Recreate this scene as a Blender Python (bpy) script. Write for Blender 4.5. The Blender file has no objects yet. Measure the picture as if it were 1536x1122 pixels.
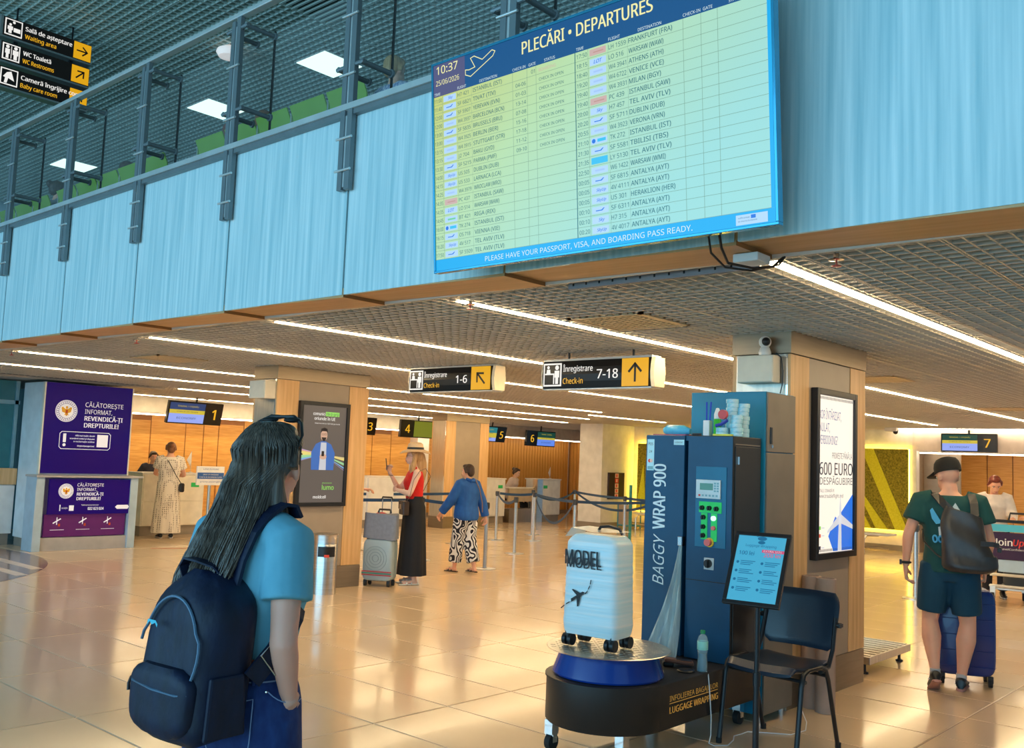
import bpy, bmesh, math, random
from mathutils import Vector, Matrix, Quaternion
random.seed(7)
V = Vector
C = bpy.context.scene.collection
scene = bpy.context.scene

# ------------------------------------------------------------------ camera, sky, light, exposure
cam_d = bpy.data.cameras.new('camera'); cam = bpy.data.objects.new('camera', cam_d); C.objects.link(cam)
cam_d.sensor_width = 36.0; cam_d.lens = 33.445; cam_d.clip_start = 0.05; cam_d.clip_end = 200
rx_, ry_, rz_ = V((0.7479, 0.6626, 0.0390)), V((0.0300, -0.0922, 0.9953)), V((0.6630, -0.7433, -0.0890))
rx_ = rx_.normalized(); ry_ = (ry_ - rx_ * ry_.dot(rx_)).normalized(); rz_ = rx_.cross(ry_)
cam.matrix_world = Matrix(((rx_.x, ry_.x, rz_.x, 0), (rx_.y, ry_.y, rz_.y, 0), (rx_.z, ry_.z, rz_.z, 1.6), (0, 0, 0, 1)))
scene.camera = cam

world = bpy.data.worlds.new('sky'); scene.world = world; world.use_nodes = True
bg = world.node_tree.nodes['Background']; bg.inputs[0].default_value = (0.40, 0.75, 1.0, 1); bg.inputs[1].default_value = 0.40

def area(name, loc, rot, sx, sy, power, col):
    l = bpy.data.lights.new(name, 'AREA'); l.shape = 'RECTANGLE'; l.size = sx; l.size_y = sy; l.energy = power; l.color = col
    o = bpy.data.objects.new(name, l); C.objects.link(o); o.location = loc; o.rotation_euler = rot; return o
# daylight entering through the glazed front of the terminal, behind the camera
area('facade_daylight', (-5, -8.2, 3.2), (math.radians(90), 0, 0), 20, 5.4, 900, (0.32, 0.72, 1.0))

vs = scene.view_settings
vs.view_transform = 'Standard'; vs.look = 'None'; vs.exposure = 0.45; vs.gamma = 1.0; vs.use_curve_mapping = False

# ------------------------------------------------------------------ materials
MATS = {}
def mat(name, col, rough=0.5, metal=0.0, vary=0.08, scale=(6, 6, 6), bump=0.0, col2=None, emis=0.0, emis_col=None,
        coat=0.0, alpha=1.0, trans=0.0, ior=1.45, sub=0.0, detail=4.0, spec=0.5):
    if name in MATS: return MATS[name]
    m = bpy.data.materials.new(name); m.use_nodes = True; nt = m.node_tree; N = nt.nodes; L = nt.links
    b = N['Principled BSDF']; b.inputs['Roughness'].default_value = rough; b.inputs['Metallic'].default_value = metal
    b.inputs['IOR'].default_value = ior; b.inputs['Specular IOR Level'].default_value = spec
    tc = N.new('ShaderNodeTexCoord'); mp = N.new('ShaderNodeMapping'); mp.inputs['Scale'].default_value = scale
    L.new(tc.outputs['Object'], mp.inputs['Vector'])
    nz = N.new('ShaderNodeTexNoise'); nz.inputs['Scale'].default_value = 1.0; nz.inputs['Detail'].default_value = detail
    L.new(mp.outputs[0], nz.inputs['Vector'])
    rp = N.new('ShaderNodeValToRGB')
    if col2 is None:
        a = [max(0, c * (1 - vary)) for c in col]; c2 = [min(1, c * (1 + vary)) for c in col]
    else: a, c2 = col, col2
    rp.color_ramp.elements[0].position = 0.3; rp.color_ramp.elements[0].color = (*a, 1)
    rp.color_ramp.elements[1].position = 0.7; rp.color_ramp.elements[1].color = (*c2, 1)
    L.new(nz.outputs[0], rp.inputs[0]); L.new(rp.outputs[0], b.inputs['Base Color'])
    if bump:
        bp = N.new('ShaderNodeBump'); bp.inputs['Strength'].default_value = bump; bp.inputs['Distance'].default_value = 0.01
        L.new(nz.outputs[0], bp.inputs['Height']); L.new(bp.outputs[0], b.inputs['Normal'])
    if emis:
        b.inputs['Emission Strength'].default_value = emis
        b.inputs['Emission Color'].default_value = (*(emis_col or col), 1)
    if coat: b.inputs['Coat Weight'].default_value = coat; b.inputs['Coat Roughness'].default_value = 0.08
    if alpha < 1: b.inputs['Alpha'].default_value = alpha
    if trans: b.inputs['Transmission Weight'].default_value = trans
    if sub: b.inputs['Subsurface Weight'].default_value = sub; b.inputs['Subsurface Scale'].default_value = 0.03
    MATS[name] = m; return m

def emi(name, col, st=1.0):
    return mat(name, tuple(c * 0.12 for c in col), 0.3, emis=st * 0.70, emis_col=col, vary=0.02)

white = mat('white_laminate', (0.80, 0.79, 0.77), 0.35)
whitepaint = mat('white_paint', (0.82, 0.78, 0.74), 0.6)
pinkwall = mat('warm_white_wall', (0.84, 0.74, 0.66), 0.6)
black = mat('black_plastic', (0.012, 0.012, 0.014), 0.35)
blackp = mat('black_powder_coat', (0.018, 0.016, 0.015), 0.42, bump=0.05, scale=(200, 200, 200))
rubber = mat('rubber', (0.02, 0.02, 0.02), 0.7)
steel = mat('brushed_steel', (0.62, 0.60, 0.57), 0.28, 1.0, scale=(3, 3, 120), vary=0.12)
steelh = mat('brushed_steel_sheet', (0.50, 0.45, 0.38), 0.35, 1.0, scale=(40, 40, 3), vary=0.1)
chrome = mat('chrome', (0.8, 0.8, 0.8), 0.1, 1.0)
oak = mat('oak_veneer', (0.62, 0.36, 0.15), 0.42, col2=(0.80, 0.52, 0.26), scale=(28, 28, 1.6), bump=0.05)
oakw = mat('oak_wall_veneer', (0.60, 0.29, 0.06), 0.42, col2=(0.76, 0.42, 0.12), scale=(3, 3, 40), bump=0.05)
oaks = mat('oak_slat_veneer', (0.58, 0.27, 0.05), 0.42, col2=(0.74, 0.40, 0.11), scale=(16, 16, 1.0), bump=0.05)
oakf = mat('soffit_board_wood', (0.52, 0.27, 0.10), 0.45, col2=(0.64, 0.37, 0.17), scale=(1.5, 22, 22), bump=0.03)
oakd = mat('dark_wood_edge', (0.30, 0.13, 0.035), 0.5)
taupe = mat('taupe_panel', (0.37, 0.30, 0.235), 0.38, vary=0.04)
bronze = mat('bronze_sheet', (0.30, 0.235, 0.165), 0.36, 0.75, scale=(3, 3, 60))
greyp = mat('grey_plinth', (0.28, 0.24, 0.20), 0.5)
screenblk = mat('screen_bezel', (0.015, 0.013, 0.012), 0.25)
skin = mat('skin', (0.82, 0.43, 0.29), 0.5, sub=0.15, vary=0.05)
skinp = mat('skin_pale', (0.78, 0.50, 0.39), 0.5, sub=0.15, vary=0.05)
amber = emi('amber_print', (1.0, 0.52, 0.02), 0.9)
amberp = emi('amber_panel', (1.0, 0.50, 0.01), 0.75)
wprint = emi('white_print', (1, 0.97, 0.92), 0.9)
led = mat('led_diffuser', (0.9, 0.88, 0.8), 0.4, emis=32.0, emis_col=(1.0, 0.76, 0.43), vary=0.01)
ledw = mat('cool_led_diffuser', (0.9, 0.9, 0.88), 0.4, emis=14.0, emis_col=(1.0, 0.80, 0.55), vary=0.01)
paintw = mat('print_white', (0.85, 0.85, 0.85), 0.5)
paintk = mat('print_black', (0.02, 0.02, 0.025), 0.5)

# ------------------------------------------------------------------ mesh building
_TX = {}; REF = None
try: FONT = bpy.data.fonts.load(bpy.utils.system_resource('DATAFILES') + '/fonts/NotoSansHebrew-Regular.woff2')   # a font that comes with Blender itself
except Exception: FONT = None
def glyphs(s, bold=0.0, font_shear=0.0):
    global REF
    if REF is None: REF = 1.0; REF = max(p[1] for p in glyphs('H')[0]) or 0.7
    k = (s, bold, font_shear)
    if k in _TX: return _TX[k]
    cu = bpy.data.curves.new('t', 'FONT'); cu.body = s; cu.size = 1.0; cu.resolution_u = 2; cu.offset = bold; cu.shear = font_shear
    cu.fill_mode = 'FRONT'
    if FONT: cu.font = FONT
    o = bpy.data.objects.new('t', cu)
    me = bpy.data.meshes.new_from_object(o)
    vs_ = [(v.co.x, v.co.y) for v in me.vertices]; fs = [tuple(p.vertices) for p in me.polygons]
    bpy.data.meshes.remove(me); bpy.data.objects.remove(o); bpy.data.curves.remove(cu)
    _TX[k] = (vs_, fs); return _TX[k]

class MB:
    def __init__(s, T=None): s.v = []; s.f = []; s.mi = []; s.mats = []; s.cur = 0; s.T = T or Matrix.Identity(4)
    def m(s, mt):
        if mt not in s.mats: s.mats.append(mt)
        s.cur = s.mats.index(mt); return s
    def add(s, vs_, fs):
        b = len(s.v); T = s.T
        s.v += [tuple(T @ V(p)) for p in vs_]; s.f += [tuple(b + i for i in f) for f in fs]; s.mi += [s.cur] * len(fs); return s
    def box(s, x0, x1, y0, y1, z0, z1):
        v = [(x0, y0, z0), (x1, y0, z0), (x1, y1, z0), (x0, y1, z0), (x0, y0, z1), (x1, y0, z1), (x1, y1, z1), (x0, y1, z1)]
        return s.add(v, [(0, 3, 2, 1), (4, 5, 6, 7), (0, 1, 5, 4), (1, 2, 6, 5), (2, 3, 7, 6), (3, 0, 4, 7)])
    def obox(s, c, ax, ay, az):   # centre and three half axes
        c, ax, ay, az = V(c), V(ax), V(ay), V(az)
        v = [c + ax * i + ay * j + az * k for k in (-1, 1) for i, j in ((-1, -1), (1, -1), (1, 1), (-1, 1))]
        f = [(0, 3, 2, 1), (4, 5, 6, 7), (0, 1, 5, 4), (1, 2, 6, 5), (2, 3, 7, 6), (3, 0, 4, 7)]
        if ax.cross(ay).dot(az) < 0: f = [tuple(reversed(q)) for q in f]
        return s.add(v, f)
    def loft(s, rings, cap=True, close=False):
        n = len(rings[0]); v = [p for r in rings for p in r]; f = []
        m_ = len(rings)
        for i in range(m_ - 1 if not close else m_):
            a = i * n; b = ((i + 1) % m_) * n
            for j in range(n): k = (j + 1) % n; f.append((a + j, a + k, b + k, b + j))
        if cap and not close: f.append(tuple(reversed(range(n)))); f.append(tuple((m_ - 1) * n + j for j in range(n)))
        return s.add(v, f)
    def cyl(s, p0, p1, r0, r1=None, n=16, cap=True):
        return s.tube([p0, p1], [r0, r0 if r1 is None else r1], n, cap)
    def tube(s, pts, r, n=8, cap=True, sq=1.0, up=None, close=False):
        pts = [V(p) for p in pts]; N_ = len(pts)
        if not isinstance(r, (list, tuple)): r = [r] * N_
        rings = []; prev = None
        for i, p in enumerate(pts):
            if close: t = pts[(i + 1) % N_] - pts[i - 1]
            else: t = pts[min(i + 1, N_ - 1)] - pts[max(i - 1, 0)]
            if t.length < 1e-9: t = V((0, 0, 1))
            t.normalize()
            if prev is None:
                a = V(up) if up is not None else (V((0, 0, 1)) if abs(t.z) < 0.9 else V((1, 0, 0)))
            else: a = prev
            a = (a - t * a.dot(t))
            if a.length < 1e-6: a = t.orthogonal()
            a.normalize(); b = t.cross(a); prev = a
            rings.append([p + (a * math.cos(q) * sq + b * math.sin(q)) * r[i] for q in [2 * math.pi * j / n for j in range(n)]])
        return s.loft(rings, cap, close)
    def lathe(s, prof, c=(0, 0, 0), n=24, cap=True):
        c = V(c)
        return s.loft([[c + V((r * math.cos(q), r * math.sin(q), z)) for q in [2 * math.pi * j / n for j in range(n)]] for r, z in prof], cap)
    def ball(s, c, r, n=12, m_=8, R=None):
        c = V(c); rr = V(r) if not isinstance(r, (int, float)) else V((r, r, r))
        rings = []
        for i in range(m_ + 1):
            th = math.pi * (i + 0.02 * (i == 0) - 0.02 * (i == m_)) / m_
            th = min(max(th, 0.03), math.pi - 0.03)
            ring = []
            for j in range(n):
                q = 2 * math.pi * j / n
                p = V((rr.x * math.sin(th) * math.cos(q), rr.y * math.sin(th) * math.sin(q), -rr.z * math.cos(th)))
                if R is not None: p = R @ p
                ring.append(c + p)
            rings.append(ring)
        return s.loft(rings)
    def prism(s, poly, d, o=(0, 0, 0), u=(1, 0, 0), w=(0, 0, 1)):   # polygon in (u, w) plane at o, extruded by vector d
        o, u, w, d = V(o), V(u), V(w), V(d)
        a = [o + u * x + w * y for x, y in poly]; b = [p + d for p in a]; n = len(a)
        f = [(i, (i + 1) % n, n + (i + 1) % n, n + i) for i in range(n)] + [tuple(reversed(range(n))), tuple(n + i for i in range(n))]
        nrm = u.cross(w).dot(d)
        area_ = sum(poly[i][0] * poly[(i + 1) % n][1] - poly[(i + 1) % n][0] * poly[i][1] for i in range(n))
        if nrm * area_ < 0: f = [tuple(reversed(q)) for q in f]
        return s.add(a + b, f)
    def ribbon(s, pts, wdir, w, th):
        pts = [V(p) for p in pts]; rings = []
        for i, p in enumerate(pts):
            t = (pts[min(i + 1, len(pts) - 1)] - pts[max(i - 1, 0)]).normalized()
            wd = V(wdir[i]) if isinstance(wdir, list) else V(wdir); wd = (wd - t * wd.dot(t)).normalized(); nn = t.cross(wd)
            rings.append([p + wd * w / 2 + nn * th / 2, p - wd * w / 2 + nn * th / 2, p - wd * w / 2 - nn * th / 2, p + wd * w / 2 - nn * th / 2])
        return s.loft(rings)

class Face:   # flat print laid on a plane: u to the right, w up, n outwards
    def __init__(s, mb, o, u, w, step=0.0012):
        s.mb, s.o, s.u, s.w = mb, V(o), V(u).normalized(), V(w).normalized(); s.n = s.u.cross(s.w); s.step = step
    def P(s, x, y, l): return s.o + s.u * x + s.w * y + s.n * (l * s.step)
    def poly(s, pts, mt, l=1): s.mb.m(mt); s.mb.add([s.P(x, y, l) for x, y in pts], [tuple(range(len(pts)))])
    def rect(s, x0, y0, x1, y1, mt, l=1): s.poly([(x0, y0), (x1, y0), (x1, y1), (x0, y1)], mt, l)
    def disc(s, x, y, r, mt, l=1, ry=None, n=28): s.poly([(x + r * math.cos(2 * math.pi * i / n), y + (ry or r) * math.sin(2 * math.pi * i / n)) for i in range(n)], mt, l)
    def ring(s, x, y, r0, r1, mt, l=1, n=28):
        s.mb.m(mt); v = []
        for i in range(n):
            a = 2 * math.pi * i / n; v += [s.P(x + r0 * math.cos(a), y + r0 * math.sin(a), l), s.P(x + r1 * math.cos(a), y + r1 * math.sin(a), l)]
        s.mb.add(v, [(2 * i, 2 * i + 1, 2 * ((i + 1) % n) + 1, 2 * ((i + 1) % n)) for i in range(n)])
    def line(s, pts, t, mt, l=1, close=False):
        s.mb.m(mt); n = len(pts)
        for i in range(n if close else n - 1):
            a, b = V((*pts[i], 0)), V((*pts[(i + 1) % n], 0)); d = (b - a)
            if d.length < 1e-6: continue
            d.normalize(); q = V((-d.y, d.x, 0)) * t / 2; a = a - d * t * 0.4; b = b + d * t * 0.4
            s.poly([(a - q)[:2], (b - q)[:2], (b + q)[:2], (a + q)[:2]], mt, l)
    def frame(s, x0, y0, x1, y1, t, mt, l=1):
        s.rect(x0, y0, x1, y0 + t, mt, l); s.rect(x0, y1 - t, x1, y1, mt, l); s.rect(x0, y0 + t, x0 + t, y1 - t, mt, l); s.rect(x1 - t, y0 + t, x1, y1 - t, mt, l)
    def text(s, t, x, y, h, mt, w=None, l=2, bold=0.0, align='l', shear=0.0):
        if bold > 0.009:   # heavier strokes: further copies set slightly to the side
            for k, q in enumerate((0.5, 1.0)): s.text(t, x + h * min(0.07, bold * 2.6) * q, y, h, mt, w, l + 0.2 * (k + 1), 0.0, align, shear)
        bold = 0.0
        vs_, fs = glyphs(t, bold, shear)
        if not vs_: return
        x0 = min(p[0] for p in vs_); x1 = max(p[0] for p in vs_); sc = h / REF
        sx = sc if w is None else w / max(1e-6, x1 - x0)
        W = (x1 - x0) * sx; ox = x - (0 if align == 'l' else W / 2 if align == 'c' else W)
        s.mb.m(mt); s.mb.add([s.P(ox + (p[0] - x0) * sx, y + p[1] * sc, l) for p in vs_], fs)

def remesh(me, voxel, it=4, fac=0.5):
    o = bpy.data.objects.new('tmp', me); C.objects.link(o)
    md = o.modifiers.new('r', 'REMESH'); md.mode = 'VOXEL'; md.voxel_size = voxel; md.use_smooth_shade = True
    if it: s2 = o.modifiers.new('s', 'SMOOTH'); s2.iterations = it; s2.factor = fac
    bpy.context.view_layer.update()
    dg = bpy.context.evaluated_depsgraph_get()
    me2 = bpy.data.meshes.new_from_object(o.evaluated_get(dg)); bpy.data.objects.remove(o); return me2

def build(name, mb, mt=None, parent=None, smooth=False, bevel=0.0, voxel=0.0, it=4, extra=None, loc=None):
    me = bpy.data.meshes.new(name); me.from_pydata([tuple(p) for p in mb.v], [], mb.f)
    if voxel:
        me = remesh(me, voxel, it); me.name = name
        if extra is not None:
            bm = bmesh.new(); bm.from_mesh(me); vv = [bm.verts.new(p) for p in extra.v]
            for f in extra.f:
                try: bm.faces.new([vv[i] for i in f])
                except ValueError: pass
            bm.to_mesh(me); bm.free()
    mats = mb.mats or [mt]
    me.materials.clear()
    for k in mats: me.materials.append(k)
    if not voxel and len(mats) > 1: me.polygons.foreach_set('material_index', mb.mi)
    if smooth or voxel:
        me.polygons.foreach_set('use_smooth', [True] * len(me.polygons))
        if not voxel: me.set_sharp_from_angle(angle=math.radians(40))
    me.update()
    o = bpy.data.objects.new(name, me); C.objects.link(o)
    if parent is not None: o.parent = parent
    if loc is not None: o.location = loc
    if bevel:
        b = o.modifiers.new('bevel', 'BEVEL'); b.width = bevel; b.segments = 2; b.limit_method = 'ANGLE'
    return o
def tag(o, label=None, cat=None, group=None, kind=None):
    if label: o['label'] = label
    if cat: o['category'] = cat
    if group: o['group'] = group
    if kind: o['kind'] = kind
    return o
def thing(name, label, cat, loc=(0, 0, 0), rotz=0.0, group=None):
    o = bpy.data.objects.new(name, None); C.objects.link(o); o.location = loc; o.rotation_euler = (0, 0, rotz); o.empty_display_size = 0.1
    return tag(o, label, cat, group)
def struct(name, mb=None, mt=None, **k):
    if mb is None:
        o = bpy.data.objects.new(name, None); C.objects.link(o)
    else: o = build(name, mb, mt, **k)
    o['kind'] = 'structure'; return o
def link_copy(o, parent, loc=None):
    c = o.copy(); C.objects.link(c); c.parent = parent
    if loc is not None: c.location = loc
    return c
def copy_tree(o, parent=None):
    c = o.copy(); C.objects.link(c); c.parent = parent
    for ch in list(o.children): copy_tree(ch, c)
    return c
R = math.radians
ORD = ['zeroth', 'first', 'second', 'third', 'fourth', 'fifth', 'sixth', 'seventh', 'eighth', 'ninth', 'tenth']
X_, Y_, Z_ = V((1, 0, 0)), V((0, 1, 0)), V((0, 0, 1))

# ================================================================== SETTING
# floor: slab with individual stone tiles
grout = mat('floor_grout', (0.17, 0.11, 0.07), 0.7)
tilem = mat('polished_floor_tile', (0.77, 0.565, 0.365), 0.16, vary=0.05, scale=(0.9, 0.9, 0.9), spec=0.6, coat=0.25)
fl = struct('floor', MB().box(-20, 6, -6, 26, -0.12, -0.006), grout)
tx0, tw, th_, ty0 = -4.435, 1.215, 0.615, 4.47
def tile_mb(mb, cx, cy):
    a, b, g = tw / 2 - 0.0038, th_ / 2 - 0.0035, 0.004
    lo = [(cx - a, cy - b, -0.006), (cx + a, cy - b, -0.006), (cx + a, cy + b, -0.006), (cx - a, cy + b, -0.006)]
    hi = [(cx - a + g, cy - b + g, 0), (cx + a - g, cy - b + g, 0), (cx + a - g, cy + b - g, 0), (cx - a + g, cy + b - g, 0)]
    mb.add(lo + hi, [(4, 5, 6, 7), (0, 1, 5, 4), (1, 2, 6, 5), (2, 3, 7, 6), (3, 0, 4, 7)])
tmb = MB(); tile_mb(tmb, 0, 0)
cells = []
for i in range(-13, 9):
    for j in range(-16, 34):
        cx, cy = tx0 + tw * (i + 0.5), ty0 + th_ * (j + 0.5)
        if cx < -19.4 or cx > 5.4 or cy > 25 or cy < -5: continue
        d = (V((cx, cy, -1.6))); f = V((-0.663, 0.743, 0.089)); dep = d.dot(f)
        vis = dep > 0.5 and abs(d.dot(rx_)) / dep < 0.62 and d.dot(ry_) / dep > -0.50
        cells.append((0 if vis else 1, d.length, cx, cy))
cells.sort(); first = None; rest = MB()
for k, (nv, dd, cx, cy) in enumerate(cells):
    if k < 300 and nv == 0:
        if first is None: first = build('floor_tile', tmb, tilem, fl, loc=(cx, cy, 0))
        else: link_copy(first, fl, (cx, cy, 0))
    else: tile_mb(rest, cx, cy)
o = build('floor_tile', rest, tilem, fl); o['kind'] = 'stuff'

# round wood-look inlay in the floor
inl = mat('dark_wood_inlay', (0.22, 0.13, 0.10), 0.2, col2=(0.34, 0.22, 0.17), scale=(2, 14, 2), coat=0.2)
inw = mat('pale_inlay_stripe', (0.72, 0.62, 0.54), 0.2)
mb = MB(); n = 64; icx, icy, ir = -14.1, 2.45, 3.25
mb.m(inl); mb.add([(icx + ir * math.cos(2 * math.pi * i / n), icy + ir * math.sin(2 * math.pi * i / n), 0.002) for i in range(n)], [tuple(range(n))])
build('floor_inlay', mb, None, fl)
for yy in (3.2, 3.9, 4.75, 5.12):
    w_ = math.sqrt(ir ** 2 - (yy + 0.08 - icy) ** 2)
    build('inlay_stripe', MB().box(icx - w_, icx + w_, yy - 0.07, yy + 0.07, 0.002, 0.0035), inw, fl)

# lower ceiling: open cell grid of metal blades
CZ = 2.55
gridm = mat('ceiling_grid_metal', (0.66, 0.60, 0.52), 0.45, 0.15, vary=0.05)
dark = mat('dark_plenum', (0.11, 0.105, 0.115), 0.9)
def grid(x0, x1, y0, y1, z, cell, h, w, holes=()):
    mb = MB(); n = int((x1 - x0) / cell); k = int((y1 - y0) / cell)
    def segs(a, b, fixed, axis):
        out = [(a, b)]
        for hx0, hx1, hy0, hy1 in holes:
            lo, hi, ff0, ff1 = (hy0, hy1, hx0, hx1) if axis == 'y' else (hx0, hx1, hy0, hy1)
            if ff0 < fixed < ff1:
                nn = []
                for p, q in out:
                    if hi <= p or lo >= q: nn.append((p, q))
                    else:
                        if lo > p: nn.append((p, lo))
                        if hi < q: nn.append((hi, q))
                out = nn
        return out
    for i in range(n + 1):
        x = x0 + i * cell
        for a, b in segs(y0, y1, x, 'y'):
            mb.box(x - w / 2, x + w / 2, a, b, z, z + h)
            if i % 7 == 0: mb.box(x + w, x + w * 2, a, b, z, z + h)
    for j in range(k + 1):
        y = y0 + j * cell
        for a, b in segs(x0, x1, y, 'x'):
            mb.box(a, b, y - w / 2, y + w / 2, z + 0.0005, z + h)
            if j % 7 == 0: mb.box(a, b, y + w, y + w * 2, z + 0.0005, z + h)
    return mb
VENTS = [(-3.95, -3.36, 4.96, 5.56), (-10.05, -9.45, 4.96, 5.56), (-3.95, -3.36, 9.35, 9.95), (-3.95, -3.36, 14.0, 14.6), (-10.9, -10.3, 12.6, 13.2)]
COLS = [(-3.34, -2.90, 6.12, 7.45), (-9.55, -9.09, 6.23, 7.56), (-15.75, -15.28, 15.0, 16.4)]
ceil = struct('ceiling', MB().box(-19, 6, 3.87, 26, 2.80, 2.84), dark)
o = build('grid_blades', grid(-18.6, 3.0, 3.89, 23.6, CZ, 0.0855, 0.042, 0.010, VENTS + COLS + [(-19, -14.75, 2, 8.0)]), gridm, ceil); o['kind'] = 'stuff'

# upper hall ceiling
UZ = 6.3
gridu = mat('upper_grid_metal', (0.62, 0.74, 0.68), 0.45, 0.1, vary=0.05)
UL = [(-9.55, -8.95, 6.5, 7.1), (-12.1, -11.5, 6.5, 7.1), (-16.6, -16.0, 6.5, 7.1), (-8.4, -7.8, 5.5, 6.1)]
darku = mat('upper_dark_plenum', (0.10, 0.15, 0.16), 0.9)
uc = struct('ceiling', MB().box(-21, 6, -6, 15, UZ + 0.35, UZ + 0.4), darku)
o = build('grid_blades', grid(-20, 1.5, -1.0, 14, UZ, 0.092, 0.045, 0.012, UL), gridu, uc); o['kind'] = 'stuff'

# mezzanine slab
slabm = mat('slab_grey', (0.30, 0.29, 0.28), 0.8)
struct('mezzanine_floor', MB().box(-21, 6, 3.60, 15, 2.90, 3.64), slabm)
# parapet cladding panels
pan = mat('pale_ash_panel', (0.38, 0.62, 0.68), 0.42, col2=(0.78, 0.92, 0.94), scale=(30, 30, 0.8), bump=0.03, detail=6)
par = struct('wall_mezzanine', MB().box(-21, 6, 3.562, 3.60, 2.56, 3.64), mat('joint_shadow', (0.10, 0.09, 0.085), 0.8))
seams = [-4.55 + 1.31 * k for k in range(-12, 9)]
pf = None
for a in seams[:-1]:
    x0, x1 = a + 0.009, a + 1.301
    if x1 > 6: break
    if pf is None: pf = build('cladding_panel', MB().box(0, 1.292, 0, 0.02, 2.545, 3.665), pan, par, loc=(x0, 3.54, 0))
    else: link_copy(pf, par, (x0, 3.54, 0))
sof = struct('trim_1', MB().box(-21, 6, 3.56, 3.88, 2.59, 2.62), slabm)
sf = None
for a in seams[:-1]:
    if a > 5: break
    mbs = MB(); zl, zr = 2.552, 2.530
    mbs.add([(0, 0, zl), (1.31, 0, zr), (1.31, 0.33, zr), (0, 0.33, zl), (0, 0, 2.585), (1.31, 0, 2.585), (1.31, 0.33, 2.585), (0, 0.33, 2.585)],
            [(0, 3, 2, 1), (4, 5, 6, 7), (0, 1, 5, 4), (1, 2, 6, 5), (2, 3, 7, 6), (3, 0, 4, 7)])
    mbs.mats = [oakf, oakd]; mbs.mi[3] = 1
    if sf is None: sf = build('soffit_board', mbs, None, sof, loc=(a, 3.545, 0))
    else: link_copy(sf, sof, (a, 3.545, 0))
build('edge_trim', MB().box(-21, 6, 3.872, 3.892, 2.535, 2.60), gridm, sof)

# balustrade
bsteel = mat('painted_steel_post', (0.20, 0.235, 0.25), 0.38, 0.3)
bsteelb = mat('satin_rail', (0.72, 0.76, 0.76), 0.3, 0.5)
gl = mat('clear_glass', (0.85, 0.95, 0.93), 0.02, alpha=0.045, vary=0.0)
rail = thing('handrail', 'long satin steel handrail along the top of the glass balustrade', 'handrail', (-8, 3.52, 4.64))
build('top_bar', MB().box(-12.9, 8.9, -0.03, 0.03, 0, 0.035), bsteelb, rail, bevel=0.006)
for a in seams[:-3]: build('bracket', MB().box(a + 8 - 0.02, a + 8 + 0.02, -0.012, 0.012, -0.07, 0), bsteelb, rail)
lr = thing('bottom_rail', 'satin metal rail capping the pale cladding under the glass', 'rail', (-8, 3.5, 3.665))
mb = MB().m(bsteelb); mb.box(-12.9, 8.9, -0.015, 0.10, 0.012, 0.05); mb.m(bsteel); mb.box(-12.9, 8.9, 0.0, 0.10, -0.02, 0.011)
build('rail_profile', mb, None, lr)
pt = None
for k, a in enumerate(q for q in seams if -14 < q < -1):
    if pt is None:
        pt = thing('balustrade_post', '', 'post', (a, 3.505, 3.18))
        build('flat_bar', MB().box(-0.056, -0.014, -0.015, 0.02, 0, 1.44), bsteel, pt, bevel=0.003)
        build('flat_bar', MB().box(0.010, 0.056, -0.015, 0.02, 0, 1.46), bsteel, pt, bevel=0.003)
        build('spacer', MB().box(-0.014, 0.010, -0.005, 0.02, 0.02, 1.40), bsteelb, pt)
        for zz in (0.12, 0.32, 0.72, 1.1):
            build('bolt', MB().cyl((-0.075, -0.02, zz), (0.07, -0.02, zz), 0.008, n=10), bsteelb, pt, smooth=True)
        for zz in (0.78, 1.38):
            for sx in (-1, 1):
                bb = MB(); bb.cyl((sx * 0.05, 0.0, zz), (sx * 0.13, 0.0, zz), 0.014, n=8); bb.cyl((sx * 0.11, -0.01, zz), (sx * 0.11, 0.225, zz), 0.017, n=12); bb.cyl((sx * 0.11, 0.225, zz), (sx * 0.11, 0.24, zz), 0.028, n=12)
                build('glass_standoff', bb, bsteel, pt, smooth=True)
        o = pt
    else:
        o = copy_tree(pt); o.location = (a, 3.505, 3.18)
    o['group'] = 'steel posts of the glass balustrade'
    kk = round((-3.24 - a) / 1.31)
    o['label'] = ('grey steel double-bar balustrade post, %s' % (['directly behind the top edge of the departures board', 'nearest on the left of the departures board'][kk] if kk < 2 else ORD[kk] + ' one to the left of the departures board')) if kk >= 0 else 'grey steel balustrade post hidden behind the right half of the departures board'
gp = None
for a in (q for q in seams if -14 < q < -1):
    if gp is None:
        gp = build('glass_panel', MB().m(gl).box(0, 1.29, 0, 0.012, 3.72, 4.60).m(rubber).box(-0.008, 0, -0.002, 0.014, 3.72, 4.60), None, loc=(a + 0.115, 3.735, 0)); o = gp
    else:
        o = gp.copy(); C.objects.link(o); o.location = (a + 0.115, 3.735, 0)
    kk = round((-3.24 - a) / 1.31)
    tag(o, 'clear balustrade glass pane, %s' % ('behind the right half of the departures board' if kk < 0 else 'behind the left half of the departures board' if kk == 0 else ORD[kk] + ' one to the left of the departures board'), 'glass panel', 'glass panes of the balustrade')
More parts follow.
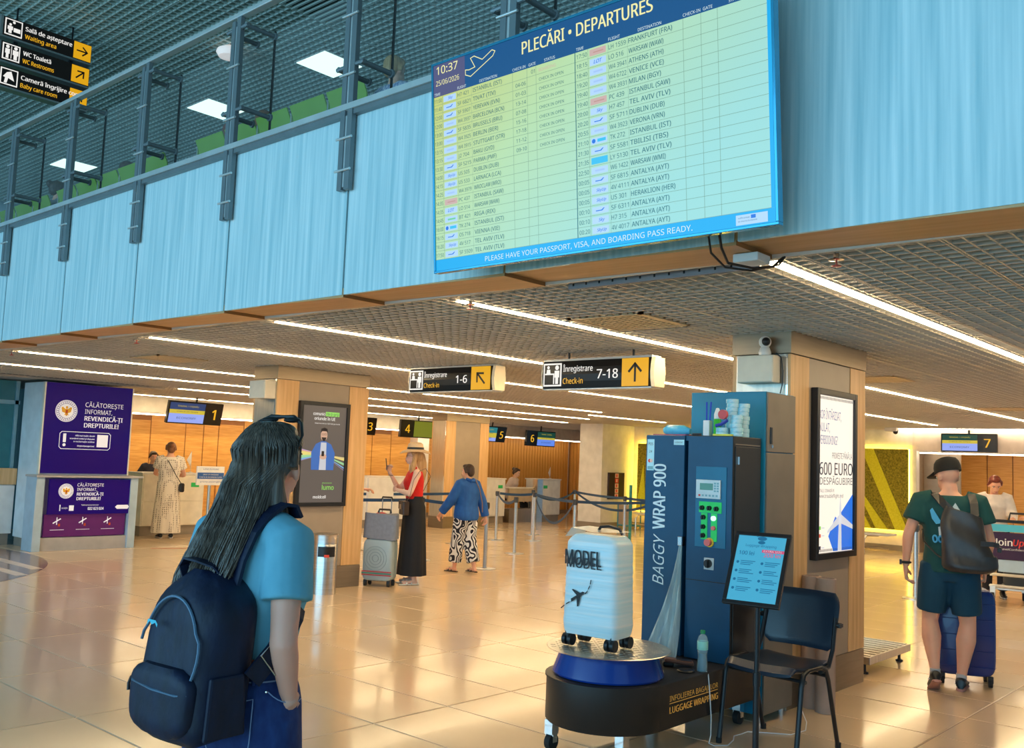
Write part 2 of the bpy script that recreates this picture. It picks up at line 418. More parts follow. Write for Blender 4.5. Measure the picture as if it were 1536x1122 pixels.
# ------------------------------------------------------------------ columns
def column(name, label, x0, x1, y0, y1, camera_face=True, H=CZ):
    t = thing(name, label, 'column', ((x0 + x1) / 2, (y0 + y1) / 2, 0))
    hx, hy = (x1 - x0) / 2, (y1 - y0) / 2; a = 0.14   # wooden corner strips are 0.3 wide on the long face
    build('core', MB().box(-hx + 0.03, hx - 0.03, -hy + 0.03, hy - 0.03, 0, H), taupe, t)
    build('plinth', MB().box(-hx, hx, -hy, hy, 0, 0.255), bronze, t, bevel=0.004)
    build('head_band', MB().box(-hx - 0.005, hx + 0.005, -hy - 0.005, hy + 0.005, 2.40, H + 0.01), bronze, t, bevel=0.003)
    for yy0, yy1 in ((-hy, -hy + 0.30), (hy - 0.30, hy)):
        build('oak_panel', MB().box(hx - 0.03, hx, yy0 + 0.002, yy1 - 0.002, 0.26, 2.395), oak, t)
        build('oak_panel', MB().box(-hx, -hx + 0.03, yy0 + 0.002, yy1 - 0.002, 0.26, 2.395), oak, t)
    for z0, z1 in ((0.26, 1.60), (1.604, 2.395)):
        build('taupe_panel', MB().box(hx - 0.032, hx - 0.004, -hy + 0.302, hy - 0.302, z0, z1), taupe, t)
    build('steel_sheet', MB().box(-hx + 0.03, hx - 0.035, -hy + 0.001, -hy + 0.03, 0.26, 2.395), steelh, t)
    build('corner_strip', MB().box(hx - 0.032, hx - 0.018, -hy - 0.004, -hy + 0.01, 0.26, 2.395), chrome, t)
    return t
column('column', 'oak and taupe clad column behind the tall grey cabinet, carrying the white lit poster', -3.34, -2.90, 6.12, 7.45)
column('column', 'oak and taupe clad column with the dark phone advert, beside the woman with the backpack', -9.55, -9.09, 6.23, 7.56)
c3 = column('column', 'oak column between the counter screens 4 and 5, behind the woman in blue', -15.75, -15.28, 15.0, 16.4)

# poster light boxes on the long faces
def lightbox(name, label, x, y0, y1, z0, z1, draw):
    pale = 'white' in label
    t = thing(name, label, 'light box', (x, y0, z0)); W, H = y1 - y0, z1 - z0
    f = MB().m(black); d = 0.045
    f.box(0, 0.05, 0, d, 0, H); f.box(0, 0.05, W - d, W, 0, H); f.box(0, 0.05, d, W - d, 0, d); f.box(0, 0.05, d, W - d, H - d, H)
    build('frame', f, None, t, bevel=0.003)
    build('lit_panel', MB().box(0, 0.03, d, W - d, d, H - d), emi('poster_paper_pale' if pale else 'poster_paper_dark', (1.0, 0.88, 0.74) if pale else (0.15, 0.12, 0.10), 1.1 if pale else 0.8), t)
    m_ = MB(); F = Face(m_, (0.0305, 0, 0), Y_, Z_); draw(F, W, H, d); build('poster_print', m_, None, t)
    return t
ink = emi('poster_ink', (0.05, 0.05, 0.07), 0.6); inkb = emi('poster_blue', (0.03, 0.20, 0.85), 0.9); inkn = emi('poster_navy', (0.10, 0.12, 0.42), 0.6)
grn = emi('poster_green', (0.35, 0.85, 0.15), 0.8); inkg = emi('poster_grey', (0.75, 0.76, 0.80), 0.9); inkr = emi('poster_red', (0.9, 0.15, 0.08), 0.8)
def poster_white(F, W, H, d):
    for i in range(26):
        F.rect(d + 0.01 + i * 0.0238, H - d - 0.028, d + 0.022 + i * 0.0238, H - d - 0.008, ink, 1)
        F.rect(d + 0.01 + i * 0.0238, d + 0.008, d + 0.022 + i * 0.0238, d + 0.026, ink, 1)
    F.text('ZBOR ÎNTÂRZIAT,', 0.03, 1.0, 0.062, inkn, w=0.42); F.text('ANULAT,', 0.03, 0.91, 0.062, inkn, w=0.22); F.text('OVERBOOKING?', 0.03, 0.82, 0.062, inkn, w=0.36)
    F.text('PRIMEȘTE PÂNĂ LA', W - d - 0.02, 0.72, 0.042, ink, w=0.36, align='r')
    F.text('600 EURO', W - d - 0.01, 0.60, 0.088, ink, w=0.59, align='r', bold=0.012); F.text('DESPĂGUBIRE', W - d - 0.01, 0.53, 0.050, ink, w=0.58, align='r')
    F.text('DETALII, COMANDĂ PE', 0.055, 0.475, 0.022, ink, w=0.28); F.text('www.troubleflight.md', 0.055, 0.435, 0.026, ink, w=0.44)
    F.poly([(0.42, 0.30), (W - d, 0.46), (W - d, 0.22), (0.55, 0.26)], inkb, 1); F.poly([(0.36, 0.30), (0.24, 0.16), (0.33, 0.05), (W - d, 0.05), (W - d, 0.245), (0.46, 0.25)], inkb, 1)
    F.poly([(0.405, 0.05), (0.475, 0.05), (0.462, 0.36), (0.445, 0.47), (0.43, 0.36)], inkg, 2); F.poly([(0.445, 0.32), (0.68, 0.23), (0.68, 0.20), (0.445, 0.25)], inkg, 2); F.poly([(0.445, 0.32), (0.22, 0.20), (0.22, 0.18), (0.445, 0.25)], inkg, 2)
    for z, mt in ((0.21, grn), (0.155, inkr), (0.07, ink)): F.rect(0.06, z, 0.11, z + 0.025, mt, 2); F.rect(0.12, z + 0.008, 0.17, z + 0.016, inkg, 2)
def poster_dark(F, W, H, d):
    sk = emi('poster_skin', (0.85, 0.52, 0.36), 0.7); jk = emi('poster_jacket', (0.07, 0.20, 0.62), 0.7); sh = emi('poster_shirt', (0.75, 0.78, 0.85), 0.7); hair = emi('poster_hair', (0.04, 0.02, 0.02), 0.3)
    F.text('comunici', W / 2, 1.055, 0.036, wprint, w=0.17, align='r', bold=0.01); F.rect(W / 2 + 0.01, 1.05, W / 2 + 0.21, 1.10, grn, 1); F.text('fără griji', W / 2 + 0.02, 1.06, 0.03, ink, w=0.18)
    F.text('oriunde în UE', W / 2, 1.0, 0.036, wprint, w=0.30, align='c', bold=0.01); F.text('internet de la 100 GB pe lună', W / 2 + 0.04, 0.955, 0.014, wprint, w=0.36, align='c')
    rb = [((0.55, 0.45, 0.75), 0.01), ((0.9, 0.45, 0.35), 0.015), ((1.0, 0.85, 0.25), 0.05), ((0.4, 0.8, 0.4), 0.035), ((0.25, 0.55, 0.9), 0.02), ((0.4, 0.3, 0.6), 0.01)]
    z = 0.66; fx, fz = W / 2, 0.60
    for i, (c, w) in enumerate(rb):
        mt = emi('rainbow_%s' % 'abcdef'[i], c, 0.75)
        F.poly([(d, z), (fx, fz), (d, z - w)], mt, 1); z -= w
    z = 0.56
    for i, (c, w) in enumerate(rb):
        mt = MATS['rainbow_' + 'abcdef'[i]]; F.poly([(W - d, z), (W - d, z + w * 0.8), (fx, fz)][::-1], mt, 1); z -= w * 1.1
    F.poly([(0.20, 0.42), (0.52, 0.42), (0.53, 0.62), (0.47, 0.72), (0.39, 0.755), (0.33, 0.755), (0.25, 0.72), (0.19, 0.62)], jk, 2)
    F.poly([(0.31, 0.42), (0.41, 0.42), (0.40, 0.74), (0.32, 0.74)], sh, 3)
    F.disc(0.36, 0.825, 0.048, sk, 3, ry=0.068); F.poly([(0.31, 0.85), (0.315, 0.90), (0.36, 0.915), (0.405, 0.90), (0.41, 0.85), (0.39, 0.872), (0.33, 0.872)], hair, 4)
    F.poly([(0.325, 0.80), (0.395, 0.80), (0.38, 0.762), (0.36, 0.755), (0.34, 0.762)], hair, 4); F.frame(0.325, 0.826, 0.356, 0.846, 0.003, hair, 5); F.frame(0.364, 0.826, 0.395, 0.846, 0.003, hair, 5)
    F.disc(0.36, 0.575, 0.05, sk, 4, ry=0.032); F.rect(0.335, 0.58, 0.372, 0.64, hair, 5)
    F.text('abonamente', 0.37, 0.262, 0.016, grn, w=0.14); F.text('lumo', 0.37, 0.19, 0.055, grn, w=0.17, bold=0.01); F.text('moldcell', W / 2 - 0.02, 0.09, 0.034, wprint, w=0.18, align='c', bold=0.015)
lightbox('poster_box', 'white lit poster reading 600 EURO on the column to the right of the chair', -2.90, 6.455, 7.175, 0.975, 2.19, poster_white)
lightbox('poster_box', 'dark lit advert with a man in a blue jacket on the left column', -9.09, 6.53, 7.25, 0.965, 2.175, poster_dark)

# white boxes and cameras on the columns
t = thing('junction_box', 'cream square box on the steel face of the right column under the white camera', 'wall box', (-3.09, 6.00, 2.19))
build('housing', MB().box(-0.15, 0.12, 0, 0.11, 0, 0.19), mat('cream_box', (0.80, 0.74, 0.62), 0.4), t, bevel=0.006); build('lid', MB().box(-0.145, 0.115, -0.006, 0, 0.005, 0.185), MATS['cream_box'], t, bevel=0.003)
t = thing('security_camera', 'round white camera with a dark eye standing on the cream box', 'camera', (-3.06, 6.055, 2.381))
mb = MB().m(white); mb.lathe([(0.040, 0), (0.045, 0.02), (0.032, 0.055), (0.02, 0.065)], n=20); build('foot', mb, None, t, smooth=True)
build('head', MB().m(white).ball((0, 0, 0.095), 0.043, 20, 12), None, t, smooth=True)
mb = MB().m(black); mb.ball((0.018, -0.022, 0.095), 0.030, 16, 10); build('lens', mb, None, t, smooth=True)
tag(build('power_cable', MB().tube([(-2.99, 6.08, 2.40), (-2.955, 6.09, 2.37), (-2.945, 6.10, 2.28), (-2.95, 6.10, 2.18), (-2.965, 6.10, 2.12)], 0.004, 6), black, smooth=True), 'thin black cable hanging beside the cream box on the right column', 'cable')
t = thing('wall_speaker', 'cream box speaker on the steel face of the left column, above the foreground woman', 'speaker', (-9.24, 6.08, 2.17))
build('housing', MB().box(-0.18, 0.13, 0, 0.145, 0, 0.2), MATS['cream_box'], t, bevel=0.006); build('grille', MB().box(-0.165, 0.115, -0.005, 0, 0.015, 0.185), MATS['cream_box'], t)

# ------------------------------------------------------------------ far walls
wl = struct('wall_left', MB().box(-18.62, -18.53, 7.3, 23.6, 0, CZ + 0.1), whitepaint)
build('bulkhead', MB().box(-18.53, -17.95, 7.9, 23.55, 2.24, CZ + 0.02), whitepaint, wl)
gy = 8.0; k = 0; widths = [0.62, 0.45, 0.62, 0.78, 0.42, 0.36]
while gy < 19.6:
    w_ = widths[k % 6]; build('wood_panel', MB().box(-18.53, -18.50, gy + 0.012, gy + w_ - 0.012, 0.1, 2.24 if k % 2 else 2.10), oakw, wl); gy += w_; k += 1
build('wall_backing', MB().box(-18.53, -18.515, 8.0, 19.7, 0.1, 2.24), oakd, wl)
build('dark_doorway', MB().box(-18.53, -18.50, 18.2, 19.3, 0.0, 2.1), mat('brown_door_recess', (0.16, 0.09, 0.045), 0.5), wl)
build('white_pier', MB().box(-18.53, -18.2, 16.85, 17.25, 0.0, 2.24), whitepaint, wl)
sl = None
for i in range(30):
    yy = 19.75 + i * 0.125
    if sl is None: sl = build('wood_slat', MB().box(-0.03, 0, 0, 0.105, 0.1, 2.24), oaks, wl, loc=(-18.47, yy, 0))
    else: link_copy(sl, wl, (-18.47, yy, 0))
wb = struct('wall_back', MB().box(-18.6, -14.6, 23.6, 23.7, 0, CZ + 0.1), oakd)
for i in range(32):
    link_copy(sl, wb, (-18.45 + 0.125 * i, 23.58, 0)).rotation_euler = (0, 0, R(-90))
struct('baseboard_left', MB().box(-18.53, -18.47, 7.9, 23.6, 0, 0.1), greyp)
# fat white pier with the fire cabinet
pr = struct('wall_pier', MB().box(-14.62, -13.92, 19.05, 20.5, 0.13, CZ + 0.02), mat('pier_white', (0.78, 0.76, 0.74), 0.5))
build('pier_plinth', MB().box(-14.64, -13.90, 19.03, 20.5, 0, 0.13), greyp, pr)
wf = struct('wall_far', MB().box(-13.92, -6.9, 20.42, 20.55, 0, CZ + 0.05), pinkwall)
build('seam_panel', MB().box(-13.6, -6.95, 20.405, 20.42, 2.2, 2.52), whitepaint, wf)
struct('baseboard_far', MB().box(-13.9, -6.9, 20.395, 20.42, 0, 0.12), greyp)
struct('trim_2', MB().box(-6.9, 2.5, 20.40, 20.52, 2.09, CZ + 0.02), pinkwall)
struct('trim_3', MB().box(-7.08, -6.86, 20.38, 20.56, 0, 2.12), white)
wr = struct('wall_right', MB().box(-7.2, 3.0, 23.0, 23.1, 0, 2.6), oakd)
gx = -7.1; k = 0
while gx < 2.6:
    w_ = [0.9, 0.52, 0.86, 0.5][k % 4]; build('wood_panel', MB().box(gx + 0.012, gx + w_ - 0.012, 22.97, 23.0, 0.1, 2.12), oakw, wr); gx += w_; k += 1
build('niche_side', MB().box(-6.95, -6.9, 20.56, 23.0, 0, 2.1), mat('niche_metal', (0.36, 0.29, 0.22), 0.35, 0.4), wr)
build('niche_panel', MB().box(-6.88, -6.15, 20.9, 20.95, 0, 2.06), MATS['niche_metal'], wr)
build('niche_ceiling', MB().box(-7, 3, 20.5, 23.1, 2.12, 2.16), whitepaint, wr)

# fire cabinet
t = thing('fire_cabinet', 'black framed cabinet with red fire symbols on the side of the white pier', 'fire cabinet', (-13.92, 19.3, 0.70))
build('frame', MB().box(0, 0.05, 0, 0.66, 0, 0.66), mat('dark_glass_box', (0.05, 0.03, 0.03), 0.15), t, bevel=0.004)
m_ = MB(); F = Face(m_, (0.0505, 0, 0), Y_, Z_, 0.003); pk = mat('pictogram_pink', (0.85, 0.55, 0.48), 0.5); rd = mat('pictogram_red', (0.75, 0.05, 0.04), 0.5)
for i, mt in enumerate((pk, pk, pk, rd, pk)): F.rect(0.25, 0.03 + i * 0.125, 0.40, 0.14 + i * 0.125, mt, 1); F.rect(0.29, 0.05 + i * 0.125, 0.35, 0.12 + i * 0.125, rd if mt is pk else pk, 2)
build('pictograms', m_, None, t)

# moss panels with yellow light
mossm = mat('moss_relief', (0.16, 0.15, 0.010), 0.9, col2=(0.50, 0.40, 0.03), scale=(30, 30, 30), bump=0.8, detail=8)
mossy = mat('pale_moss_stripe', (0.80, 0.74, 0.02), 0.9, col2=(0.95, 0.88, 0.05), scale=(30, 30, 30), bump=0.6, detail=8)
yled = mat('yellow_led_edge', (1, 0.85, 0.2), 0.4, emis=12.0, emis_col=(1.0, 0.74, 0.08), vary=0.01)
def moss(label, x0, x1, z0, z1, stripes):
    t = thing('moss_panel', label, 'moss panel', (x0, 20.40, z0)); W, H = x1 - x0, z1 - z0
    build('board', MB().box(0.02, W - 0.02, -0.05, 0, 0.02, H - 0.02), white, t)
    mb = MB().m(mossm); mb.box(0, W, -0.11, -0.05, 0, H); build('moss', mb, None, t, bevel=0.02)
    for a, b, c, d in stripes: build('moss_stripe', MB().prism([(a, 0.0), (b, 0.0), (d, H), (c, H)] if c is not None else [(a, 0), (b, 0), (d, H * 0.68)], (0, -0.03, 0), (0, -0.11, 0)), mossy, t, bevel=0.008)
    for nm, bx in (('edge_light', (W - 0.02, W, -0.045, -0.01, 0, H)), ('edge_light', (0, 0.02, -0.045, -0.01, 0, H)), ('edge_light', (0, W, -0.045, -0.01, H - 0.02, H)), ('edge_light', (0, W, -0.045, -0.01, 0, 0.02))):
        build(nm, MB().box(*bx), yled, t)
    return t
moss('yellow lit moss panel with pale slanting stripes, right of the poster column', -9.6, -7.0, 0.44, 2.12, [(2.35, 2.6, 1.62, 1.88), (1.95, 2.2, None, 1.35), (1.60, 1.85, None, 1.2), (0.9, 1.25, 0.2, 0.5)])
moss('yellow lit moss panel partly hidden behind the wrapping machine', -13.72, -11.2, 0.44, 2.12, [(2.0, 2.25, 1.3, 1.5), (1.2, 1.5, 0.5, 0.8), (0.0, 0.3, None, 0.2)])
# benches under the moss
def bench(label, x0, x1, y):
    t = thing('bench', label, 'bench', ((x0 + x1) / 2, y, 0)); h = (x1 - x0) / 2
    build('seat', MB().box(-h, h, -0.25, 0.22, 0.37, 0.41), white, t, bevel=0.01)
    build('rail', MB().tube([(-h, -0.22, 0.13), (h, -0.22, 0.13)], 0.018, 8), steel, t, smooth=True)
    for k in range(int(2 * h / 0.62) + 1):
        xx = -h + 0.1 + 0.62 * k
        build('leg', MB().tube([(xx, -0.23, 0), (xx, -0.23, 0.27), (xx + 0.05, -0.2, 0.36), (xx + 0.25, -0.1, 0.365)], 0.022, 8), steel, t, smooth=True)
bench('white bench on steel legs under the moss panel right of the poster column', -9.4, -6.95, 19.3)
bench('white bench on steel legs under the moss panel behind the wrapping machine', -13.4, -11.0, 19.9)

# ------------------------------------------------------------------ check-in counters
cream = mat('cream_laminate', (0.84, 0.80, 0.70), 0.4); grs = mat('green_sticker', (0.02, 0.42, 0.10), 0.5, emis=0.1)
def desk(label, x, y0, y1, mt=white, sticker=None, loc=True):
    t = thing('check_in_desk', label, 'counter', (x, y0, 0)); W = y1 - y0
    build('body', MB().box(-0.55, 0, 0, W, 0.17, 1.08), mt, t, bevel=0.006); build('plinth', MB().box(-0.53, -0.03, 0.02, W - 0.02, 0, 0.17), greyp, t)
    build('top', MB().box(-0.58, 0.02, -0.02, W + 0.02, 1.08, 1.11), white, t, bevel=0.005)
    build('front_panel', MB().box(0, 0.014, 0.02, W - 0.02, 0.19, 0.60), mt, t, bevel=0.003); build('front_panel', MB().box(0, 0.014, 0.02, W - 0.02, 0.612, 1.07), mt, t, bevel=0.003)
    if sticker is not None: build('sticker', MB().box(0.014, 0.018, sticker, sticker + 0.16, 0.86, 0.94), grs, t)
    return t
desk('cream check-in desk under screen 1 where the woman in the dotted dress stands', -16.0, 8.30, 9.50, cream, 0.93)
desk('white check-in desk under screen 4 behind the woman in red', -16.0, 13.3, 14.9)
desk('white check-in desk under screen 5, left of the seated agent', -16.0, 16.95, 17.85, white, 0.62)
desk('white check-in desk under screen 6 with a small flag on top', -16.0, 19.28, 20.05, white, 0.05)
t = thing('agent_desk', 'low brown desk with a sloping cream screen in front of the seated agent', 'desk', (-16.0, 17.95, 0))
build('desk_front', MB().box(-0.06, 0, 0.05, 1.0, 0.52, 0.86), mat('tan_desk', (0.50, 0.40, 0.27), 0.5), t, bevel=0.02)
build('desk_slope', MB().prism([(1.0, 0.52), (1.25, 0.52), (1.25, 1.08), (1.18, 1.08), (1.0, 0.86)], (0.06, 0, 0), (-0.06, 0, 0), Y_, Z_), MATS['tan_desk'], t)
build('desk_top', MB().box(-0.35, 0.0, 0.05, 1.25, 0.86, 0.88), cream, t)
build('desk_leg', MB().cyl((-0.03, 0.9, 0), (-0.03, 0.9, 0.52), 0.02), black, t); build('belt_housing', MB().box(-0.30, 0.05, 0.02, 1.2, 0, 0.35), steelh, t)
build('steel_post', MB().box(-0.1, 0.06, 1.08, 1.3, 0, 1.1), steel, t)
t = thing('office_chair', 'black office chair back beside the seated agent at desk 6', 'chair', (-17.0, 18.25, 0))
build('backrest', MB().box(-0.05, 0.05, -0.22, 0.22, 0.55, 1.05), black, t, bevel=0.04); build('seat', MB().box(-0.05, 0.4, -0.22, 0.22, 0.45, 0.52), black, t, bevel=0.03); build('column', MB().cyl((0.2, 0, 0.06), (0.2, 0, 0.45), 0.03), black, t)
build('base', MB().tube([(0.5, 0, 0.04), (-0.1, 0, 0.04)], 0.03).tube([(0.2, 0.3, 0.04), (0.2, -0.3, 0.04)], 0.03), black, t)

def flag(label, loc, h=0.32):
    t = thing('desk_flag', label, 'flag', loc); build('pole', MB().cyl((0, 0, 0), (0, 0, h), 0.006, n=8), steel, t); build('foot', MB().lathe([(0.04, 0), (0.04, 0.015), (0.01, 0.02)], n=14), white, t)
    build('cloth', MB().prism([(-0.005, h - 0.01), (-0.09, h - 0.16), (-0.02, h - 0.27), (0.005, h - 0.2)], (0.006, 0, 0), (0, 0, 0), Y_, Z_), paintw, t)
flag('small white pennant standing on the cream desk beside the information sign', (-16.2, 9.32, 1.11), 0.40)
flag('small white pennant standing on the desk under screen 6', (-16.2, 19.85, 1.11))

# hanging screens over the counters
sblue = emi('screen_blue', (0.15, 0.30, 0.95), 0.9); snavy = emi('screen_navy', (0.02, 0.06, 0.20), 0.8); sgold = emi('screen_gold', (0.75, 0.60, 0.06), 0.8)
sdim = emi('screen_olive', (0.22, 0.24, 0.02), 0.8); sgreen = emi('screen_dark_green', (0.01, 0.07, 0.05), 0.8); steal = emi('screen_teal', (0.03, 0.25, 0.28), 0.8); slil = emi('screen_periwinkle', (0.32, 0.42, 0.95), 0.95)
screenoff = mat('screen_blank', (0.02, 0.018, 0.016), 0.15)
def hscreen(num, label, x, y0, y1, z0, z1, numleft, cols, face='x', tilt=8):
    # a black bar with a monitor and a number, hung from the ceiling on a stalk
    t = thing('counter_screen', label, 'screen', (x, (y0 + y1) / 2, z1) if face == 'x' else ((y0 + y1) / 2, x, z1), 0 if face == 'x' else R(-90))
    W, H = y1 - y0, z1 - z0
    t.rotation_euler = (0, R(tilt), 0) if face == 'x' else (R(tilt), 0, R(0))
    U = Y_ if face == 'x' else X_; O = V((0, -W / 2, -H)) if face == 'x' else V((-W / 2, 0, -H)); Nn = V((1, 0, 0)) if face == 'x' else V((0, -1, 0))
    mb = MB(); mb.obox(O + U * W / 2 + Z_ * H / 2 - Nn * 0.04, U * W / 2, Nn * 0.04, Z_ * H / 2); build('housing', mb, screenblk, t, bevel=0.008)
    m_ = MB(); F = Face(m_, O + Nn * 0.0015, U, Z_, 0.003); sx0, sx1 = (W * 0.36, W - 0.025) if numleft else (0.025, W * 0.66)
    h = H - 0.05; z = 0.025
    for mt, fr in cols: F.rect(sx0, z, sx1, z + h * fr, mt, 1); z += h * fr
    F.text(str(num), W * 0.18 if numleft else W * 0.83, H * 0.26, H * 0.46, amber, align='c', bold=0.02)
    mid = (sx0 + sx1) / 2
    if len(cols) == 3:
        F.text('TERMINAL 1 CHIȘINĂU', mid, H * 0.76, H * 0.07, sgold, w=(sx1 - sx0) * 0.6, align='c'); F.text('CHECK-IN OPEN', mid, H * 0.53, H * 0.05, ink, w=(sx1 - sx0) * 0.6, align='c'); F.text('ECONOMY', mid, H * 0.22, H * 0.09, snavy, w=(sx1 - sx0) * 0.55, align='c')
    build('display', m_, None, t)
    mb = MB(); mb.cyl(O + U * W / 2 + Z_ * H - Nn * 0.04, O + U * W / 2 + Z_ * (H + max(0.06, 2.57 - z1)) - Nn * 0.04, 0.02, n=10); build('stalk', mb, black, t)
hscreen(1, 'hanging screen with the yellow number 1 above the cream desk', -17.0, 9.25, 10.42, 2.02, 2.46, False, [(slil, 0.45), (sgold, 0.2), (snavy, 0.35)], tilt=12)
hscreen(3, 'hanging sign with the yellow number 3, half hidden by the left column', -17.2, 13.5, 14.60, 2.02, 2.43, False, [(screenoff, 1.0)], tilt=8)
hscreen(4, 'hanging screen with the number 4 and an olive display above the hat', -17.2, 15.36, 16.54, 2.02, 2.45, True, [(sdim, 1.0)], tilt=4)
hscreen(5, 'hanging screen with the number 5, right of the third column', -17.2, 18.05, 19.18, 2.02, 2.44, False, [(slil, 0.25), (sgold, 0.35), (steal, 0.4)], tilt=12)
hscreen(6, 'hanging screen with the number 6 above the seated agent', -17.2, 20.02, 21.27, 1.98, 2.41, True, [(sblue, 0.45), (sgold, 0.15), (sgreen, 0.4)], tilt=4)
hscreen(7, 'hanging screen with the yellow number 7 on the right', 20.3, -6.35, -5.30, 2.09, 2.46, False, [(slil, 0.45), (sgold, 0.2), (sgreen, 0.35)], face='y', tilt=0)

# ------------------------------------------------------------------ ceiling lights, vents, small ceiling things
LEDS = [(-1.985, 3.97, 16.9, 'running from beneath the departures board towards the man with the cap'), (-4.066, 4.05, 17.9, 'passing above the sign to gates 7-18'), (-5.97, 4.05, 18.8, 'passing over the sign for desks 7-18'), (-7.95, 4.1, 14.0, 'passing behind the sign for desks 1-6'),
        (-10.73, 4.07, 14.6, 'just beyond the left column'), (-12.75, 4.0, 16.9, 'second beyond the left column'), (-14.62, 8.1, 18.5, 'third beyond the left column, above the purple board'), (-17.4, 7.9, 17.6, 'farthest left, along the check-in bulkhead'), (-11.6, 15.4, 18.2, 'short one above desk 6')]
for x, y0, y1, w in LEDS:
    t = thing('strip_light', 'long white strip light, ' + w, 'strip light', (x, (y0 + y1) / 2, CZ)); h = (y1 - y0) / 2
    build('profile', MB().box(-0.034, 0.034, -h, h, -0.004, 0.05), white, t); build('diffuser', MB().box(-0.027, 0.027, -h, h, -0.010, -0.004), led, t)
def ledbar(label, x0, x1, y0, y1, z):
    t = thing('strip_light', label, 'strip light', ((x0 + x1) / 2, (y0 + y1) / 2, z)); a, b = (x1 - x0) / 2, (y1 - y0) / 2
    build('profile', MB().box(-a, a, -b, b, 0, 0.02), white, t); build('diffuser', MB().box(-a + 0.002, a - 0.002, -b + 0.002, b - 0.002, -0.022, 0), ledw, t)
ledbar('thin strip light along the foot of the bulkhead over the wooden wall on the left', -17.97, -17.93, 8.0, 23.4, 2.215)
ledbar('thin strip light under the bulkhead above counter 7', -6.8, 2.4, 20.40, 20.44, 2.065)
ledbar('strip light inside the niche behind counter 7', -6.6, 2.4, 21.6, 21.66, 2.10)
ledbar('thin strip light along the ceiling edge above screen 7', -7.3, 2.4, 20.28, 20.32, 2.56)
ventm = mat('cream_vent_metal', (0.66, 0.52, 0.33), 0.45)
vl = ['above the sign for desks 7-18', 'left of the left column', 'right of the poster column', 'far right, near screen 7', 'beyond the sign for desks 1-6']
for k, (x0, x1, y0, y1) in enumerate(VENTS):
    t = thing('ceiling_vent', 'square cream ceiling vent with slotted grille, ' + vl[k], 'vent', ((x0 + x1) / 2, (y0 + y1) / 2, CZ)); a = (x1 - x0) / 2
    mb = MB(); mb.box(-a, a, -a, -a + 0.03, -0.008, 0.03); mb.box(-a, a, a - 0.03, a, -0.008, 0.03); mb.box(-a, -a + 0.03, -a, a, -0.008, 0.03); mb.box(a - 0.03, a, -a, a, -0.008, 0.03); build('frame', mb, ventm, t)
    mb = MB()
    for i in range(1, 11): q = -a + 2 * a * i / 11; mb.box(q - 0.011, q + 0.011, -a, a, -0.004, 0.012); mb.box(-a, a, q - 0.011, q + 0.011, -0.003, 0.011)
    build('grille', mb, ventm, t); build('backing', MB().box(-a, a, -a, a, 0.06, 0.065), mat('vent_back', (0.10, 0.07, 0.04), 0.8), t)
for k, (x, y) in enumerate(((-8.1, 4.05), (-4.0, 4.08), (-1.68, 3.98), (-10.7, 3.98))):
    t = thing('sprinkler', 'small red-tipped sprinkler head, ' + ['near the strip light beyond the sixth panel seam', 'at the near end of the second strip light', 'right of the nearest strip light', 'at the far left near the soffit'][k], 'sprinkler', (x, y, CZ - 0.05))
    build('pipe', MB().cyl((0, 0, 0.02), (0, 0, 0.12), 0.012, n=10), chrome, t); build('rose', MB().lathe([(0.03, 0.025), (0.035, 0.02), (0.01, 0.015)], n=12), chrome, t); build('deflector', MB().lathe([(0.004, -0.012), (0.022, -0.01), (0.022, -0.006), (0.004, 0.0), (0.004, 0.02)], n=10), mat('red_glass', (0.5, 0.05, 0.03), 0.3), t)
for x, y, w in ((-9.97, 7.9, 'just right of the left column'), (-17.3, 10.2, 'above screen 1')):
    t = thing('ceiling_spot', 'small round ceiling spot ' + w, 'spotlight', (x, y, CZ)); build('ring', MB().lathe([(0.05, 0.01), (0.05, -0.012), (0.035, -0.014)], n=18), white if x > -15 else black, t, smooth=True); build('lamp', MB().lathe([(0.034, -0.013), (0.001, -0.013)], n=16), ledw if x > -15 else black, t)
t = thing('dome_camera', 'small dark dome camera hanging at the end of the ceiling by the yellow moss panel', 'camera', (-7.2, 19.9, CZ - 0.02)); build('mount', MB().box(-0.12, 0.12, -0.07, 0.07, -0.06, 0.02), white, t, bevel=0.01); build('dome', MB().ball((0.08, 0, -0.07), 0.05, 14, 8), black, t, smooth=True)
# upper hall ceiling lights
uled = mat('upper_panel_diffuser', (0.9, 0.9, 0.85), 0.5, emis=1.1, emis_col=(0.62, 0.95, 0.85), vary=0.25, scale=(16, 16, 16))
for k, (x0, x1, y0, y1) in enumerate(UL):
    t = thing('ceiling_panel_light', 'square recessed light in the upper ceiling, seen %s' % ['above the green seats beside the second post', 'between the second and third posts', 'at the far left', 'at the top edge, left of the departures board'][k], 'ceiling light', ((x0 + x1) / 2, (y0 + y1) / 2, UZ)); a = (x1 - x0) / 2
    if k == 3:
        mb = MB()
        for i in range(9): q = -a + 2 * a * i / 8; mb.box(-a, a, q - 0.012, q + 0.012, -0.004, 0.02)
        build('grille', mb, gridu, t); t['label'] = 'square slatted vent in the upper ceiling at the top edge, left of the departures board'; t['category'] = 'vent'
        build('frame', MB().box(-a, a, -a, a, 0.03, 0.04), darku, t); continue
    build('frame', MB().box(-a, a, -a, a, 0.0, 0.03), white, t); build('diffuser', MB().box(-a + 0.02, a - 0.02, -a + 0.02, a - 0.02, -0.006, 0), uled, t)
